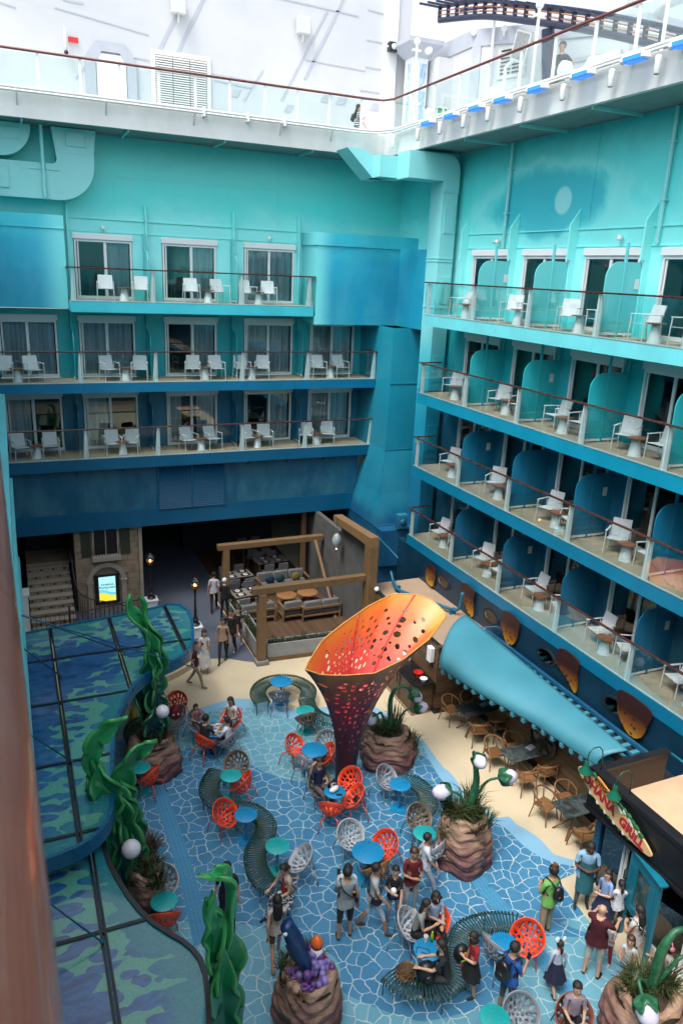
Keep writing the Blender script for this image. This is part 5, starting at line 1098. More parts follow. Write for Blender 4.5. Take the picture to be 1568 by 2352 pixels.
# ------------------------------------------------------------------ coral patterned canopies on the left
def coral():
    t = NT('printed coral canopy glass'); p = t.pos(); s = t.sep(p)
    dk = t.noise(t.scalev(p, (1.2, 2.6, 0)), 1.6, 4, .62, .4)
    blue = t.ramp(dk.outputs[0], [(.36, (.008, .045, .14)), (.45, (.014, .075, .21)), (.55, (.022, .12, .29)), (.62, (.012, .065, .19))])
    gr = t.noise(p, 22, 3, .7)
    teal = t.mix(t.mapr(gr.outputs[0], .3, .7), (.006, .13, .17), (.03, .24, .24))
    edge = t.noise(t.scalev(p, (1, 1, 0)), .42, 2, .5)
    # distance from the inland side drives blue -> teal
    k = t.math('ADD', t.math('MULTIPLY', s[0], .22), t.mapr(edge.outputs[0], .3, .7, -.25, .25))
    lx = t.n('Attribute'); lx.attribute_name = 'edge_dist'
    e = t.math('ADD', lx.outputs['Fac'], t.mapr(edge.outputs[0], .3, .7, -.22, .22))
    base = t.mix(t.ramp(t.mapr(e, 0, 2.2), [(.0, 1.), (.15, .85), (.34, 0.)], 'EASE'), blue, teal)
    # coral bands: rounded noise contours
    wv = t.noise(t.scalev(p, (1, 1, 0)), 2.2, 1, .3, .6)
    ad = t.n('VectorMath', operation='ADD'); t.l(t.scalev(p, (1.7, 3.6, 0)), ad.inputs[0]); t.l(t.scalev(wv.outputs['Color'], (.9, .9, 0)), ad.inputs[1])
    vo = t.n('TexVoronoi', feature='SMOOTH_F1'); vo.voronoi_dimensions = '2D'; t.l(ad.outputs[0], vo.inputs['Vector']); vo.inputs['Scale'].default_value = 1.15; vo.inputs['Smoothness'].default_value = .22
    band = t.ramp(t.mapr(e, 0, 2.2), [(.0, 0.1), (.12, .5), (.3, 1.), (.55, .9), (.75, .0)], 'EASE')
    brk = t.noise(t.scalev(p, (1, 1, 0)), .9, 2, .5)
    co = t.math('LESS_THAN', t.math('SUBTRACT', .86, t.math('MULTIPLY', band, t.mapr(brk.outputs[0], .35, .65, .38, .56))), vo.outputs['Distance'])
    c = t.mix(co, base, t.mix(t.mapr(gr.outputs[0], .3, .7), (.06, .26, .20), (.11, .35, .25)))
    t.fin(c, .3); t.bump(gr.outputs[0], .06, .003); t.b.inputs['Coat Weight'].default_value = 1.0; t.b.inputs['Coat Roughness'].default_value = .08; return t.mat
m_coral = coral()
m_rim = M('blue canopy rim paint', (.006, .095, .20), .3)
def clip(P, ax, v, keep_gt):
    out = []; n = len(P)
    for i in range(n):
        a, b = P[i], P[(i+1) % n]; ia = (a[ax] >= v) == keep_gt; ib = (b[ax] >= v) == keep_gt
        if ia: out.append(a)
        if ia != ib: k = (v-a[ax])/(b[ax]-a[ax]); out.append((a[0]+(b[0]-a[0])*k, a[1]+(b[1]-a[1])*k))
    return out
def segd(p, a, b):
    d = (b[0]-a[0], b[1]-a[1]); L = d[0]**2+d[1]**2 or 1e-9; k = max(0, min(1, ((p[0]-a[0])*d[0]+(p[1]-a[1])*d[1])/L)); return hypot(p[0]-a[0]-k*d[0], p[1]-a[1]-k*d[1])
def canopy(label, outline, z, xs, ys, free, rm=None):
    """printed glass panels inside a curved rim, dark bars between them"""
    t = thing('coral_canopy', label, 'canopy', (0, 0, 0), 0)
    X = [-9]+xs+[99]; Y = [-99]+ys+[99]; edges = [(outline[i], outline[i+1]) for i in range(free)]
    for i in range(len(X)-1):
        for j in range(len(Y)-1):
            P = clip(clip(clip(clip(outline, 0, X[i]+.02, True), 0, X[i+1]-.02, False), 1, Y[j]+.02, True), 1, Y[j+1]-.02, False)
            if len(P) < 3: continue
            xs_ = [p[0] for p in P]; ys_ = [p[1] for p in P]
            if max(xs_)-min(xs_) < .08 or max(ys_)-min(ys_) < .08: continue
            # dense triangulation so the edge distance attribute is smooth
            pts = []; n = len(P); ids = []
            for a, b in zip(P, P[1:]+P[:1]):
                L = hypot(b[0]-a[0], b[1]-a[1]); m = max(1, int(L/.2))
                for k in range(m): ids.append(len(pts)); pts.append(Vector((a[0]+(b[0]-a[0])*k/m, a[1]+(b[1]-a[1])*k/m)))
            nb = len(pts); gx = min(xs_)+.1
            while gx < max(xs_):
                gy = min(ys_)+.1
                while gy < max(ys_): pts.append(Vector((gx, gy))); gy += .2
                gx += .2
            res = delaunay_2d_cdt(pts, [], [ids], 1, 1e-5)
            nv = len(res[0]); mb = MB().add([(v.x, v.y, z+.03) for v in res[0]], [tuple(f) for f in res[2]])
            bnd = [min(range(nv), key=lambda q: (res[0][q]-pts[w]).length_squared) for w in ids]; m_ = len(bnd)
            mb.add([(res[0][q].x, res[0][q].y, z+.03) for q in bnd]+[(res[0][q].x, res[0][q].y, z) for q in bnd], [(a, a+m_, (a+1) % m_+m_, (a+1) % m_) for a in range(m_)]+[tuple(range(m_, 2*m_))])
            o = part('printed_panel', mb, m_coral, t)
            at_ = o.data.attributes.new('edge_dist', 'FLOAT', 'POINT')
            for q, v in enumerate(o.data.vertices): at_.data[q].value = min(segd((v.co.x, v.co.y), a, b) for a, b in edges)
    def inside_span(ax, v, lo=-9, hi=99):
        cr = []
        for a, b in zip(outline, outline[1:]+outline[:1]):
            if (a[ax]-v)*(b[ax]-v) < 0: k = (v-a[ax])/(b[ax]-a[ax]); cr.append(a[1-ax]+(b[1-ax]-a[1-ax])*k)
        cr.sort(); return list(zip(cr[0::2], cr[1::2]))
    for x in xs:
        for a, b in inside_span(0, x):
            for q in (-.035, .035): part('glazing_bar', MB().box(x+q-.02, x+q+.02, a, b, z-.02, z+.06), m_black, t)
    for y in ys:
        for a, b in inside_span(1, y): part('glazing_bar', MB().box(a, b, y-.035, y+.035, z-.015, z+.055), m_black, t)
    rim = MB(); P3 = [Vector((*p, 0)) for p in outline[:free+1]]
    for k, (zz, off) in enumerate(((z+.065, 0), (z-.26, 0), (z-.26, -.06), (z+.065, -.06))): pass
    n = len(P3); V = []
    for i, p in enumerate(P3):
        d = (P3[min(i+1, n-1)]-P3[max(0, i-1)]).normalized(); nr = Vector((d.y, -d.x, 0))
        for zz, off in ((z+.065, -.05), (z+.065, .03), (z-.24, .03), (z-.24, -.05)): V.append(tuple(p-nr*off+Vector((0, 0, zz))))
    rim.add(V, [(i*4+j, i*4+(j+1) % 4, i*4+4+(j+1) % 4, i*4+4+j) for i in range(n-1) for j in range(4)]+[(0, 3, 2, 1), tuple((n-1)*4+j for j in range(4))])
    part('rim', rim, rm or m_rim, t, 'auto')
    return t
UO = [(-0.14, 20.89), (1.51, 21.13), (3.16, 21.37), (3.91, 21.58), (4.25, 21.44), (4.42, 20.99), (4.39, 20.33), (4.27, 19.62), (4.11, 18.97), (3.93, 18.55), (3.68, 18.25), (3.34, 18.01), (2.95, 17.76), (2.58, 17.53), (2.25, 17.15), (1.96, 16.61), (1.71, 15.91), (1.50, 15.16), (1.36, 14.37), (1.27, 13.64), (1.21, 13.09), (1.14, 12.71), (1.05, 12.42), (0.90, 12.19), (0.70, 12.00), (0.45, 11.87), (0.15, 11.79), (-0.13, 11.75)]
nf = len(UO)-1
UO = [UO[0]]+UO[1:]+[(-1.5, UO[-1][1]), (-1.5, UO[0][1])]
canopy('upper glass canopy printed with green coral on deep blue, at the left', UO, 3.0, [.5, 2.13, 3.8], [12.22, 14.47, 16.9, 19.1], nf)
LO = [(0.95, 12.67), (0.94, 12.25), (0.98, 11.80), (1.05, 11.44), (1.17, 10.97), (1.32, 10.54), (1.48, 10.21), (1.68, 9.92), (1.85, 9.70), (1.97, 9.48), (2.04, 9.25), (2.05, 8.98), (2.01, 8.68), (1.96, 8.39), (1.90, 8.12), (1.80, 7.75)]
nf = len(LO)-1
LO = LO+[(1.6, 3), (-1.5, 3), (-1.5, LO[0][1])]
canopy('lower glass canopy printed with coral, overlapped by the upper one at the bottom left', LO, 2.5, [.68], [7.6, 10.35], nf, m_black)
for i, (a, b) in enumerate([((2.23, 18.82, 3.10), (-1.60, 15.10, 7.08)), ((0.59, 18.04, 3.10), (-1.60, 15.10, 7.08)), ((3.78, 17.42, 3.10), (-1.60, 14.97, 7.00)), ((0.55, 14.38, 3.10), (-1.60, 13.42, 6.06)), ((0.63, 10.09, 2.60), (-1.60, 11.24, 4.73))]):
    solo('tension_rod', MB().tube(a, b, .016, n=6).sphere(a, .04, 6, 4), m_pipe, 'thin blue tension rod holding the coral canopy, %s' % ('second from the back', 'third from the back', 'furthest back and longest', 'halfway along the canopy', 'on the lower canopy')[i], 'rod', True, 'blue tension rods')
t = thing('round_bench_wall', 'low curved sand coloured kerb beneath the canopy edge', 'low wall')
kb = catmull([(*(4.82, 23.06), 0), (*(4.26, 22.63), 0), (*(3.45, 22.14), 0), (*(2.62, 21.18), 0)], 6)
def sweep(mb, P, w, z0, z1):
    V = []; n = len(P)
    for i, p in enumerate(P):
        d = (P[min(i+1, n-1)]-P[max(0, i-1)]).normalized(); nr = Vector((d.y, -d.x, 0))
        for zz, o_ in ((z0, -w/2), (z0, w/2), (z1, w/2), (z1, -w/2)): V.append((p.x+nr.x*o_, p.y+nr.y*o_, zz))
    return mb.add(V, [(i*4+j, i*4+(j+1) % 4, i*4+4+(j+1) % 4, i*4+4+j) for i in range(n-1) for j in range(4)]+[(0, 3, 2, 1), tuple((n-1)*4+j for j in range(4))])
part('kerb', sweep(MB(), kb, .5, 0, .22), m_sand, t); part('upper_kerb', sweep(MB(), kb, .3, .22, .42), m_stone, t)

# ------------------------------------------------------------------ orange perforated funnel
def funnel_mat():
    t = NT('sunset gradient funnel paint'); p = t.pos(); s = t.sep(p)
    geo = t.n('NewGeometry'); n_ = t.noise(p, .8, 3)
    at_ = t.n('Attribute'); at_.attribute_name = 'hgt'
    h = t.math('ADD', at_.outputs['Fac'], t.mapr(n_.outputs[0], .3, .7, -.06, .06))
    inn = t.ramp(h, [(0, (.35, .05, .12)), (.5, (.62, .07, .10)), (.76, (.78, .11, .075)), (.90, (.80, .18, .04)), (1, (.78, .26, .035))])
    out = t.ramp(h, [(0, (.018, .008, .014)), (.4, (.035, .010, .022)), (.65, (.13, .018, .04)), (.85, (.20, .055, .03)), (1, (.40, .17, .06))])
    ia = t.n('Attribute'); ia.attribute_name = 'inner'
    c = t.mix(ia.outputs['Fac'], out, inn)
    t.fin(c, .42); t.bump(t.noise(p, 30, 2).outputs[0], .08, .004); return t.mat
m_fun = funnel_mat()
fn = thing('funnel_sculpture', 'giant orange and purple perforated funnel sculpture rising from the mosaic floor', 'sculpture', (0, 0, 0))
FB = Vector((7.29, 15.38, 0))
RIM = [(5.83, 14.84, 4.05), (6.26, 14.74, 3.85), (6.88, 14.71, 3.75), (7.53, 14.50, 3.80), (8.32, 14.56, 4.00), (9.16, 14.80, 4.30), (10.12, 15.54, 4.50), (9.91, 16.07, 4.75), (9.51, 16.32, 4.85), (8.95, 16.50, 4.85), (8.15, 16.29, 4.70), (7.33, 15.96, 4.50), (6.60, 15.61, 4.30)]
rc = Vector((0, 0, 0))
for p in RIM: rc += Vector(p)
rc /= len(RIM)
RA = []
for p in RIM:
    d = Vector(p)-rc; RA.append((atan2(d.y, d.x), p))
RA.sort()
def rimpt(th):
    th = (th+pi) % (2*pi)-pi; n = len(RA)
    for i in range(n):
        a0, p0 = RA[i]; a1, p1 = RA[(i+1) % n]
        if i == n-1: a1 += 2*pi
        t_ = th if th >= RA[0][0] else th+2*pi
        if a0 <= t_ <= a1: k = (t_-a0)/(a1-a0+1e-9); return Vector(p0)*(1-k)+Vector(p1)*k
    return Vector(RA[0][1])
def fpt(u, v):
    """u around 0..1, v height 0..1"""
    th = u*2*pi; b = FB+Vector((cos(th), sin(th), 0))*.235; r = rimpt(th)
    # flare: the tube stays narrow, then opens
    w = max(0, v); e = .16*w + .84*w**2.5
    xy = b.lerp(Vector((r.x, r.y, 0)), e)
    z = r.z*(w**.88)
    return Vector((xy.x, xy.y, z))
def perforate(dom_u, dom_v, holes, ring_n, seed_pts):
    pass
HR = random.Random(11)
pts = []; holes = []
rows = [(.30, 12, .010, .012), (.36, 14, .010, .012), (.42, 16, .011, .011), (.48, 18, .011, .012), (.535, 20, .012, .012), (.585, 24, .011, .011), (.635, 26, .012, .012), (.68, 28, .011, .010), (.72, 30, .011, .012), (.76, 30, .009, .011), (.80, 32, .010, .012), (.84, 28, .010, .011), (.88, 26, .009, .012), (.915, 20, .007, .009)]
for v0, n, ru, rv in rows:
    for i in range(n):
        u0 = (i+.5*HR.random()+(.5 if int(v0*100) % 2 else 0))/n
        if HR.random() < .16: continue
        u0 = min(max(u0, .02), .98); k = HR.uniform(.55, 1.35); vv = v0+HR.uniform(-.008, .008)
        if any(abs(u0-h[0]) < (ru*k+h[2]+.004) and abs(vv-h[1]) < (rv*k+h[3]+.003) for h in holes): continue
        holes.append((u0, vv, ru*k*.85, rv*k))
P2 = []; inhole = lambda u, v, g=1.0: any(((u-h[0])/h[2])**2+((v-h[1])/h[3])**2 < g for h in holes)
for h in holes:
    for j in range(8): P2.append((h[0]+h[2]*cos(j*pi/4), h[1]+h[3]*sin(j*pi/4)))
for i in range(49):
    for j in range(31):
        u = i/48; v = j/30
        if not inhole(u, v, 2.2) or i in (0, 48): P2.append((u, v))
# scale u so the triangulation is well shaped
res = delaunay_2d_cdt([Vector((a*2.2, b)) for a, b in P2], [], [], 0, 1e-6)
V = []; Fc = []; hv = []
co = [(v.x/2.2, v.y) for v in res[0]]
for (a, b) in co: V.append(fpt(a, b))
for f in res[2]:
    cu = sum(co[i][0] for i in f)/len(f); cv = sum(co[i][1] for i in f)/len(f)
    if not inhole(cu, cv): Fc.append(tuple(f))
nrm = [Vector((0, 0, 0)) for _ in V]
for f in Fc:
    n_ = (V[f[1]]-V[f[0]]).cross(V[f[2]]-V[f[0]])
    for i in f: nrm[i] += n_
sgn = 1 if sum((nrm[i].dot(V[i]-Vector((FB.x+ .7, FB.y, V[i].z)))) for i in range(len(V))) > 0 else -1
T_ = .022
def funnel_skin(name, off, inner, flip):
    me = bpy.data.meshes.new(name); me.from_pydata([tuple(V[i]+nrm[i].normalized()*sgn*off) if nrm[i].length > 0 else tuple(V[i]) for i in range(len(V))], [], [f[::-1] if flip else f for f in Fc]); me.materials.append(m_fun)
    a = me.attributes.new('hgt', 'FLOAT', 'POINT'); b = me.attributes.new('inner', 'FLOAT', 'POINT')
    for i, c in enumerate(co): a.data[i].value = c[1]; b.data[i].value = inner
    me.polygons.foreach_set('use_smooth', [True]*len(Fc)); return put(name, me, fn)
funnel_skin('outer_shell', T_, 0., sgn < 0); funnel_skin('inner_shell', 0., 1., sgn > 0)
# edges: hole walls and the rim lip
lip = MB()
for h in holes:
    q = [(h[0]+h[2]*cos(j*pi/4), h[1]+h[3]*sin(j*pi/4)) for j in range(8)]
    a = [fpt(*c) for c in q]; cc = fpt(h[0], h[1]); n_ = ((a[2]-a[0]).cross(a[4]-a[0])).normalized()
    ax = Vector((FB.x+(rc.x-FB.x)*h[1], FB.y+(rc.y-FB.y)*h[1], cc.z))
    if n_.dot(cc-ax) < 0: n_ = -n_
    lip.add([tuple(x) for x in a]+[tuple(x+n_*T_) for x in a], [(j, (j+1) % 8, 8+(j+1) % 8, 8+j) for j in range(8)])
part('hole_edges', lip, M('hole edge paint', (.45, .09, .06), .5), fn, kind='stuff')
rp = [fpt(i/72, 1) for i in range(73)]
part('rim_lip', MB().path([tuple(p) for p in rp], .015, 6), M('pale rim edge', (.70, .33, .08), .4), fn, True)
for u in (.085, .62, .30, .88):
    part('seam_rib', MB().path([tuple(fpt(u, v/20)+(Vector((rc.x, rc.y, fpt(u, v/20).z))-fpt(u, v/20)).normalized()*.012) for v in range(9, 21)], .018, 5), M('red seam rib', (.55, .05, .05), .4), fn, True)
part('base_flange', MB().lathe([(.36, 0.012), (.36, .05), (.28, .06)], 24, (FB.x, FB.y)), m_black, fn)

# ------------------------------------------------------------------ rock planters
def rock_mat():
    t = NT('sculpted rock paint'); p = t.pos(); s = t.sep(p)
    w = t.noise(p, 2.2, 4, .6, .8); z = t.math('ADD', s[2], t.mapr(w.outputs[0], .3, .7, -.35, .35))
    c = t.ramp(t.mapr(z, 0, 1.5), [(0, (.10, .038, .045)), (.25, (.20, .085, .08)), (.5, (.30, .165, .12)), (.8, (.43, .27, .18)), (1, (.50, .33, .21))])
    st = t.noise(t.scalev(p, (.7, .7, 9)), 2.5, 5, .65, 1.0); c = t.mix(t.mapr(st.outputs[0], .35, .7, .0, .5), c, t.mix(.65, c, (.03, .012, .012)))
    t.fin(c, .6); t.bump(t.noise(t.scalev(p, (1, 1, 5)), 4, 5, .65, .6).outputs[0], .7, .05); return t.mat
m_rock = rock_mat(); m_soil = M('brown planting soil', (.05, .03, .018), .9, var=.3, scale=12, bump=.5)
def grass_tuft(mb, c, n, h, spread, rng, w=.012):
    for k in range(n):
        th = rng.random()*2*pi; r0 = rng.random()*spread*.4; lean = rng.uniform(.15, 1.0)*spread; hh = h*rng.uniform(.5, 1.1)
        b = Vector((c[0]+r0*cos(th), c[1]+r0*sin(th), c[2])); d = Vector((cos(th), sin(th), 0)); s = Vector((-sin(th), cos(th), 0))*w
        p1 = b+d*lean*.35+Vector((0, 0, hh*.6)); p2 = b+d*lean+Vector((0, 0, hh*(.95-.5*lean/spread*.6)))
        mb.add([tuple(b-s), tuple(b+s), tuple(p1+s*.8), tuple(p1-s*.8), tuple(p2)], [(0, 1, 2, 3), (3, 2, 4)])
def leaf_mat(name, c1, c2):
    t = NT(name); n_ = t.noise(t.pos(), 6, 3, .6); n2 = t.noise(t.pos(), 40, 1); c = t.mix(t.mapr(n_.outputs[0], .35, .65), c1, c2); c = t.mix(t.mapr(n2.outputs[0], .3, .7, 0, .4), c, t.mix(.5, c, (.1, .09, .03))); return t.fin(c, .5)
m_grass = leaf_mat('grass blades', (.018, .035, .012), (.06, .085, .025)); m_grassr = leaf_mat('reddish grass blades', (.05, .02, .014), (.11, .07, .03))
def rock(label, c, rx, ry, h, seed, lean=(0, 0), tufts=(), flare=1.12, amp=.12):
    t = thing('rock_planter', label, 'planter', (*c, 0), 0, 'sculpted rock planters')
    sd = seed*13.7
    def f(u, v):
        th = u*2*pi; 
        if v < .8:
            k = v/.8; z = h*k; r = 1.0+(flare-1)*(1-k)**2+.10*sin(k*pi*1.1)-.12*k**3
            wob = noise.noise(Vector((cos(th)*1.3+sd, sin(th)*1.3, z*.9)))
            strat = sin(z*21+7*noise.noise(Vector((cos(th)*1.4, sin(th)*1.4+sd, z*.9)))+sin(th*2+sd)*1.8)+.5*sin(z*47+9*noise.noise(Vector((cos(th)*2, sin(th)*2+sd, z))))
            r *= 1+amp*1.8*wob+.042*strat; z = z*(1+.10*noise.noise(Vector((cos(th)*1.0+sd, sin(th), 3)))*1.6*k)
        else:
            k = (v-.8)/.2; wob = noise.noise(Vector((cos(th)*1.3+sd, sin(th)*1.3, h*.9)))
            strat = sin(h*21+7*noise.noise(Vector((cos(th)*1.4, sin(th)*1.4+sd, h*.9)))+sin(th*2+sd)*1.8)+.5*sin(h*47+9*noise.noise(Vector((cos(th)*2, sin(th)*2+sd, h))))
            r0 = (1.0+.10*sin(pi*1.1)-.12)*(1+amp*1.8*wob+.042*strat); r = r0*(1-k*.45); z = h*(1+.16*noise.noise(Vector((cos(th)*1.0+sd, sin(th), 3))))+.05*sin(k*pi)-.14*k*k
        kk = min(1, v/.8)
        return (lean[0]*kk**1.3+rx*r*cos(th), lean[1]*kk**1.3+ry*r*sin(th), z)
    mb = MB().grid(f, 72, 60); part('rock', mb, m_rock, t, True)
    part('soil', MB().lathe([(.95, h-.12), (.6, h-.05), (.01, h-.02)], 24, lean, sx=rx, sy=ry), m_soil, t, True)
    rng = random.Random(seed)
    for k, (dx, dy, dz, n, hh, sp, red) in enumerate(tufts):
        g = MB(); grass_tuft(g, (lean[0]+dx, lean[1]+dy, h-.12+dz), n, hh, sp, rng)
        part('grass_tuft', g, m_grassr if red else m_grass, t, kind='stuff')
    return t
PL = (2.71, 17.69); P1 = (8.72, 16.0); P2_ = (8.75, 12.15); P3_ = (3.95, 9.75); P4_ = (9.56, 7.08); P5_ = (1.75, 13.35)
P1 = (8.92, 16.00); P2_ = (8.83, 11.96); P3_ = (4.07, 9.66)
rock('rock planter at the left carrying the furthest green kelp sculpture', PL, .62, .56, 1.02, 1, (0, .1), [(-.1, 0, 0, 120, .45, .35, 0), (.25, -.1, 0, 120, .35, .5, 1), (.3, .2, .1, 60, .6, .8, 0), (-.2, .3, 0, 80, .4, .4, 0), (0, -.3, 0, 90, .3, .4, 1)])
rock('brown layered rock planter right behind the orange funnel base', P1, .70, .6, .98, 2, (-.08, .0), [(-.3, .0, 0, 200, .5, .45, 0), (0, -.1, 0, 180, .55, .4, 0), (.3, .15, 0, 90, .95, .5, 0), (.62, -.1, -.35, 70, .55, .35, 1), (.7, -.25, -.45, 60, .55, .4, 0)])
rock('tall striped rock planter with three white flower buds in the middle right', P2_, .58, .54, 1.28, 3, (-.05, .05), [(-.25, .0, 0, 260, .62, .5, 0), (.15, -.1, 0, 240, .6, .5, 0), (.3, .2, 0, 120, .8, .5, 0), (-.35, .2, 0, 80, .5, .4, 1), (.45, -.2, -.2, 120, .5, .4, 0), (.0, -.45, -.1, 60, .35, .3, 1), (-.55, -.1, -.25, 50, .35, .3, 0)])
rock('tan rock basin planter holding purple coral at the bottom of the view', P3_, .56, .54, 1.02, 4, (0, 0), [(-.42, .25, .04, 40, .3, .22, 0), (-.3, .4, .04, 40, .3, .22, 0), (.2, .42, .04, 50, .35, .24, 0), (.3, .36, .04, 40, .35, .24, 0), (-.44, -.1, .04, 40, .28, .22, 1), (-.3, -.34, .04, 40, .25, .2, 1)], flare=1.1, amp=.06)
rock('orange tinted rock planter cut off by the bottom right edge', P4_, .62, .6, 1.05, 5, (0, 0), [(.0, .2, 0, 260, .5, .5, 0), (-.3, .1, 0, 150, .5, .4, 0), (.3, .0, 0, 200, .6, .5, 0)])
rock('rock planter tucked behind the lower coral canopy edge', P5_, .42, .5, 1.1, 6, (0, -.2), [(.1, -.1, 0, 200, .45, .4, 0), (.15, .3, .1, 160, .55, .45, 1), (.2, -.4, -.1, 140, .5, .35, 0)])
# flower bud lamps
m_stem = M('green sculpted stem', (.02, .11, .05), .45, var=.5, scale=10, bump=.5, bscale=25); m_bud = M('white lilac bud', (.62, .58, .70), .3, var=.05)
def flowers(label, base, stems):
    t = thing('flower_sculpture', label, 'flower sculpture', base, 0, 'sculpted flower lamps')
    for P, r0, r1, bud in stems:
        C_ = catmull(P, 6); n = len(C_); part('stem', MB().path(C_, [(r0+(r1-r0)*i/(n-1))*.62+(.02*sin(i*pi*1.6/(n-1)) if r0 > .07 and i < n*.6 else 0) for i in range(n)], 8), m_stem, t, True)
        if bud:
            e = C_[-1]; d = (C_[-1]-C_[-3]).normalized(); M_ = Matrix.Translation(e) @ d.to_track_quat('Z', 'Y').to_matrix().to_4x4()
            b = MB().lathe([(.01, .44*bud), (.08*bud, .42*bud), (.155*bud, .32*bud), (.175*bud, .2*bud), (.14*bud, .08*bud), (.05*bud, .02)], 18).xf(M_); part('bud', b, m_bud, t, True)
            sp = MB()
            def sf_(u, v):
                a = u*2*pi; k = v; rr = (.06+.14*sin(k*pi*.6))*bud*1.05; zz = (.0+.26*k*(.72+.28*cos(5*a)))*bud; return (rr*cos(a), rr*sin(a), zz-.02)
            sp.grid(sf_, 30, 6).xf(M_); part('sepal', sp, m_stem, t, True)
flowers('dark green flower sculpture with pale buds on the planter behind the funnel', (P1[0]-.02, P1[1], .82), [([(0, 0, 0), (-.02, 0, .5), (-.05, 0, 1.1), (.05, -.05, 1.45), (.3, -.1, 1.5), (.48, -.15, 1.35)], .11, .04, .95), ([(.0, 0, .1), (-.2, 0, .5), (-.35, -.05, .8), (-.5, -.1, .78)], .06, .04, .8), ([(.05, 0, .1), (.25, -.05, .5), (.4, -.1, .75), (.62, -.15, .8)], .06, .04, .9)])
flowers('green flower sculpture with three white buds on the tall middle planter', (P2_[0]+.05, P2_[1]+.05, 1.12), [([(0, 0, 0), (.05, 0, .5), (.12, .0, 1.0), (.06, .05, 1.5), (.0, .05, 1.75), (-.05, -.15, 1.78)], .13, .045, .85), ([(0, 0, .1), (-.15, .05, .5), (-.3, .1, .7), (-.45, .12, .75)], .06, .045, 1.05), ([(.05, 0, .2), (.2, 0, .6), (.4, -.05, .95), (.68, -.1, 1.0)], .055, .045, 1.0)])
flowers('green flower sculpture with white buds on the planter at the bottom right corner', (P4_[0]+.02, P4_[1], .9), [([(0, 0, 0), (.02, 0, .6), (.08, 0, 1.1), (.3, -.02, 1.42), (.62, -.1, 1.35), (.85, -.15, 1.1)], .14, .06, .9), ([(0, 0, .2), (.25, -.05, .55), (.45, -.1, .85), (.75, -.15, .75)], .07, .05, 1.0), ([(0, 0, .1), (-.2, 0, .45), (-.42, -.05, .62), (-.48, -.22, .5)], .06, .05, 1.1)])
# coral cluster with blue tail and toy rocket
t = thing('purple_coral', 'cluster of purple and lilac ball corals in the tan rock basin', 'coral sculpture', (P3_[0], P3_[1], .93))
m_c = [M('coral lilac', (.22, .17, .42), .5, var=.2), M('coral purple', (.13, .05, .22), .5, var=.2), M('coral wine', (.16, .02, .06), .55)]
rg = random.Random(5)
for i in range(26):
    a = rg.random()*6.28; r = rg.random()**.6*.34; x = .08+r*cos(a); y = -.02+r*sin(a); hh = rg.uniform(.12, .32); rr = rg.uniform(.05, .085)
    part('coral_ball', MB().path([(x*.8, y*.8, -.05), (x, y, hh)], [rr*.6, rr*.8], 8).sphere((x, y, hh+.02), rr, 10, 6), m_c[0] if i % 3 else m_c[1], t, True)
for x, y, r in ((-.22, .02, .11), (-.33, -.12, .075), (-.2, -.3, .075), (-.36, .1, .05), (-.1, -.36, .05)):
    part('tube_sponge', MB().lathe([(r*.7, -.05), (r, .1), (r*1.05, .16), (r*.7, .18), (r*.5, .12), (r*.45, .0)], 16, (x, y)), m_c[1], t, True)
for i in range(14):
    a = rg.uniform(1.5, 4.8); part('wine_coral', MB().sphere((.05+.42*cos(a), .42*sin(a), .02), .05, 8, 5), m_c[2], t, True)
m_tail = M('deep blue fish paint', (.006, .03, .11), .3, var=.3)
t = thing('blue_fish_sculpture', 'tall dark blue fish shaped sculpture standing on its tail in the coral', 'sculpture', (P3_[0]-.12, P3_[1]+.05, .9))
part('body', MB().path(catmull([(.1, -.2, -.1), (.05, -.1, .3), (-.08, .0, .7), (-.2, .08, 1.0), (-.28, .1, 1.2)], 5), [.03+.14*sin(min(1, i/16)*2.2)+.0 for i in range(21)], 12, flat=.65), m_tail, t, True)
part('fin', MB().add([(.0, -.05, .25), (-.22, .0, .5), (-.3, .1, .75), (-.1, .04, .7), (.02, 0, .5)], [(0, 1, 2, 3, 4)]), m_grassr, t); part('eye', MB().sphere((-.33, .0, 1.1), .04), m_white, t, True)
t = thing('toy_rocket', 'small orange and white toy rocket standing among the purple coral', 'toy rocket', (P3_[0]+.2, P3_[1]+.15, 1.06))
part('hull', MB().lathe([(.06, 0), (.11, .12), (.11, .32)], 16), m_white, t, True); part('nose', MB().lathe([(.112, .32), (.105, .42), (.07, .5), (.01, .55)], 16), M('orange enamel', (.75, .12, .02), .3), t, True)
for a in (0, 2.1, 4.2): part('fin', MB().prism([(.08, .15), (.2, .0), (.2, -.12), (.08, -.02)], -.012, .012, axis='y').xf(Matrix.Rotation(a, 4, 'Z')), M('red enamel fin', (.5, .03, .02), .3), t)

# ------------------------------------------------------------------ green kelp sculptures
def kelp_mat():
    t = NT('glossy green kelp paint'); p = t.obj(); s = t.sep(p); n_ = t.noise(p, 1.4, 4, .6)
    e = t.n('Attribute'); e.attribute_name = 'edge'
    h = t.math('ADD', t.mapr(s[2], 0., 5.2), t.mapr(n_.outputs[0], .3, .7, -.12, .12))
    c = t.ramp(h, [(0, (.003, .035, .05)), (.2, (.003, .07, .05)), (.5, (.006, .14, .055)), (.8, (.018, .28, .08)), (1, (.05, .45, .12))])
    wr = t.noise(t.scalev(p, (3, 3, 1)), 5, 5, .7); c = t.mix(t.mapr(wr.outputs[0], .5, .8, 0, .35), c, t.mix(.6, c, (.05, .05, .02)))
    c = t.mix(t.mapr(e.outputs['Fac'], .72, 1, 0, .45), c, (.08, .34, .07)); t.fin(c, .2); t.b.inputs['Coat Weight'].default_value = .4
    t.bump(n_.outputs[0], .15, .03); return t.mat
m_kelp = kelp_mat()
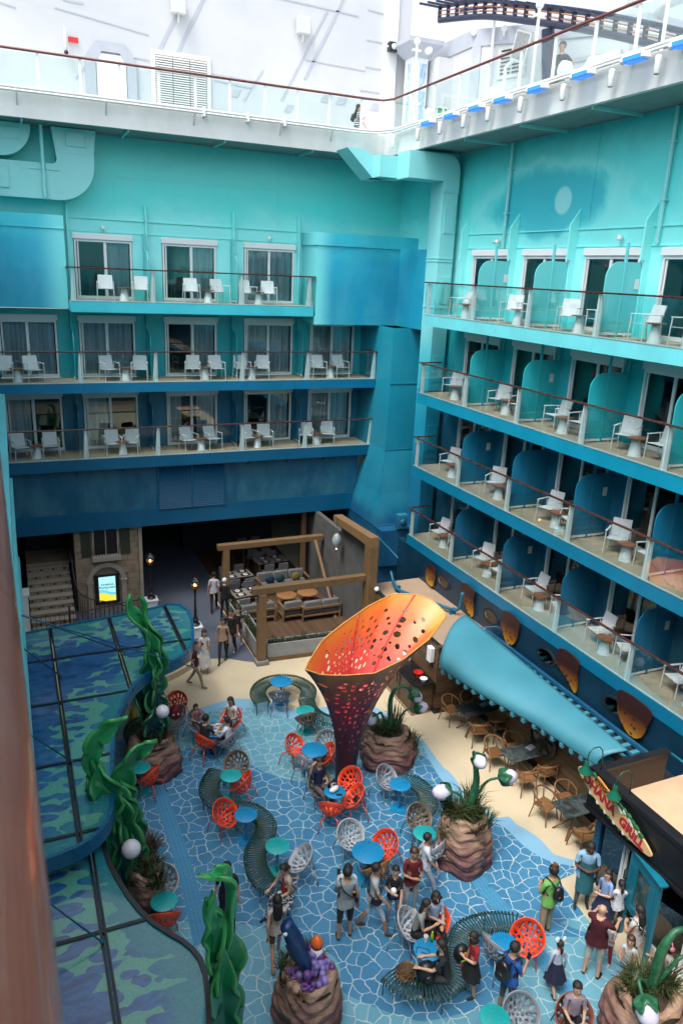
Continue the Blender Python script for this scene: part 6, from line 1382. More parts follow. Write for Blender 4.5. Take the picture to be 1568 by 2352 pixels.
def blade(t, P, width, twist0, twist1, tip=1.0, fold=.5, seed=0, name='leaf_blade'):
    """thick ruffled frond with lobed edges along the centre line P"""
    C_ = catmull(P, 12); n = len(C_); nv = 14; ph = seed*1.7; V = []; E = []
    up0 = Vector((0, 1, 0))
    for i, p in enumerate(C_):
        k = i/(n-1); d = (C_[min(i+1, n-1)]-C_[max(0, i-1)]).normalized(); a = twist0+(twist1-twist0)*k
        s = d.cross(up0); s = s.normalized() if s.length > .1 else Vector((1, 0, 0)); q = d.cross(s).normalized()
        s2 = s*cos(a)+q*sin(a); q2 = q*cos(a)-s*sin(a)
        lob = .55+.5*abs(sin(k*pi*3.6+ph))**.7; lob2 = .55+.5*abs(sin(k*pi*3.6+ph+1.2))**.7
        W_ = .86*width*(sin(pi*min(1, (k*.94+.06)))**.55)*(1 if k < .75 else (1-(k-.75)/.25)**.7*tip+.02)
        for j in range(nv+1):
            v = j/nv*2-1; w = W_*(lob if v > 0 else lob2); c = abs(v)
            ruf = sin(k*15+ph+(2 if v > 0 else 0))*.34*W_*c**2
            V.append(p+s2*(v*w)+q2*(fold*W_*c**1.3+ruf)-d*(c**2*W_*.18)); E.append(c)
    for sgn_ in (1,):
        me = bpy.data.meshes.new(name); fs = [(i*(nv+1)+j, i*(nv+1)+j+1, (i+1)*(nv+1)+j+1, (i+1)*(nv+1)+j) for i in range(n-1) for j in range(nv)]
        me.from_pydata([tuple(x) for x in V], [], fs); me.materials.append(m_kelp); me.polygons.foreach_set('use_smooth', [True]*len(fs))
        a_ = me.attributes.new('edge', 'FLOAT', 'POINT'); a_.data.foreach_set('value', E)
        o = put(name, me, t); m_ = o.modifiers.new('solid', 'SOLIDIFY'); m_.thickness = .075; m_.offset = 0
        ss = o.modifiers.new('sub', 'SUBSURF'); ss.levels = 1; ss.render_levels = 1
    return o
def kelp(label, base, fronds, stalks):
    t = thing('kelp_sculpture', label, 'sculpture', base, 0, 'green kelp sculptures')
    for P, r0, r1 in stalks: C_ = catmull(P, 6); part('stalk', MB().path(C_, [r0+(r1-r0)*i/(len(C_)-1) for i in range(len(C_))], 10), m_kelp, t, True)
    for i, f in enumerate(fronds): blade(t, *f, seed=i+base[0])
    return t
kelp('furthest green kelp sculpture, rising from the left rock planter in front of the canopy', (PL[0]+.0, PL[1]+.1, 1.05),
     [([(.12, 0, .0), (.15, -.05, .7), (.1, 0, 1.3), (.45, .0, 1.62)], .40, 0, .5, 1., .35), ([(-.05, .1, .2), (-.25, .1, .9), (-.38, .05, 1.5), (-.1, 0, 2.0)], .26, .5, 1.2, 1., .5), ([(.0, 0, .9), (.08, 0, 1.7), (.15, 0, 2.4), (.1, 0, 3.0), (-.05, 0, 3.5)], .30, 1.2, -.5, 1., .8), ([(.0, 0, 1.6), (-.1, 0, 2.2), (-.05, 0, 2.8), (-.25, -.05, 3.35), (-.45, 0, 3.8), (-.38, 0, 4.15)], .27, 2.0, .4, 1., .5), ([(.0, .05, 2.3), (.0, .05, 2.9), (-.12, .05, 3.4), (-.08, .05, 3.8), (-.18, .05, 4.05)], .16, .3, 2.4, 1., .8), ([(.05, -.1, .1), (.0, -.2, .5), (.1, -.2, 1.0)], .34, 0, .3, .8, .3), ([(.1, -.05, .8), (.12, -.1, 1.5), (.2, -.1, 2.2), (.15, -.05, 2.8)], .3, .2, 1.5, 1., .5), ([(-.02, -.05, 1.3), (-.02, -.1, 2.0), (.05, -.1, 2.7), (-.05, -.05, 3.2)], .28, -.4, .6, 1., .6)],
     [([(0, 0, -.1), (.0, 0, 1.2), (.08, 0, 2.2), (-.1, 0, 3.2)], .14, .05)])
kelp('middle green kelp sculpture with broad curling leaves beside the canopy edge', (1.28, 13.35, .12),
     [([(-.15, 0, .2), (-.2, 0, 1.2), (-.1, 0, 2.1), (-.3, 0, 3.0), (-.42, -.1, 3.7)], .34, .3, -.5, .9, .5), ([(.1, .0, 2.4), (.15, 0, 3.0), (.3, 0, 3.5), (.62, -.05, 3.75), (.85, -.1, 3.85)], .30, .2, .5, 1., .25), ([(-.3, 0, 3.1), (-.4, 0, 3.7), (-.3, 0, 4.1), (.05, -.05, 4.4), (.3, -.1, 4.5)], .27, 0, .4, 1., .3), ([(.0, -.05, 1.4), (.1, -.1, 2.0), (.18, -.1, 2.6), (.1, -.1, 3.1)], .36, 1.0, .3, 1., .4), ([(.15, 0, .5), (.3, 0, 1.2), (.35, -.05, 1.8), (.25, -.05, 2.3)], .30, .2, .9, 1., .5), ([(.2, .0, .9), (.35, -.05, 1.15), (.55, -.1, 1.4)], .17, 0, .5, 1., .3), ([(-.3, .05, 2.4), (-.45, .05, 2.9), (-.5, .0, 3.3)], .2, .5, 1.0, 1., .4), ([(.05, -.1, 1.5), (-.05, -.14, 2.3), (-.2, -.14, 3.0), (-.3, -.12, 3.6)], .44, .2, -.3, 1., .4), ([(.15, -.1, 1.0), (.12, -.15, 1.9), (.02, -.15, 2.7), (-.05, -.1, 3.1)], .42, -.3, .5, 1., .45), ([(-.05, -.1, .3), (-.05, -.15, 1.1), (-.1, -.15, 1.9), (-.15, -.1, 2.7)], .34, -.3, .4, 1., .45), ([(.1, -.1, .1), (.15, -.15, .8), (.1, -.15, 1.5)], .3, .3, -.4, 1., .5), ([(.1, -.05, 1.9), (.0, -.1, 2.5), (-.1, -.1, 3.1)], .33, .5, 0, 1., .4)],
     [([(-.1, 0, 0), (-.1, 0, 1.5), (-.05, 0, 2.6)], .17, .1), ([(.15, 0, 0), (.2, 0, 1.2), (.15, 0, 2.0)], .13, .08)])
kb_ = (2.54, 9.98)
kelp('nearest green kelp sculpture with a hooked top at the bottom centre', (2.26, 9.0, -.12),
     [([(.05, 0, 2.9), (.12, 0, 3.5), (.15, 0, 4.05), (.08, -.02, 4.42), (-.12, -.05, 4.5), (-.3, -.05, 4.62)], .17, 1.3, 1.4, .8, .8), ([(.0, 0, 1.6), (.05, 0, 2.3), (.12, 0, 3.0), (.08, 0, 3.7)], .34, .2, .6, .9, .5), ([(-.05, .0, 2.4), (-.12, 0, 3.0), (-.1, 0, 3.6), (-.2, -.05, 4.15)], .26, .8, 0, 1., .6), ([(-.05, 0, .4), (-.1, -.05, 1.1), (-.12, 0, 1.8), (.0, 0, 2.4)], .33, .1, -.3, .9, .4), ([(.12, 0, .2), (.2, 0, 1.1), (.2, 0, 1.9), (.15, 0, 2.5)], .26, .4, 1.0, 1., .5), ([(.1, -.1, .6), (.3, -.15, .9), (.55, -.2, 1.15), (.7, -.2, 1.2)], .26, .1, .3, 1., .25), ([(-.12, -.08, 3.5), (-.14, -.1, 3.9), (-.1, -.1, 4.3)], .1, .0, .5, 1., .2), ([(.03, -.1, 1.0), (.05, -.15, 1.7), (.0, -.15, 2.4), (.05, -.1, 3.2)], .34, -.5, .4, 1., .5), ([(.05, -.05, 0), (.02, -.12, .7), (.08, -.1, 1.4)], .34, .4, -.2, 1., .5)],
     [([(0, 0, 0), (-.05, 0, 1.6), (.0, 0, 2.8)], .18, .12), ([(.2, 0, 0), (.22, 0, 1.2), (.12, 0, 2.4)], .12, .1)])
m_globe = M('frosted white lamp globe', (.72, .68, .74), .3, var=.03)
for n, p, r in (('in front of the furthest kelp sculpture', (2.92, 17.20, 2.10), .17), ('in front of the middle kelp sculpture', (1.47, 12.81, 1.90), .19)):
    t = thing('globe_lamp', 'white round globe lamp ' + n, 'lamp', p, 0, 'white globe lamps by the kelp'); part('globe', MB().sphere((0, 0, 0), r, 24, 14), m_globe, t, True); part('stem', MB().path([(0, 0, -r), (-.02, .02, -r-.4), (-.1, .1, -1.0)], .025, 6), m_stem, t, True)

# ------------------------------------------------------------------ cafe tables and tub chairs
m_blue = M('bright blue table enamel', (.01, .22, .45), .3, var=.06); m_turq = M('turquoise table enamel', (.015, .34, .34), .3, var=.06)
def table_proto(mat, r, label):
    t = thing('cafe_table', label, 'table', group='round cafe tables on the mosaic')
    top = part('tabletop', MB().lathe([(r-.012, .722), (r, .73), (r, .742), (r-.008, .748)], 40), mat, t, 'auto')
    rg_ = MB()
    for k in range(5): 
        for j in range(10+k*6): a = j*2*pi/(10+k*6); q = r*(.12+.13*k); rg_.box(-.004, .004, -.004, .004, .7485, .7488).xf(Matrix.Identity(4)) if False else rg_.add([(q*cos(a)-.004, q*sin(a)-.004, .7492), (q*cos(a)+.004, q*sin(a)-.004, .7492), (q*cos(a)+.004, q*sin(a)+.004, .7492), (q*cos(a)-.004, q*sin(a)+.004, .7492)], [(0, 1, 2, 3)])
    part('perforation', rg_, m_dark, top, kind='stuff')
    part('pole', MB().tube((0, 0, .035), (0, 0, .72), .033, n=14), mat, t, 'auto'); part('base', MB().lathe([(r*.78, .0145), (r*.78, .026), (.05, .035)], 32), mat, t, 'auto')
    return t
TB = {}
def put_table(key, pos, mat, r, label):
    k = (mat.name, r)
    if k not in TB: t = table_proto(mat, r, label); t.location = (*pos, 0); TB[k] = t
    else: dup(TB[k], (*pos, 0), random.uniform(0, 1), label)
    TP[key] = Vector(pos)
TP = {}
for key, pos, mt, r, lb in [
 ('t1', (7.04, 19.82), m_blue, .34, 'blue round table inside the far curved bench, furthest back of all'),
 ('t2', (7.17, 18.04), m_turq, .27, 'small turquoise table beside the tail of the far curved bench'),
 ('t3', (6.72, 16.16), m_blue, .35, 'blue round table left of the funnel with red and grey chairs'),
 ('t4', (4.34, 15.87), m_turq, .27, 'turquoise table in the upper bend of the snake bench'),
 ('t5', (4.28, 14.34), m_blue, .27, 'blue table at the middle bend of the snake bench'),
 ('t6', (4.65, 13.12), m_turq, .27, 'turquoise table in the lower bend of the snake bench'),
 ('t7', (6.57, 14.39), m_blue, .27, 'blue table with a white handbag at the foot of the funnel'),
 ('t8', (8.40, 16.96), m_blue, .25, 'blue table half hidden behind the funnel stem'),
 ('t9', (4.43, 17.97), m_blue, .36, 'blue table with plates where four people are eating'),
 ('t10', (8.23, 14.08), m_blue, .27, 'blue table inside the short curved bench between the rock planters'),
 ('t11', (7.95, 12.32), m_turq, .27, 'turquoise table at the left foot of the tall striped planter'),
 ('t12', (6.47, 12.24), m_blue, .36, 'large bright blue table in the middle behind the standing group'),
 ('t13', (6.45, 9.52), m_blue, .27, 'blue table with a green bottle where three women sit'),
 ('t14', (7.91, 9.11), m_blue, .26, 'blue table beside the bright red chair at the lower right bench'),
 ('t15', (6.85, 7.86), m_turq, .27, 'turquoise table cut off by the bottom edge'),
 ('t16', (2.02, 12.45), m_turq, .27, 'turquoise table beside the lower coral canopy'),
 ('t17', (2.26, 16.97), m_turq, .27, 'turquoise table in front of the left rock planter')]: put_table(key, pos, mt, r, lb)
# perforated tub chair shell
def shell_mesh(mat, name):
    rg = random.Random(4); hs = []
    for ring_r, n, s in ((.0, 1, .07), (.26, 6, .085), (.50, 10, .10), (.76, 15, .10)):
        for i in range(n):
            a = (i+.5*(n % 2)+rg.uniform(-.12, .12))/n*2*pi; k = rg.uniform(.85, 1.15); rr = ring_r+rg.uniform(-.02, .02)
            hs.append((rr*cos(a), rr*sin(a), s*k*(1.15), s*k*.82, a))
    def inh(x, y, g=1.0):
        for hx, hy, a, b, th in hs:
            dx, dy = x-hx, y-hy; u = dx*cos(th)+dy*sin(th); v = -dx*sin(th)+dy*cos(th)
            if (u/a)**2+(v/b)**2 < g: return True
        return False
    pts = []
    for hx, hy, a, b, th in hs:
        for j in range(8): u = a*cos(j*pi/4); v = b*sin(j*pi/4); pts.append(Vector((hx+u*cos(th)-v*sin(th), hy+u*sin(th)+v*cos(th))))
    for rr, n in ((1, 32), (.94, 32), (.63, 18), (.38, 12), (.15, 6)):
        for j in range(n):
            x, y = rr*cos(2*pi*j/n), rr*sin(2*pi*j/n)
            if not inh(x, y, 1.3): pts.append(Vector((x, y)))
    res = delaunay_2d_cdt(pts, [], [], 0, 1e-6); Vv = []; Ff = []
    tl = radians(40); nrm_ = Vector((0, sin(tl), cos(tl))); ex = Vector((1, 0, 0)); ey = Vector((0, cos(tl), -sin(tl))); org = Vector((0, -.06, .40))
    def m3(x, y):
        r = hypot(x, y); dep = .27*r**2.3; fl = 1-.10*max(0, y)*r
        return org+ex*(x*.34*fl)+ey*(y*.335)+nrm_*dep+Vector((0, 0, .05*max(0, -y)*r))
    for v in res[0]: Vv.append(tuple(m3(v.x, v.y)))
    for f in res[2]:
        c = sum((res[0][i] for i in f), Vector((0, 0)))/3
        if not inh(c.x, c.y): Ff.append(tuple(f))
    me = bpy.data.meshes.new('shell'); me.from_pydata(Vv, [], Ff); me.materials.append(mat); me.polygons.foreach_set('use_smooth', [True]*len(Ff))
    ob = bpy.data.objects.new('tmp', me); COL.objects.link(ob); s = ob.modifiers.new('s', 'SOLIDIFY'); s.thickness = .016; s.offset = 0
    dg = bpy.context.evaluated_depsgraph_get(); m2 = bpy.data.meshes.new_from_object(ob.evaluated_get(dg)); m2.name = 'shell'; bpy.data.objects.remove(ob)
    rim_ = MB().path([tuple(m3(cos(a*pi/20), sin(a*pi/20))) for a in range(41)], .015, 6).mesh('rim', mat, True)
    return m2, rim_
def tub_proto(mat, label):
    t = thing('tub_chair', label, 'chair', group='perforated tub chairs'); a, b = shell_mesh(mat, 'x'); put('shell', a, t); put('rim', b, t)
    for sx in (-1, 1):
        for y0, y1 in ((.12, .24), (-.16, -.27)): part('leg', MB().path([(sx*.10, y0*.5, .40), (sx*.18, y0, .40), (sx*.21, (y0+y1)/2, .30), (sx*.26, y1, .013)], [.014, .018, .016, .012], 6), mat, t, True)
    return t
CM = {'red': M('orange red chair plastic', (.72, .07, .025), .35, var=.05), 'grey': M('grey chair plastic', (.26, .27, .30), .4, var=.06), 'taupe': M('taupe chair plastic', (.17, .12, .085), .4, var=.08), 'white': M('pale grey chair plastic', (.40, .41, .43), .4, var=.05), 'brown': M('brown red chair plastic', (.22, .07, .045), .4, var=.06), 'dark': M('dark steel grey chair plastic', (.12, .14, .17), .4), 'tan': M('tan chair plastic', (.30, .16, .07), .4)}
CP_ = {}
def tub(col, pos, face, label):
    """face = heading in degrees the sitter looks to, or the key of a table"""
    p = Vector(pos)
    if isinstance(face, str): d = TP[face]-p; h = atan2(d.y, d.x)
    else: h = R(face)
    rz = h-pi/2+random.uniform(-.06, .06)
    if col not in CP_: CP_[col] = tub_proto(CM[col], label); CP_[col].location = (*pos, 0); CP_[col].rotation_euler = (0, 0, rz)
    else: dup(CP_[col], (*pos, 0), rz, label)
    return h
CS = {}
for key, col, pos, face, lb in [
 ('c1', 'dark', (6.79, 19.24), 't1', 'grey perforated chair seen from behind at the furthest blue table'),
 ('c2', 'taupe', (7.15, 17.82), 't2', 'taupe perforated chair seen from behind at the small far turquoise table'),
 ('c3', 'red', (6.31, 16.76), 't3', 'red perforated chair left of the blue table beside the funnel'),
 ('c4', 'grey', (7.30, 16.62), 't3', 'grey perforated chair behind the blue table, next to the funnel stem'),
 ('c5', 'red', (7.10, 16.04), 170, 'red perforated chair partly hidden by the funnel stem'),
 ('c6', 'grey', (6.37, 15.92), 't3', 'grey perforated chair in front of the blue table left of the funnel'),
 ('c7', 'taupe', (4.70, 16.53), -125, 'taupe perforated chair behind the turquoise table in the snake bench'),
 ('c8', 'red', (4.64, 15.67), 't4', 'red perforated chair facing left at the upper snake bench table'),
 ('c9', 'red', (3.84, 14.80), -60, 'red perforated chair outside the snake bench, its open seat facing us'),
 ('c10', 'red', (7.27, 14.87), -150, 'red perforated chair just right of the funnel foot, upright back'),
 ('c11', 'red', (7.10, 14.18), 160, 'red perforated chair with a dark jacket on its seat'),
 ('c12', 'red', (6.32, 14.01), 't7', 'red perforated chair seen from behind below the handbag table'),
 ('c13', 'taupe', (6.38, 15.03), 't7', 'taupe perforated chair with the person in navy sitting in it'),
 ('c14', 'red', (5.16, 18.62), 't9', 'red perforated chair behind the woman in a white top eating'),
 ('c15', 'grey', (4.12, 18.83), 't9', 'grey perforated chair with the small child at the dining table'),
 ('c16', 'red', (4.08, 17.75), 't9', 'red perforated chair under the man in a dark shirt eating'),
 ('c17', 'grey', (4.78, 17.59), 't9', 'grey perforated chair under the girl in a white shirt eating'),
 ('c18', 'grey', (8.07, 14.67), -60, 'grey perforated chair left of the blue table by the short curved bench'),
 ('c19', 'taupe', (8.15, 13.04), -80, 'taupe perforated chair behind the turquoise table by the striped planter'),
 ('c20', 'red', (7.08, 12.47), 't12', 'red perforated chair right of the large blue table'),
 ('c21', 'white', (6.38, 13.10), -85, 'pale grey perforated chair left of the large blue table'),
 ('c22', 'white', (8.02, 11.90), 120, 'pale grey perforated chair against the striped rock planter'),
 ('c23', 'white', (5.15, 12.69), 165, 'pale grey perforated chair beside the mother and child on the bench'),
 ('c24', 'tan', (6.52, 11.82), 't12', 'tan perforated chair behind the man with the shoulder bag'),
 ('c25', 'red', (7.00, 10.29), -100, 'red perforated chair holding the woman in a light blue shirt'),
 ('c26', 'white', (6.40, 10.34), -40, 'pale grey perforated chair behind the woman in a grey vest'),
 ('c27', 'red', (8.58, 9.21), -140, 'bright red perforated chair facing us beside the lower right bench'),
 ('c28', 'grey', (7.76, 9.20), 20, 'grey perforated chair below the blue table at the lower right'),
 ('c29', 'grey', (7.44, 7.93), -115, 'grey perforated chair cut by the bottom edge beside a turquoise table'),
 ('c30', 'brown', (8.32, 7.56), -115, 'brown red perforated chair cut by the bottom edge'),
 ('c31', 'white', (2.12, 13.23), -100, 'pale grey perforated chair behind the turquoise table near the canopy'),
 ('c32', 'red', (1.96, 12.15), 't16', 'red perforated chair half hidden by the lower coral canopy'),
 ('c33', 'red', (1.71, 14.35), -160, 'red perforated chair partly hidden behind the middle kelp and its globe lamp'),
 ('c34', 'red', (2.51, 16.74), 't17', 'red perforated chair in front of the left rock planter'),
 ('c35', 'red', (3.83, 19.97), -120, 'red perforated chair furthest left behind the dark red backpack'),
 ('c36', 'grey', (3.74, 19.22), 200, 'grey perforated chair beside the dark red backpack')]:
    CS[key] = (Vector(pos), tub(col, pos, face, lb))
solo('dark_jacket', MB().path([(0, -.12, .46), (.05, 0, .50), (-.03, .08, .48), (.06, .14, .5)], [.06, .09, .07, .04], 8, flat=.6), m_black, 'crumpled dark jacket lying on the red chair beside the funnel', 'jacket', True, loc=(CS['c11'][0].x, CS['c11'][0].y, 0))
# slatted snake benches
m_slat = M('dark green bench slat', (.022, .055, .042), .35, var=.15)
def bench(label, P, w=.46):
    t = thing('slatted_bench', label, 'bench', (0, 0, 0), 0, 'curved slatted benches')
    C_ = resample(catmull([(*p, 0) for p in P], 10), .062); n = len(C_)
    key = 'slat%.2f' % w
    if key not in me_cache: me_cache[key] = MB().path([(0, -w/2-.0, .36), (0, -w/2-.012, .42), (0, -w/2+.03, .452), (0, 0, .455), (0, w/2-.03, .452), (0, w/2+.012, .42), (0, w/2, .36)], .017, 6).mesh('slat', m_slat, True)
    for i, p in enumerate(C_):
        q = C_[min(i+1, n-1)]-C_[max(0, i-1)]; put('slat', me_cache[key], t, tuple(p), (0, 0, atan2(q.y, q.x)))
    side = []
    for sg_ in (-1, 1):
        L = []
        for i, p in enumerate(C_):
            q = (C_[min(i+1, n-1)]-C_[max(0, i-1)]).normalized(); L.append(p+Vector((-q.y, q.x, 0))*sg_*(w/2-.05)+Vector((0, 0, .42)))
        side.append(L); part('frame_rail', MB().path(L, .014, 5), m_slat, t, True)
    st_ = max(8, n//5)
    for i in list(range(0, n, 16)) + [n-1]:
        for L in side: part('leg', MB().tube(tuple(L[i]), (L[i].x, L[i].y, .013), .012, n=6), m_slat, t)
    return t
bench('far horseshoe shaped slatted bench around the furthest blue table', [(6.28, 19.33), (6.32, 19.95), (6.69, 20.44), (7.28, 20.55), (7.73, 20.22), (7.88, 19.63), (7.62, 19.10)])
bench('slatted bench continuing behind the funnel stem to the right', [(7.60, 19.05), (7.52, 18.54), (7.63, 18.07), (7.90, 17.74), (8.34, 17.53), (8.80, 17.42), (8.97, 17.00)])
bench('upper half of the S shaped slatted bench left of centre', [(4.17, 16.59), (3.91, 16.25), (3.78, 15.88), (3.81, 15.52), (4.01, 15.19), (4.25, 15.06)])
bench('lower half of the S shaped slatted bench, ending at the mother with child', [(4.26, 15.06), (4.51, 14.92), (4.70, 14.60), (4.75, 14.24), (4.60, 13.90), (4.38, 13.67), (4.21, 13.37), (4.13, 12.95), (4.18, 12.53), (4.37, 12.20), (4.48, 12.07)])
bench('short curved slatted bench between the two rock planters', [(8.50, 14.71), (8.82, 14.46), (8.93, 14.01), (8.82, 13.64), (8.61, 13.39), (8.28, 13.22)])
bench('front slatted bench where the woman in black sits with bags', [(5.70, 9.56), (5.81, 9.28), (6.07, 9.03), (6.43, 8.93), (6.79, 9.04), (7.07, 9.31), (7.24, 9.61)])
bench('slatted bench arching over the blue table at the lower right', [(7.25, 9.63), (7.58, 9.90), (7.95, 9.93), (8.29, 9.87), (8.63, 9.70), (8.75, 9.51)])
bench('dark slatted bench curling round the left rock planter', [(2.87, 19.59), (2.55, 19.47), (2.38, 19.07), (2.40, 18.62)])
# wooden bistro tables and chairs along the bar
def bistro_chair(label):
    t = thing('bistro_chair', label, 'chair', group='wooden armchairs at the bistro tables')
    part('seat', MB().bbox(-.23, .23, -.21, .23, .42, .455, .012), m_teak, t)
    part('backrest', MB().path(catmull([(.27, .06, .66), (.27, -.12, .70), (.17, -.26, .76), (0, -.30, .78), (-.17, -.26, .76), (-.27, -.12, .70), (-.27, .06, .66)], 4), .022, 8, flat=1.5), m_teak, t, True)
    for sx in (-1, 1): part('leg', MB().path([(sx*.25, .04, .66), (sx*.22, .18, .43), (sx*.25, .25, 0)], [.016, .02, .013], 6), m_teak, t, True); part('leg', MB().path([(sx*.2, -.22, .74), (sx*.19, -.19, .43), (sx*.24, -.27, 0)], [.016, .02, .013], 6), m_teak, t, True)
    return t
bpz = None
def marble():
    t = NT('dark veined stone'); n_ = t.noise(t.pos(), 3.5, 8, .7, 1.5); return t.fin(t.ramp(n_.outputs[0], [(.35, (.015, .02, .02)), (.5, (.04, .05, .05)), (.56, (.10, .12, .12)), (.6, (.03, .04, .04))]), .3)
m_marb = marble()
for n, (cx_, cy_) in (('furthest', (11.98, 16.45)), ('middle', (11.98, 14.15)), ('nearest', (11.95, 11.85))):
    t = thing('bistro_table', n + ' dark stone bistro table along the plank wall', 'table', (cx_, cy_, 0), 0, 'dark stone bistro tables')
    part('tabletop', MB().bbox(-.52, .52, -.33, .33, .73, .75, .005), m_marb, t)
    for sx in (-1, 1): part('leg', MB().path([(sx*.22, .05, .73), (sx*.05, 0, .4), (sx*.42, -.25, .0)], .025, 6).path([(sx*.05, 0, .4), (sx*.42, .25, 0)], .022, 6), m_teak, t, True)
    for k, (dx, dy, hd) in enumerate([(-.42, .62, -80), (.22, .62, -90), (-.25, -.62, 85), (.42, -.6, 95)]):
        lab = 'wooden armchair on the %s side, %s, of the %s dark bistro table' % ('far' if dy > 0 else 'near', 'outer' if dx < 0 else 'wall end', n)
        if bpz is None: bpz = bistro_chair(lab); bpz.location = (cx_+dx, cy_+dy, 0); bpz.rotation_euler = (0, 0, R(hd)-pi/2)
        else: dup(bpz, (cx_+dx, cy_+dy, 0), R(hd+random.uniform(-14, 14))-pi/2, lab)
    if n != 'nearest': solo('folded_menu', MB().bbox(-.13, .13, -.09, .09, .752, .758, .002).bbox(-.1, .14, -.07, .08, .759, .765, .002), M('printed paper '+n, (.42, .42, .5), .6, var=.4, scale=20), 'pale printed menu lying on the %s bistro table' % n, 'menu', loc=(cx_+.36, cy_+.08, 0), rot=(0, 0, .3))
# small things on tables
m_plate = M('white china', (.75, .75, .73), .2); m_food = M('brown food', (.25, .13, .05), .7, var=.5, scale=20)
t9 = TP['t9']
for n, (dx, dy) in (('nearest the child', (-.14, .1)), ('in front of the man in dark shirt', (-.02, -.16)), ('in front of the woman in white top', (.14, .12)), ('in front of the girl in white shirt', (.16, -.1))):
    t = thing('dinner_plate', 'white plate of food ' + n, 'plate', (t9.x+dx, t9.y+dy, .749), 0, 'plates on the dining table'); part('plate', MB().lathe([(.06, 0), (.11, .014), (.11, .018), (.06, .006)], 20), m_plate, t, 'auto'); part('food', MB().sphere((0, 0, .012), .05, 8, 5, sc=(1.2, .9, .35)), m_food, t, True)
m_cup = M('paper cup', (.7, .7, .68), .5)
for n, (dx, dy) in (('on the dining table near its centre', (.03, .02)), ('on the dining table at its right edge', (.22, .02))): solo('drink_cup', MB().lathe([(.03, .749), (.04, .86), (.036, .86), (.028, .76)], 14), m_cup, 'white cup ' + n, 'cup', 'auto', loc=(t9.x+dx, t9.y+dy, 0))
t13 = TP['t13']
solo('drink_cup', MB().lathe([(.035, .749), (.048, .88), (.042, .88), (.03, .77)], 14), m_cup, 'white mug on the blue table beside the green bottle', 'cup', 'auto', loc=(t13.x+.05, t13.y+.17, 0))
b_ = thing('green_bottle', 'lime green drink bottle on the blue table', 'bottle', (t13.x+.16, t13.y+.13, .749)); part('bottle_body', MB().lathe([(.032, 0), (.034, .12), (.03, .16), (.014, .19), (.014, .2)], 14), M('lime green plastic', (.25, .5, .02), .3), b_, True); part('cap', MB().lathe([(.017, .2), (.017, .225)], 12), M('yellow green cap', (.4, .55, .05), .4), b_)
solo('bag_strap', MB().path(catmull([(-.2, .0, .757), (-.12, .1, .757), (-.05, .06, .757), (.05, -.03, .757), (.02, -.12, .757), (-.1, -.02, .757)], 5), .008, 5), m_black, 'dark looped strap lying on the blue table with the green bottle', 'strap', True, loc=(t13.x-.05, t13.y, 0))
t7 = TP['t7']
hb = thing('white_handbag', 'soft white handbag on the blue table at the funnel foot', 'handbag', (t7.x-.02, t7.y+.0, .749), .4); part('bag_body', MB().sphere((0, 0, .07), .1, 14, 8, sc=(1.5, .8, .7)), m_white, hb, True); part('bag_handle', MB().path([(-.1+.2*k/8, .02, .12+.12*sin(pi*k/8)) for k in range(9)], .008, 6), m_white, hb, True)
solo('black_backpack', MB().sphere((0, 0, .85), .13, 12, 8, sc=(1.1, .8, 1.)), m_black, 'small black bag standing on the blue table behind the white handbag', 'bag', True, loc=(t7.x+.02, t7.y+.2, -.1)); solo('phone', MB().bbox(-.04, .04, -.075, .075, .75, .758, .003), m_black, 'black phone lying flat on the handbag table', 'phone', loc=(t7.x+.05, t7.y-.17, 0), rot=(0, 0, 1.2))
rb = thing('red_backpack', 'dark red child backpack with white eye patches propped on the far left chair', 'backpack', (CS['c36'][0].x-.1, CS['c36'][0].y+.1, .45)); part('pack_body', MB().sphere((0, 0, .2), .19, 14, 10, sc=(.95, .7, 1.2)), M('dark red nylon', (.20, .01, .02), .5), rb, True); part('eye_patch', MB().sphere((-.08, -.125, .2), .04, 8, 6, sc=(1, .4, .8)), m_chair_w, rb, True); part('eye_patch', MB().sphere((.06, -.125, .2), .04, 8, 6, sc=(1, .4, .8)), m_chair_w, rb, True); part('top_loop', MB().path([(-.03, 0, .42), (-.05, .05, .55), (.02, .02, .62), (.08, 0, .58)], .02, 6), m_black, rb, True)
ws = thing('wet_floor_sign', 'yellow folding caution sign standing under the canopy edge', 'caution sign', (2.54, 20.04)+(0,), .9); m_yel = M('yellow sign plastic', (.55, .36, .02), .5)
part('sign_leaf', MB().add([(-.15, -.14, 0), (.15, -.14, 0), (.09, -.01, .6), (-.09, -.01, .6), (-.15, -.155, 0), (.15, -.155, 0), (.09, -.025, .6), (-.09, -.025, .6)], [(0, 1, 2, 3), (7, 6, 5, 4), (0, 4, 5, 1), (1, 5, 6, 2), (2, 6, 7, 3), (3, 7, 4, 0)]), m_yel, ws); part('sign_leaf', MB().add([(-.15, .14, 0), (.15, .14, 0), (.09, .01, .6), (-.09, .01, .6), (-.15, .155, 0), (.15, .155, 0), (.09, .025, .6), (-.09, .025, .6)], [(3, 2, 1, 0), (4, 5, 6, 7), (0, 1, 5, 4), (1, 2, 6, 5), (2, 3, 7, 6), (3, 0, 4, 7)]), m_yel, ws)
fr = thing('fluffy_bag', 'brown curly fluffy bag on the front slatted bench', 'bag', (*(5.89, 9.33), .62)); fb_ = MB(); rg = random.Random(2)
part('bag_core', MB().sphere((0, 0, 0), .17, 14, 10, sc=(1.1, .9, .95)), M('brown fleece', (.10, .06, .03), .9), fr, True)
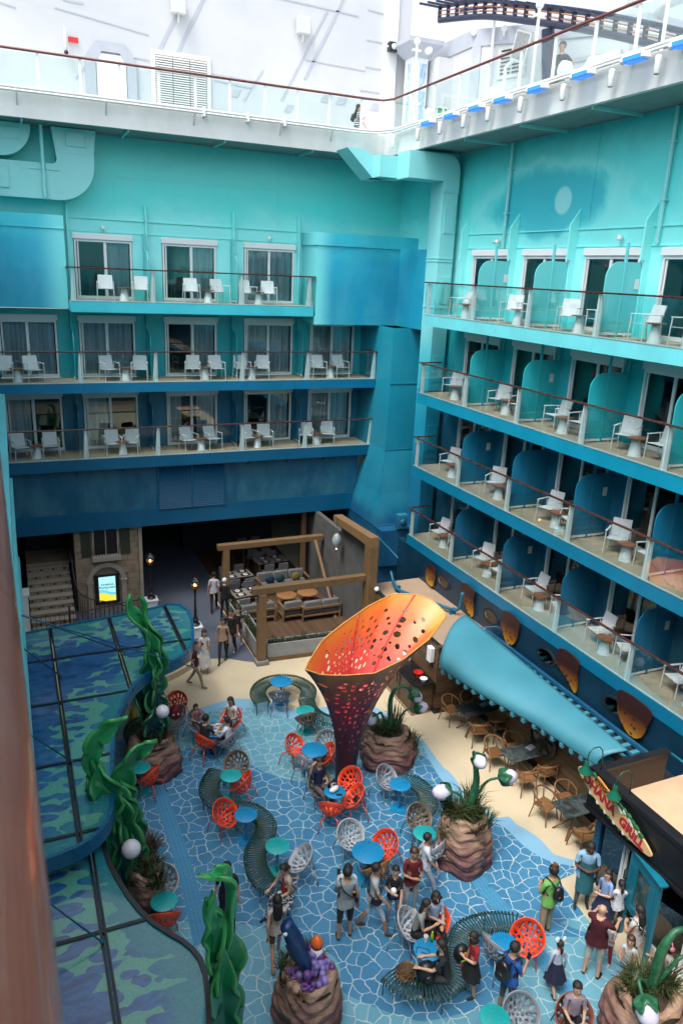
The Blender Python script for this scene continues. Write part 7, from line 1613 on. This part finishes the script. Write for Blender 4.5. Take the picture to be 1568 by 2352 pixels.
for k in range(700):
    d = Vector((rg.gauss(0, 1), rg.gauss(0, 1), rg.gauss(0, 1))).normalized(); b = Vector((d.x*.19, d.y*.155, d.z*.165)); s = d.cross(Vector((rg.random(), rg.random(), rg.random()))).normalized(); fb_.add([tuple(b-s*.012), tuple(b+s*.012), tuple(b+d*.018+s*.026), tuple(b+d*.02+s*.004)], [(0, 1, 2, 3)])
part('fleece_curls', fb_, M('golden brown curls', (.30, .17, .07), .8, var=.6, scale=40), fr, kind='stuff')
t = thing('black_backpack', 'large black backpack on the front slatted bench beside the woman in black', 'backpack', (*(6.24, 9.19), .46)); part('pack_body', MB().sphere((0, 0, .18), .2, 14, 10, sc=(1, .8, 1.05)), m_black, t, True); part('carry_loop', MB().path([(-.06, 0, .38), (0, 0, .45), (.06, 0, .38)], .012, 6), m_black, t, True); part('front_pocket', MB().sphere((0, -.14, .12), .12, 12, 8, sc=(1, .5, .8)), m_black, t, True)
t = thing('patterned_backpack', 'black backpack with pink and green patches on the lower right bench', 'backpack', (*(7.07, 9.29), .46)); part('pack_body', MB().sphere((0, 0, .18), .17, 14, 10, sc=(1, .8, 1.1)), m_black, t, True); part('patch', MB().bbox(-.1, .1, -.16, -.13, .03, .12, .01), M('pink patch', (.6, .04, .25), .5), t); part('patch', MB().bbox(-.1, .06, -.165, -.14, .12, .18, .01), M('lime patch', (.25, .5, .05), .5), t); part('patch', MB().bbox(-.04, .1, -.155, -.12, .26, .33, .01), M('orange patch', (.6, .2, .03), .5), t)

# ------------------------------------------------------------------ people
import numpy as np
SK = {}
def skin(tone):
    if tone not in SK: SK[tone] = M('skin %s' % tone, {'light': (.50, .29, .20), 'mid': (.38, .20, .125), 'dark': (.10, .045, .028)}[tone], .5, var=.06)
    return SK[tone]
CL = {}
def cloth(c, pattern=None):
    k = (tuple(c), pattern)
    if k in CL: return CL[k]
    t = NT('cloth %d' % len(CL)); p = t.pos(); n_ = t.noise(p, 7, 4, .6)
    base = t.mix(t.mapr(n_.outputs[0], .3, .7), tuple(x*.78 for x in c), tuple(min(1, x*1.15) for x in c))
    if pattern == 'stripe': s = t.sep(p); base = t.mix(t.math('GREATER_THAN', t.math('FRACT', t.math('MULTIPLY', s[2], 14.)), .5), base, (.02, .02, .03))
    if pattern == 'floral': v = t.noise(p, 26, 2, .6); base = t.mix(t.ramp(v.outputs[0], [(.5, 0.), (.54, 1.)]), base, (.6, .6, .62))
    t.fin(base, .85); t.bump(n_.outputs[0], .6, .03); CL[k] = t.mat; return t.mat
m_hair = M('black hair', (.014, .011, .010), .62, var=.4, scale=20, bump=.4, bscale=90); m_hairb = M('brown hair', (.05, .025, .015), .45, var=.4, scale=20, bump=.4, bscale=90)
m_eye = M('eye dark', (.01, .008, .006), .2); m_lip = M('lips', (.30, .09, .07), .5)
def person(label, pos, face, h=1.7, pose='stand', tone='light', top=(.3, .3, .3), bottom=(.03, .03, .04), shoes=(.02, .02, .02), sleeve='short', legs='long', arms=('down', 'down'), hair='short', look=0, slim=1., pat=None, bpat=None, dress=None, hairm=None, z=0., lean=0., k_hem=True):
    h = h*.965
    """one skinned body grown along a posed skeleton; hair, dress and face details are its children"""
    s = h/1.7; pelv = .93; J = {}; 
    seat = pose == 'sit'; pz = (.56 if seat else .93)
    V = []; Rr = []; E = []; tagz = []
    def add(p, r, par=None, tg='top'):
        V.append(Vector(p)); Rr.append(r); tagz.append(tg)
        if par is not None: E.append((par, len(V)-1))
        return len(V)-1
    ln = lean
    pv = add((0, 0, pz), .125*slim, None, 'bottom')
    w1 = add((0, ln*.3, pz+.17), .115*slim, pv, 'top'); ch = add((0, ln*.8, pz+.36), .135*slim, w1, 'top'); ub = add((0, ln, pz+.48), .10*slim, ch, 'top')
    nk = add((0, ln+.01, pz+.56), .052, ub, 'skin'); hb = add((0, ln+.025+look*.3, pz+.63), .075, nk, 'skin'); hd = add((0, ln+.02+look*.8, pz+.72), .092, hb, 'skin'); ht = add((0, ln+.0+look*.9, pz+.79), .06, hd, 'skin')
    for k, sd in ((0, -1), (1, 1)):
        hp = add((sd*.085*slim, 0, pz-.06), .095*slim, pv, 'bottom')
        if seat:
            kn = (sd*.13, .42, pz-.04); an = (sd*.12, .44+(.12 if k else -.02), .09); md = (sd*.11, .2, pz-.03)
        elif pose == 'walk':
            st_ = .30 if k else -.26; kn = (sd*.095, st_*.5+.06, .49); an = (sd*.095, st_-(.0 if k else .05), .10 if k else .13); md = (sd*.095, st_*.25+.04, .70)
        else:
            o = .03 if k else -.02; kn = (sd*.11, .015+o, .49); an = (sd*.125, -.02+o*1.5, .09); md = (sd*.10, .01, .70)
        lt = {'long': ('bottom', 'bottom', 'bottom'), 'shorts': ('bottom', 'bottom', 'skin'), 'bare': ('bottom', 'skin', 'skin')}[legs]
        m_ = add(md, .078*slim, hp, lt[0]); k_ = add(kn, .056*slim+(.012 if legs == 'long' else 0), m_, lt[1]); 
        cf = Vector(kn).lerp(Vector(an), .35); c_ = add(cf, .052 if legs != 'long' else .058, k_, lt[2]); a_ = add(an, .036 if legs != 'long' else .045, c_, lt[2]); 
        hl = add((an[0], an[1]-.02, an[2]-.045), .036, a_, 'shoe'); add((an[0]+sd*.012, an[1]+.09, an[2]-.052), .036, hl, 'shoe'); add((an[0]+sd*.018, an[1]+.17, an[2]-.06), .026, len(V)-1, 'shoe')
        # arm
        sx = sd*.165*slim; shp = add((sx, ln, pz+.455), .062, ub, 'top'); mode = arms[k]; S = Vector((sx, ln, pz+.455))
        el, wr, hdir = {
            'down': (Vector((sd*.06, -.03, -.27)), Vector((sd*.02, .05, -.24)), Vector((0, .15, -1))),
            'swing': (Vector((sd*.04, .10, -.26)), Vector((-sd*.0, .17, -.17)), Vector((0, .5, -.8))),
            'back': (Vector((sd*.05, -.12, -.25)), Vector((0, -.03, -.24)), Vector((0, .1, -1))),
            'phone': (Vector((sd*.03, .08, -.26)), Vector((-sd*.07, .19, .12)), Vector((-sd*.2, .6, .6))),
            'fold': (Vector((sd*.05, .07, -.26)), Vector((-sd*.16, .17, .03)), Vector((-sd*.9, .2, .1))),
            'table': (Vector((sd*.05, .12, -.24)), Vector((-sd*.08, .22, .03)), Vector((-sd*.2, 1, .0))),
            'up': (Vector((sd*.17, .05, .05)), Vector((-sd*.05, .02, .24)), Vector((-sd*.7, 0, .6))),
            'hip': (Vector((sd*.19, -.06, -.20)), Vector((-sd*.14, .06, -.14)), Vector((-sd*.7, .3, -.4))),
            'reach': (Vector((sd*.05, .18, -.18)), Vector((-sd*.03, .23, .0)), Vector((-sd*.1, 1, 0))),
            'lap': (Vector((sd*.03, .06, -.26)), Vector((-sd*.07, .20, -.06)), Vector((-sd*.5, .8, 0)))}[mode]
        el = S+el; wr = el+wr; hdir.normalize()
        sl = {'short': ('top', 'skin', 'skin'), 'long': ('top', 'top', 'top'), 'none': ('skin', 'skin', 'skin')}[sleeve]
        um = add(S.lerp(el, .5), .047 if sleeve != 'none' else .040, shp, sl[0]); e_ = add(el, .037, um, sl[1]); fm = add(el.lerp(wr, .4), .036, e_, sl[2]); w_ = add(wr, .023, fm, sl[2] if sleeve == 'long' else 'skin')
        pm_ = wr+hdir*.05; p_ = add(pm_, .030, w_, 'skin'); side = hdir.cross(Vector((0, 0, 1))); side = side.normalized() if side.length > .2 else Vector((1, 0, 0)); pn = hdir.cross(side).normalized()
        for q, (so, L) in enumerate(((-.027, .068), (-.009, .078), (.009, .074), (.026, .058))):
            b = add(pm_+side*so+hdir*.035, .0105, p_, 'skin'); m2 = add(pm_+side*so*1.05+hdir*(.035+L*.55)+pn*.006, .0092, b, 'skin'); add(pm_+side*so*1.05+hdir*(.035+L*.95)+pn*.022, .008, m2, 'skin')
        b = add(pm_+side*(-.032*sd if True else 0)+hdir*.0, .0105, p_, 'skin'); add(pm_+side*(-.052*sd)+hdir*.035+pn*.012, .009, b, 'skin')
        if k == 1: J['hand_r'] = pm_+hdir*.06
        else: J['hand_l'] = pm_+hdir*.06
    me = bpy.data.meshes.new('body_skel'); me.from_pydata([tuple(v) for v in V], E, [])
    ob = bpy.data.objects.new('tmp', me); COL.objects.link(ob); ob.modifiers.new('skin', 'SKIN'); sb = ob.modifiers.new('sub', 'SUBSURF'); sb.levels = 2; sb.render_levels = 2
    lay = me.skin_vertices[0].data
    for i, r in enumerate(Rr):
        rx = r; ry = r
        if i in (w1, ch): rx, ry = r*1.12, r*.82
        elif i == ub: rx, ry = r*1.1, r*.8
        lay[i].radius = (rx, ry)
    lay[pv].use_root = True
    dg = bpy.context.evaluated_depsgraph_get(); bm_ = bpy.data.meshes.new_from_object(ob.evaluated_get(dg)); bm_.name = 'person'
    bpy.data.objects.remove(ob)
    mt = [skin(tone), cloth(top, pat), cloth(bottom, bpat), cloth(shoes)]; bm_.materials.clear()
    for m_ in mt: bm_.materials.append(m_)
    idx = {'skin': 0, 'top': 1, 'bottom': 2, 'shoe': 3}
    nf = len(bm_.polygons); cc = np.empty(nf*3); bm_.polygons.foreach_get('center', cc); cc = cc.reshape(-1, 3)
    A0 = np.array([V[a] for a, b in E]); D0 = np.array([V[b]-V[a] for a, b in E]); L0 = (D0**2).sum(1)+1e-9
    tb = np.array([idx[tagz[b]] for a, b in E]); ta = np.array([idx[tagz[a]] for a, b in E])
    rel = cc[:, None, :]-A0[None]; kk = np.clip((rel*D0).sum(2)/L0, 0, 1); dist = ((rel-kk[..., None]*D0)**2).sum(2); bi = dist.argmin(1); kb_ = kk[np.arange(nf), bi]
    bm_.polygons.foreach_set('material_index', np.where(kb_ > .45, tb[bi], ta[bi]).astype('i')); bm_.polygons.foreach_set('use_smooth', [True]*nf); bm_.update()
    o = put('person', bm_, None, (*pos[:2], z+(.012 if z == 0 else 0)), (0, 0, R(face)-pi/2), s); tag(o, label, 'person')
    hc = V[hd]; hm = hairm or m_hair
    hr_ = MB()
    if hair != 'bald':
        hr_.sphere((hc.x, hc.y-.018, hc.z+.028), .106, 14, 10, sc=(.95, 1.04, 1.02))
        # keep the face free: drop faces low and in front
        keep = []; 
        for f in hr_.f:
            c = sum((Vector(hr_.v[i]) for i in f), Vector((0, 0, 0)))/len(f)-hc
            if not (c.y > .035 and c.z < .055) and c.z > -.07: keep.append(f)
        hr_.f = keep; hr_.m = [0]*len(keep)
        if hair == 'long':
            hr_.path([(hc.x, hc.y-.06, hc.z+.02), (hc.x, hc.y-.095, hc.z-.10), (hc.x, hc.y-.125, hc.z-.24), (hc.x, hc.y-.12, hc.z-.38), (hc.x, hc.y-.11, hc.z-.44)], [.09, .10, .105, .085, .03], 12, flat=.5)
        if hair == 'bob': hr_.path([(hc.x, hc.y-.03, hc.z+.02), (hc.x, hc.y-.035, hc.z-.08), (hc.x, hc.y-.035, hc.z-.14)], [.105, .115, .09], 12)
        if hair == 'pony': hr_.path([(hc.x, hc.y-.10, hc.z+.03), (hc.x, hc.y-.155, hc.z-.03), (hc.x, hc.y-.15, hc.z-.15), (hc.x, hc.y-.14, hc.z-.22)], [.03, .045, .04, .012], 8)
        if hair == 'bun': hr_.sphere((hc.x, hc.y-.10, hc.z+.09), .05, 8, 6)
        part('hair', hr_, hm, o, True)
    for sx in (-1, 1): part('eye', MB().sphere((hc.x+sx*.033, hc.y+.081, hc.z+.0), .011, 6, 4), m_eye, o, True); part('ear', MB().sphere((hc.x+sx*.088, hc.y-.0, hc.z-.01), .022, 6, 4, sc=(.5, .8, 1.2)), skin(tone), o, True)
    part('nose', MB().path([(hc.x, hc.y+.085, hc.z+.005), (hc.x, hc.y+.106, hc.z-.03)], [.008, .014], 6), skin(tone), o, True); part('mouth', MB().sphere((hc.x, hc.y+.077, hc.z-.055), .02, 6, 4, sc=(1, .5, .3)), m_lip, o, True)
    if not dress and not seat and k_hem:
        hmz = MB().grid(lambda u, v: ((.152*slim+.02*v+.008*sin(u*2*pi*7+h*9)*v)*cos(u*2*pi)*1.08, (.152*slim+.02*v+.008*sin(u*2*pi*7+h*9)*v)*sin(u*2*pi)*.86, pz+.16-(.22+.03*sin(u*2*pi*2))*v), 40, 5)
        part('shirt_hem', hmz, cloth(top, pat), o, True)
    if dress:
        c0, z0, z1, r0, r1 = dress; dm = MB()
        dm.grid(lambda u, v: ((r0+(r1-r0)*v+.018*v*sin(u*2*pi*9))*cos(u*2*pi)*1.05, (r0+(r1-r0)*v+.018*v*sin(u*2*pi*9))*sin(u*2*pi)*.85+ (0.16*v if seat else 0), z0+(z1-z0)*v), 54, 6); part('skirt', dm, cloth(c0, bpat), o, True)
    o['hand_r_x'] = 0.0; del o['hand_r_x']
    return o, J, V, s
def wpt(o, p):
    """a person's local point in the world"""
    rz = o.rotation_euler[2]; s = o.scale[0]; return Vector((o.location.x+s*(p.x*cos(rz)-p.y*sin(rz)), o.location.y+s*(p.x*sin(rz)+p.y*cos(rz)), o.location.z+s*p.z))
def phone_in(P_, which='hand_r', label='dark phone held up'):
    o, J, V, s = P_; q = wpt(o, J[which]); solo('phone', MB().bbox(-.036, .036, -.006, .006, -.07, .07, .003), m_black, label, 'phone', loc=tuple(q+Vector((0, 0, .03))), rot=(-.5, 0, o.rotation_euler[2]))
def backpack(P_, label, mat, sc=1.):
    o, J, V, s = P_; q = wpt(o, V[2]+Vector((0, -.21, -.06))); t = thing('backpack', label, 'backpack', tuple(q), o.rotation_euler[2])
    part('pack_body', MB().sphere((0, 0, 0), .17*sc, 14, 10, sc=(.9, .6, 1.2)), mat, t, True); part('pocket', MB().sphere((0, -.08*sc, -.06*sc), .11*sc, 12, 8, sc=(.95, .5, .8)), mat, t, True)
    for sx in (-1, 1): part('strap', MB().path([(sx*.07, .02, .16), (sx*.10, .13, .24), (sx*.115, .27, .26), (sx*.12, .34, .12), (sx*.12, .30, -.02), (sx*.13, .14, -.10)], .018, 6, flat=.5), mat, t, True)
    return t
def sling(P_, label, mat, side=1):
    o, J, V, s = P_; c = V[2]; q = wpt(o, Vector((0, 0, 0))); t = thing('shoulder_bag', label, 'shoulder bag', tuple(q), o.rotation_euler[2]); t.scale = (s,)*3
    pz = V[0].z; part('bag_body', MB().sphere((side*.20, .04, pz+.06), .12, 12, 8, sc=(.55, 1, .95)), mat, t, True)
    part('strap', MB().path(catmull([(side*.20, .08, pz+.12), (side*.08, .15, pz+.28), (-side*.10, .13, pz+.46), (-side*.13, 0, pz+.525), (-side*.09, -.13, pz+.42), (side*.10, -.15, pz+.24), (side*.2, .0, pz+.12)], 4), .014, 6), mat, t, True)
W_ = (.62, .62, .60); K_ = (.010, .010, .012)
A_, Rt_, L_, T_c = 66, -23, 157, -114      # away, right, left, towards the camera
p1 = person('woman in a white tiered dress looking at her phone beside the street lamp', (5.22, 22.36), -100, 1.6, arms=('phone', 'phone'), hair='long', top=W_, bottom=W_, sleeve='none', legs='bare', shoes=(.4, .35, .3), dress=((.62, .6, .57), .98, .30, .14, .24), slim=.88, look=.05); phone_in(p1, 'hand_r', 'white phone held by the woman in the white dress')
person('boy in a maroon shirt and khaki trousers walking right on the sand floor', (4.74, 21.61), -30, 1.6, 'walk', top=(.10, .012, .018), bottom=(.30, .24, .16), shoes=(.2, .17, .15), slim=.9)
person('older man in a beige shirt and black trousers walking towards us', (6.01, 22.97), -112, 1.62, 'walk', 'mid', top=(.34, .24, .17), bottom=K_)
person('tall man all in black walking behind the man in beige', (6.38, 23.27), -118, 1.78, 'walk', 'mid', top=K_, bottom=K_)
person('young woman in black top and denim shorts walking towards us', (6.75, 23.66), -115, 1.62, 'walk', top=K_, bottom=(.10, .14, .22), legs='bare', sleeve='none', shoes=(.6, .6, .6), hair='long', slim=.84)
person('staff member in black with a pale cap near the left planter', (6.95, 26.27), 60, 1.65, top=K_, bottom=K_, hair='short', hairm=cloth((.55, .6, .68)), arms=('fold', 'down'), sleeve='long')
person('person in white patterned top and black overalls with white hairband in the shade', (6.71, 26.97), 75, 1.65, 'walk', top=(.45, .45, .5), bottom=K_, hair='bun', hairm=m_hair)
t9v = TP['t9']
def sit(key, label, **k):
    p, hdg = CS[key]; fwd = Vector((cos(hdg), sin(hdg))); off = k.pop('fwd', .02); q = (p.x+fwd.x*off, p.y+fwd.y*off); return person(label, q, math.degrees(hdg), pose='sit', **k)
sit('c14', 'woman in a white sleeveless top with long dark hair eating at the blue table', h=1.65, top=W_, bottom=(.2, .2, .22), sleeve='none', hair='long', arms=('table', 'table'), look=.08, lean=.06)
sit('c15', 'small child with black hair at the far left of the dining table', h=1.25, top=(.3, .12, .12), bottom=(.1, .1, .12), arms=('reach', 'table'), hair='pony', z=.13)
sit('c16', 'man in a dark grey shirt sitting with his back to us eating', h=1.72, top=(.025, .027, .03), bottom=(.3, .32, .36), arms=('table', 'table'), slim=1.15, lean=.08)
sit('c17', 'girl in a white shirt with a ponytail sitting at the dining table', h=1.6, top=(.7, .72, .78), bottom=(.12, .14, .18), arms=('table', 'phone'), hair='pony', lean=.06)
sit('c13', 'person in a navy shirt in the taupe chair, one arm raised behind the head', h=1.68, top=(.012, .02, .07), bottom=(.10, .085, .09), arms=('lap', 'up'), hair='short', tone='mid')
person('man in a black shirt and glasses standing behind the nearest kelp', (3.20, 11.99), -112, 1.72, top=K_, bottom=K_, arms=('down', 'down'), look=.04)
bseat = (4.54, 12.02)
person('mother in a patterned dark dress sitting at the end of the snake bench', bseat, 200, 1.62, 'sit', top=(.45, .36, .3), bottom=(.03, .03, .035), bpat='floral', arms=('lap', 'table'), hair='bun', sleeve='none', lean=.12, look=.08, dress=((.03, .03, .035), .62, .35, .17, .24))
person('little boy in a red shirt standing by his mother at the bench end', (4.46, 12.02), -40, 1.2, top=(.30, .02, .02), bottom=(.05, .05, .06), arms=('phone', 'phone'), look=.06, legs='shorts')
person('woman with very long black hair in brown shorts walking away', (3.88, 10.89), 80, 1.64, 'walk', top=(.55, .48, .42), bottom=(.09, .06, .04), legs='bare', sleeve='none', hair='long', shoes=(.35, .25, .2), arms=('back', 'swing'), slim=.92)
p17 = person('man in a grey shirt seen from behind holding up a phone, black shorts', (5.36, 10.95), 75, 1.76, tone='mid', top=(.27, .31, .33), bottom=(.025, .022, .02), legs='shorts', arms=('phone', 'down'), sleeve='short', slim=1.08); phone_in(p17, 'hand_l', 'phone held up by the man in grey seen from behind'); sling(p17, 'black sling bag across the back of the man in grey', m_black, 1)
person('man in a white polo shirt looking down, facing the man in grey', (5.46, 11.16), -105, 1.68, tone='mid', top=(.62, .66, .72), bottom=(.35, .36, .4), arms=('phone', 'fold'), look=.09)
p19 = person('man in a pale grey shirt and white shorts standing sideways in the group', (5.96, 10.89), -25, 1.72, 'walk', 'mid', top=(.36, .38, .40), bottom=(.45, .52, .60), legs='shorts', shoes=(.06, .04, .03), arms=('down', 'swing')); sling(p19, 'black shoulder bag on the man in white shorts', m_black, 1)
p20 = person('boy in a black shirt and grey jeans carrying a plush toy on his chest', (6.43, 10.90), -125, 1.5, top=K_, bottom=(.22, .25, .30), shoes=(.35, .5, .5), arms=('swing', 'fold'), slim=.9)
q_ = wpt(p20[0], Vector((0, .2, 1.1))); t = thing('plush_toy', 'small white and navy plush toy hanging on the boy in black', 'plush toy', tuple(q_)); part('head', MB().sphere((0, 0, .1), .065, 10, 8), m_white, t, True); part('body', MB().sphere((0, 0, -.02), .06, 10, 8, sc=(1, .8, 1.2)), cloth((.03, .05, .15)), t, True); part('scarf', MB().sphere((0, 0, .045), .05, 10, 6, sc=(1, 1, .3)), m_red, t, True)
person('man in a maroon shirt and pale trousers with hand at his mouth', (6.92, 11.05), -105, 1.68, tone='mid', top=(.14, .012, .018), bottom=(.42, .42, .38), shoes=(.6, .6, .58), arms=('phone', 'fold'), hairm=m_hairb)
person('teenage boy in a white shirt and grey trousers walking by the striped planter', (7.41, 11.36), -20, 1.64, 'walk', 'mid', top=(.55, .60, .68), bottom=(.32, .36, .42), shoes=(.02, .02, .03), arms=('back', 'swing'))
sit('c25', 'woman in a light blue shirt with bobbed hair sitting in the red chair', h=1.64, top=(.35, .50, .68), bottom=K_, hair='bob', arms=('lap', 'down'), look=.06, lean=.04)
sit('c26', 'woman in a grey vest with long hair leaning over the blue table', h=1.64, top=(.22, .24, .24), bottom=K_, hair='long', arms=('table', 'phone'), lean=.14, look=.08, fwd=.2)
person('woman in black with long hair sitting on the front bench, leg stretched out', (6.62, 9.05), 150, 1.68, 'sit', top=(.014, .015, .018), bottom=(.025, .027, .032), hair='long', arms=('reach', 'table'), lean=.12, look=.06, shoes=(.6, .6, .6), sleeve='short')
person('woman in a red and black top with blue hair bow standing by the bench', (7.07, 8.92), 170, 1.5, top=(.30, .012, .02), bottom=K_, legs='bare', hair='bob', dress=(K_, .95, .55, .14, .24), arms=('fold', 'down'), look=.06)
g27 = person('man in a lime green shirt and khaki trousers seen from behind', (9.30, 9.54), 95, 1.74, tone='mid', top=(.16, .42, .10), bottom=(.30, .23, .14), arms=('fold', 'fold'), hair='short', slim=1.08); backpack(g27, 'black backpack with white stars on the man in lime green', m_black, .85)
q_ = wpt(g27[0], Vector((0, 0, 1.73))); t = thing('novelty_hat', 'small brown novelty hat with dark ears on the man in green', 'hat', tuple(q_), g27[0].rotation_euler[2]); part('crown', MB().lathe([(.05, 0), (.04, .1), (.01, .14)], 10), cloth((.2, .05, .02)), t, True); part('ear', MB().sphere((.09, 0, .0), .035, 8, 6), m_black, t, True); part('ear', MB().sphere((-.09, 0, .0), .035, 8, 6), m_black, t, True)
s28 = person('staff member in a blue shirt and long teal apron by the glass doors', (10.54, 9.88), -125, 1.72, 'stand', 'dark', top=(.22, .40, .58), bottom=(.09, .085, .08), arms=('fold', 'fold'), look=.09, slim=1.2)
o = s28[0]; ap = MB().grid(lambda u, v: ((.17+.03*v)*sin((u-.5)*2.6), (.17+.05*v)*cos((u-.5)*2.6)+.01, 1.28-.78*v), 16, 6); part('apron', ap, cloth((.02, .12, .14), 'floral2'), o, True)
person('girl in a navy pinafore with puffed pale blue sleeves by the doors', (10.52, 9.27), 190, 1.48, top=(.22, .34, .62), bottom=(.015, .025, .07), legs='bare', hair='long', dress=((.012, .02, .06), .98, .48, .13, .26), arms=('fold', 'down'), slim=.86)
person('child in a white top and dark jeans with a black ponytail near the menu board', (10.69, 9.04), 60, 1.35, top=(.6, .62, .66), bottom=(.015, .02, .035), hair='pony', arms=('fold', 'swing'), slim=.9)
person('bald man in a maroon shirt and white shorts reaching out his hands', (9.53, 8.39), 25, 1.76, tone='light', top=(.06, .004, .012), bottom=(.48, .48, .42), legs='shorts', hair='bald', arms=('reach', 'reach'), slim=1.22, shoes=K_)
person('small child in a white top and red leggings facing the bald man', (10.01, 8.51), 190, 1.08, top=(.5, .45, .46), bottom=(.30, .01, .02), arms=('phone', 'down'), hair='bob', shoes=(.55, .55, .55))
w33 = person('woman with long black hair and a white patterned top holding the child', (10.30, 8.19), 100, 1.64, top=(.50, .47, .46), bottom=(.12, .12, .13), hair='long', sleeve='none', arms=('fold', 'down'), bpat=None); sling(w33, 'dark patterned bag on the woman with long black hair', cloth((.01, .012, .018), 'floral'), 1)
person('girl with brown hair in a pale blue dress beside the bottom right planter', (9.81, 7.86), -150, 1.42, top=(.45, .48, .5), bottom=(.25, .42, .62), legs='bare', hair='long', hairm=m_hairb, dress=((.25, .42, .60), .92, .42, .13, .25), arms=('phone', 'phone'), sleeve='none', slim=.86)
g35 = person('little girl in a navy dress with white bunny ears walking away', (8.62, 8.39), 75, 1.22, 'walk', top=(.4, .46, .56), bottom=(.012, .018, .045), legs='bare', hair='pony', dress=((.010, .014, .04), 1.05, .48, .13, .30), shoes=K_, sleeve='long')
q_ = wpt(g35[0], Vector((0, 0, 1.72))); t = thing('bunny_ear_headband', 'white bunny ear headband on the little girl in navy', 'headband', tuple(q_), g35[0].rotation_euler[2])
for sx in (-1, 1): part('ear', MB().sphere((sx*.07, 0, .07), .05, 10, 6, sc=(.8, .5, 1.5)), m_white, t, True)
b36 = person('man in a blue shirt with a black shoulder bag looking at his phone', (7.45, 8.31), 10, 1.7, tone='mid', top=(.015, .09, .36), bottom=(.10, .09, .085), arms=('phone', 'phone'), legs='shorts', look=.04); phone_in(b36, 'hand_r', 'black phone held by the man in the blue shirt'); backpack(b36, 'black backpack on the man in the blue shirt', m_black, 1.05)
w37 = person('woman in pink headphones behind the bottom right flower, holding a phone', (10.23, 7.38), 160, 1.62, top=(.42, .38, .36), bottom=(.12, .11, .10), hair='bob', arms=('phone', 'phone')); phone_in(w37, 'hand_l', 'black phone held by the woman in pink headphones')
q_ = wpt(w37[0], Vector((0, 0, 1.66))); t = thing('pink_headphones', 'pink headphones on the woman behind the flower sculpture', 'headphones', tuple(q_), w37[0].rotation_euler[2])
for sx in (-1, 1): part('ear_cup', MB().sphere((sx*.10, 0, 0), .05, 10, 6, sc=(.6, 1, 1)), M('pink plastic', (.7, .25, .32), .4), t, True)
part('headband', MB().path([(.105*cos(a*pi/8), 0, .12*sin(a*pi/8)) for a in range(9)], .012, 6), M('pink band', (.7, .25, .32), .4), t, True)
sit('c30', 'person in a mauve top seated at the bottom edge of the view', h=1.6, top=(.25, .2, .25), bottom=K_, hair='short', arms=('lap', 'lap'))
d1 = person('woman in a striped top and blue jeans walking on the upper white deck', (13.9, 31.3), -10, 1.68, 'walk', top=(.5, .52, .55), pat='stripe', bottom=(.08, .16, .26), hair='long', arms=('phone', 'swing'), z=17.82); backpack(d1, 'small black backpack on the woman on the upper deck', m_black, .8)
person('man in a dark shirt and sunglasses leaning at the upper right railing', (14.75, 19.55), 205, 1.78, tone='mid', top=(.02, .025, .03), bottom=(.05, .05, .06), arms=('hip', 'down'), z=17.52)
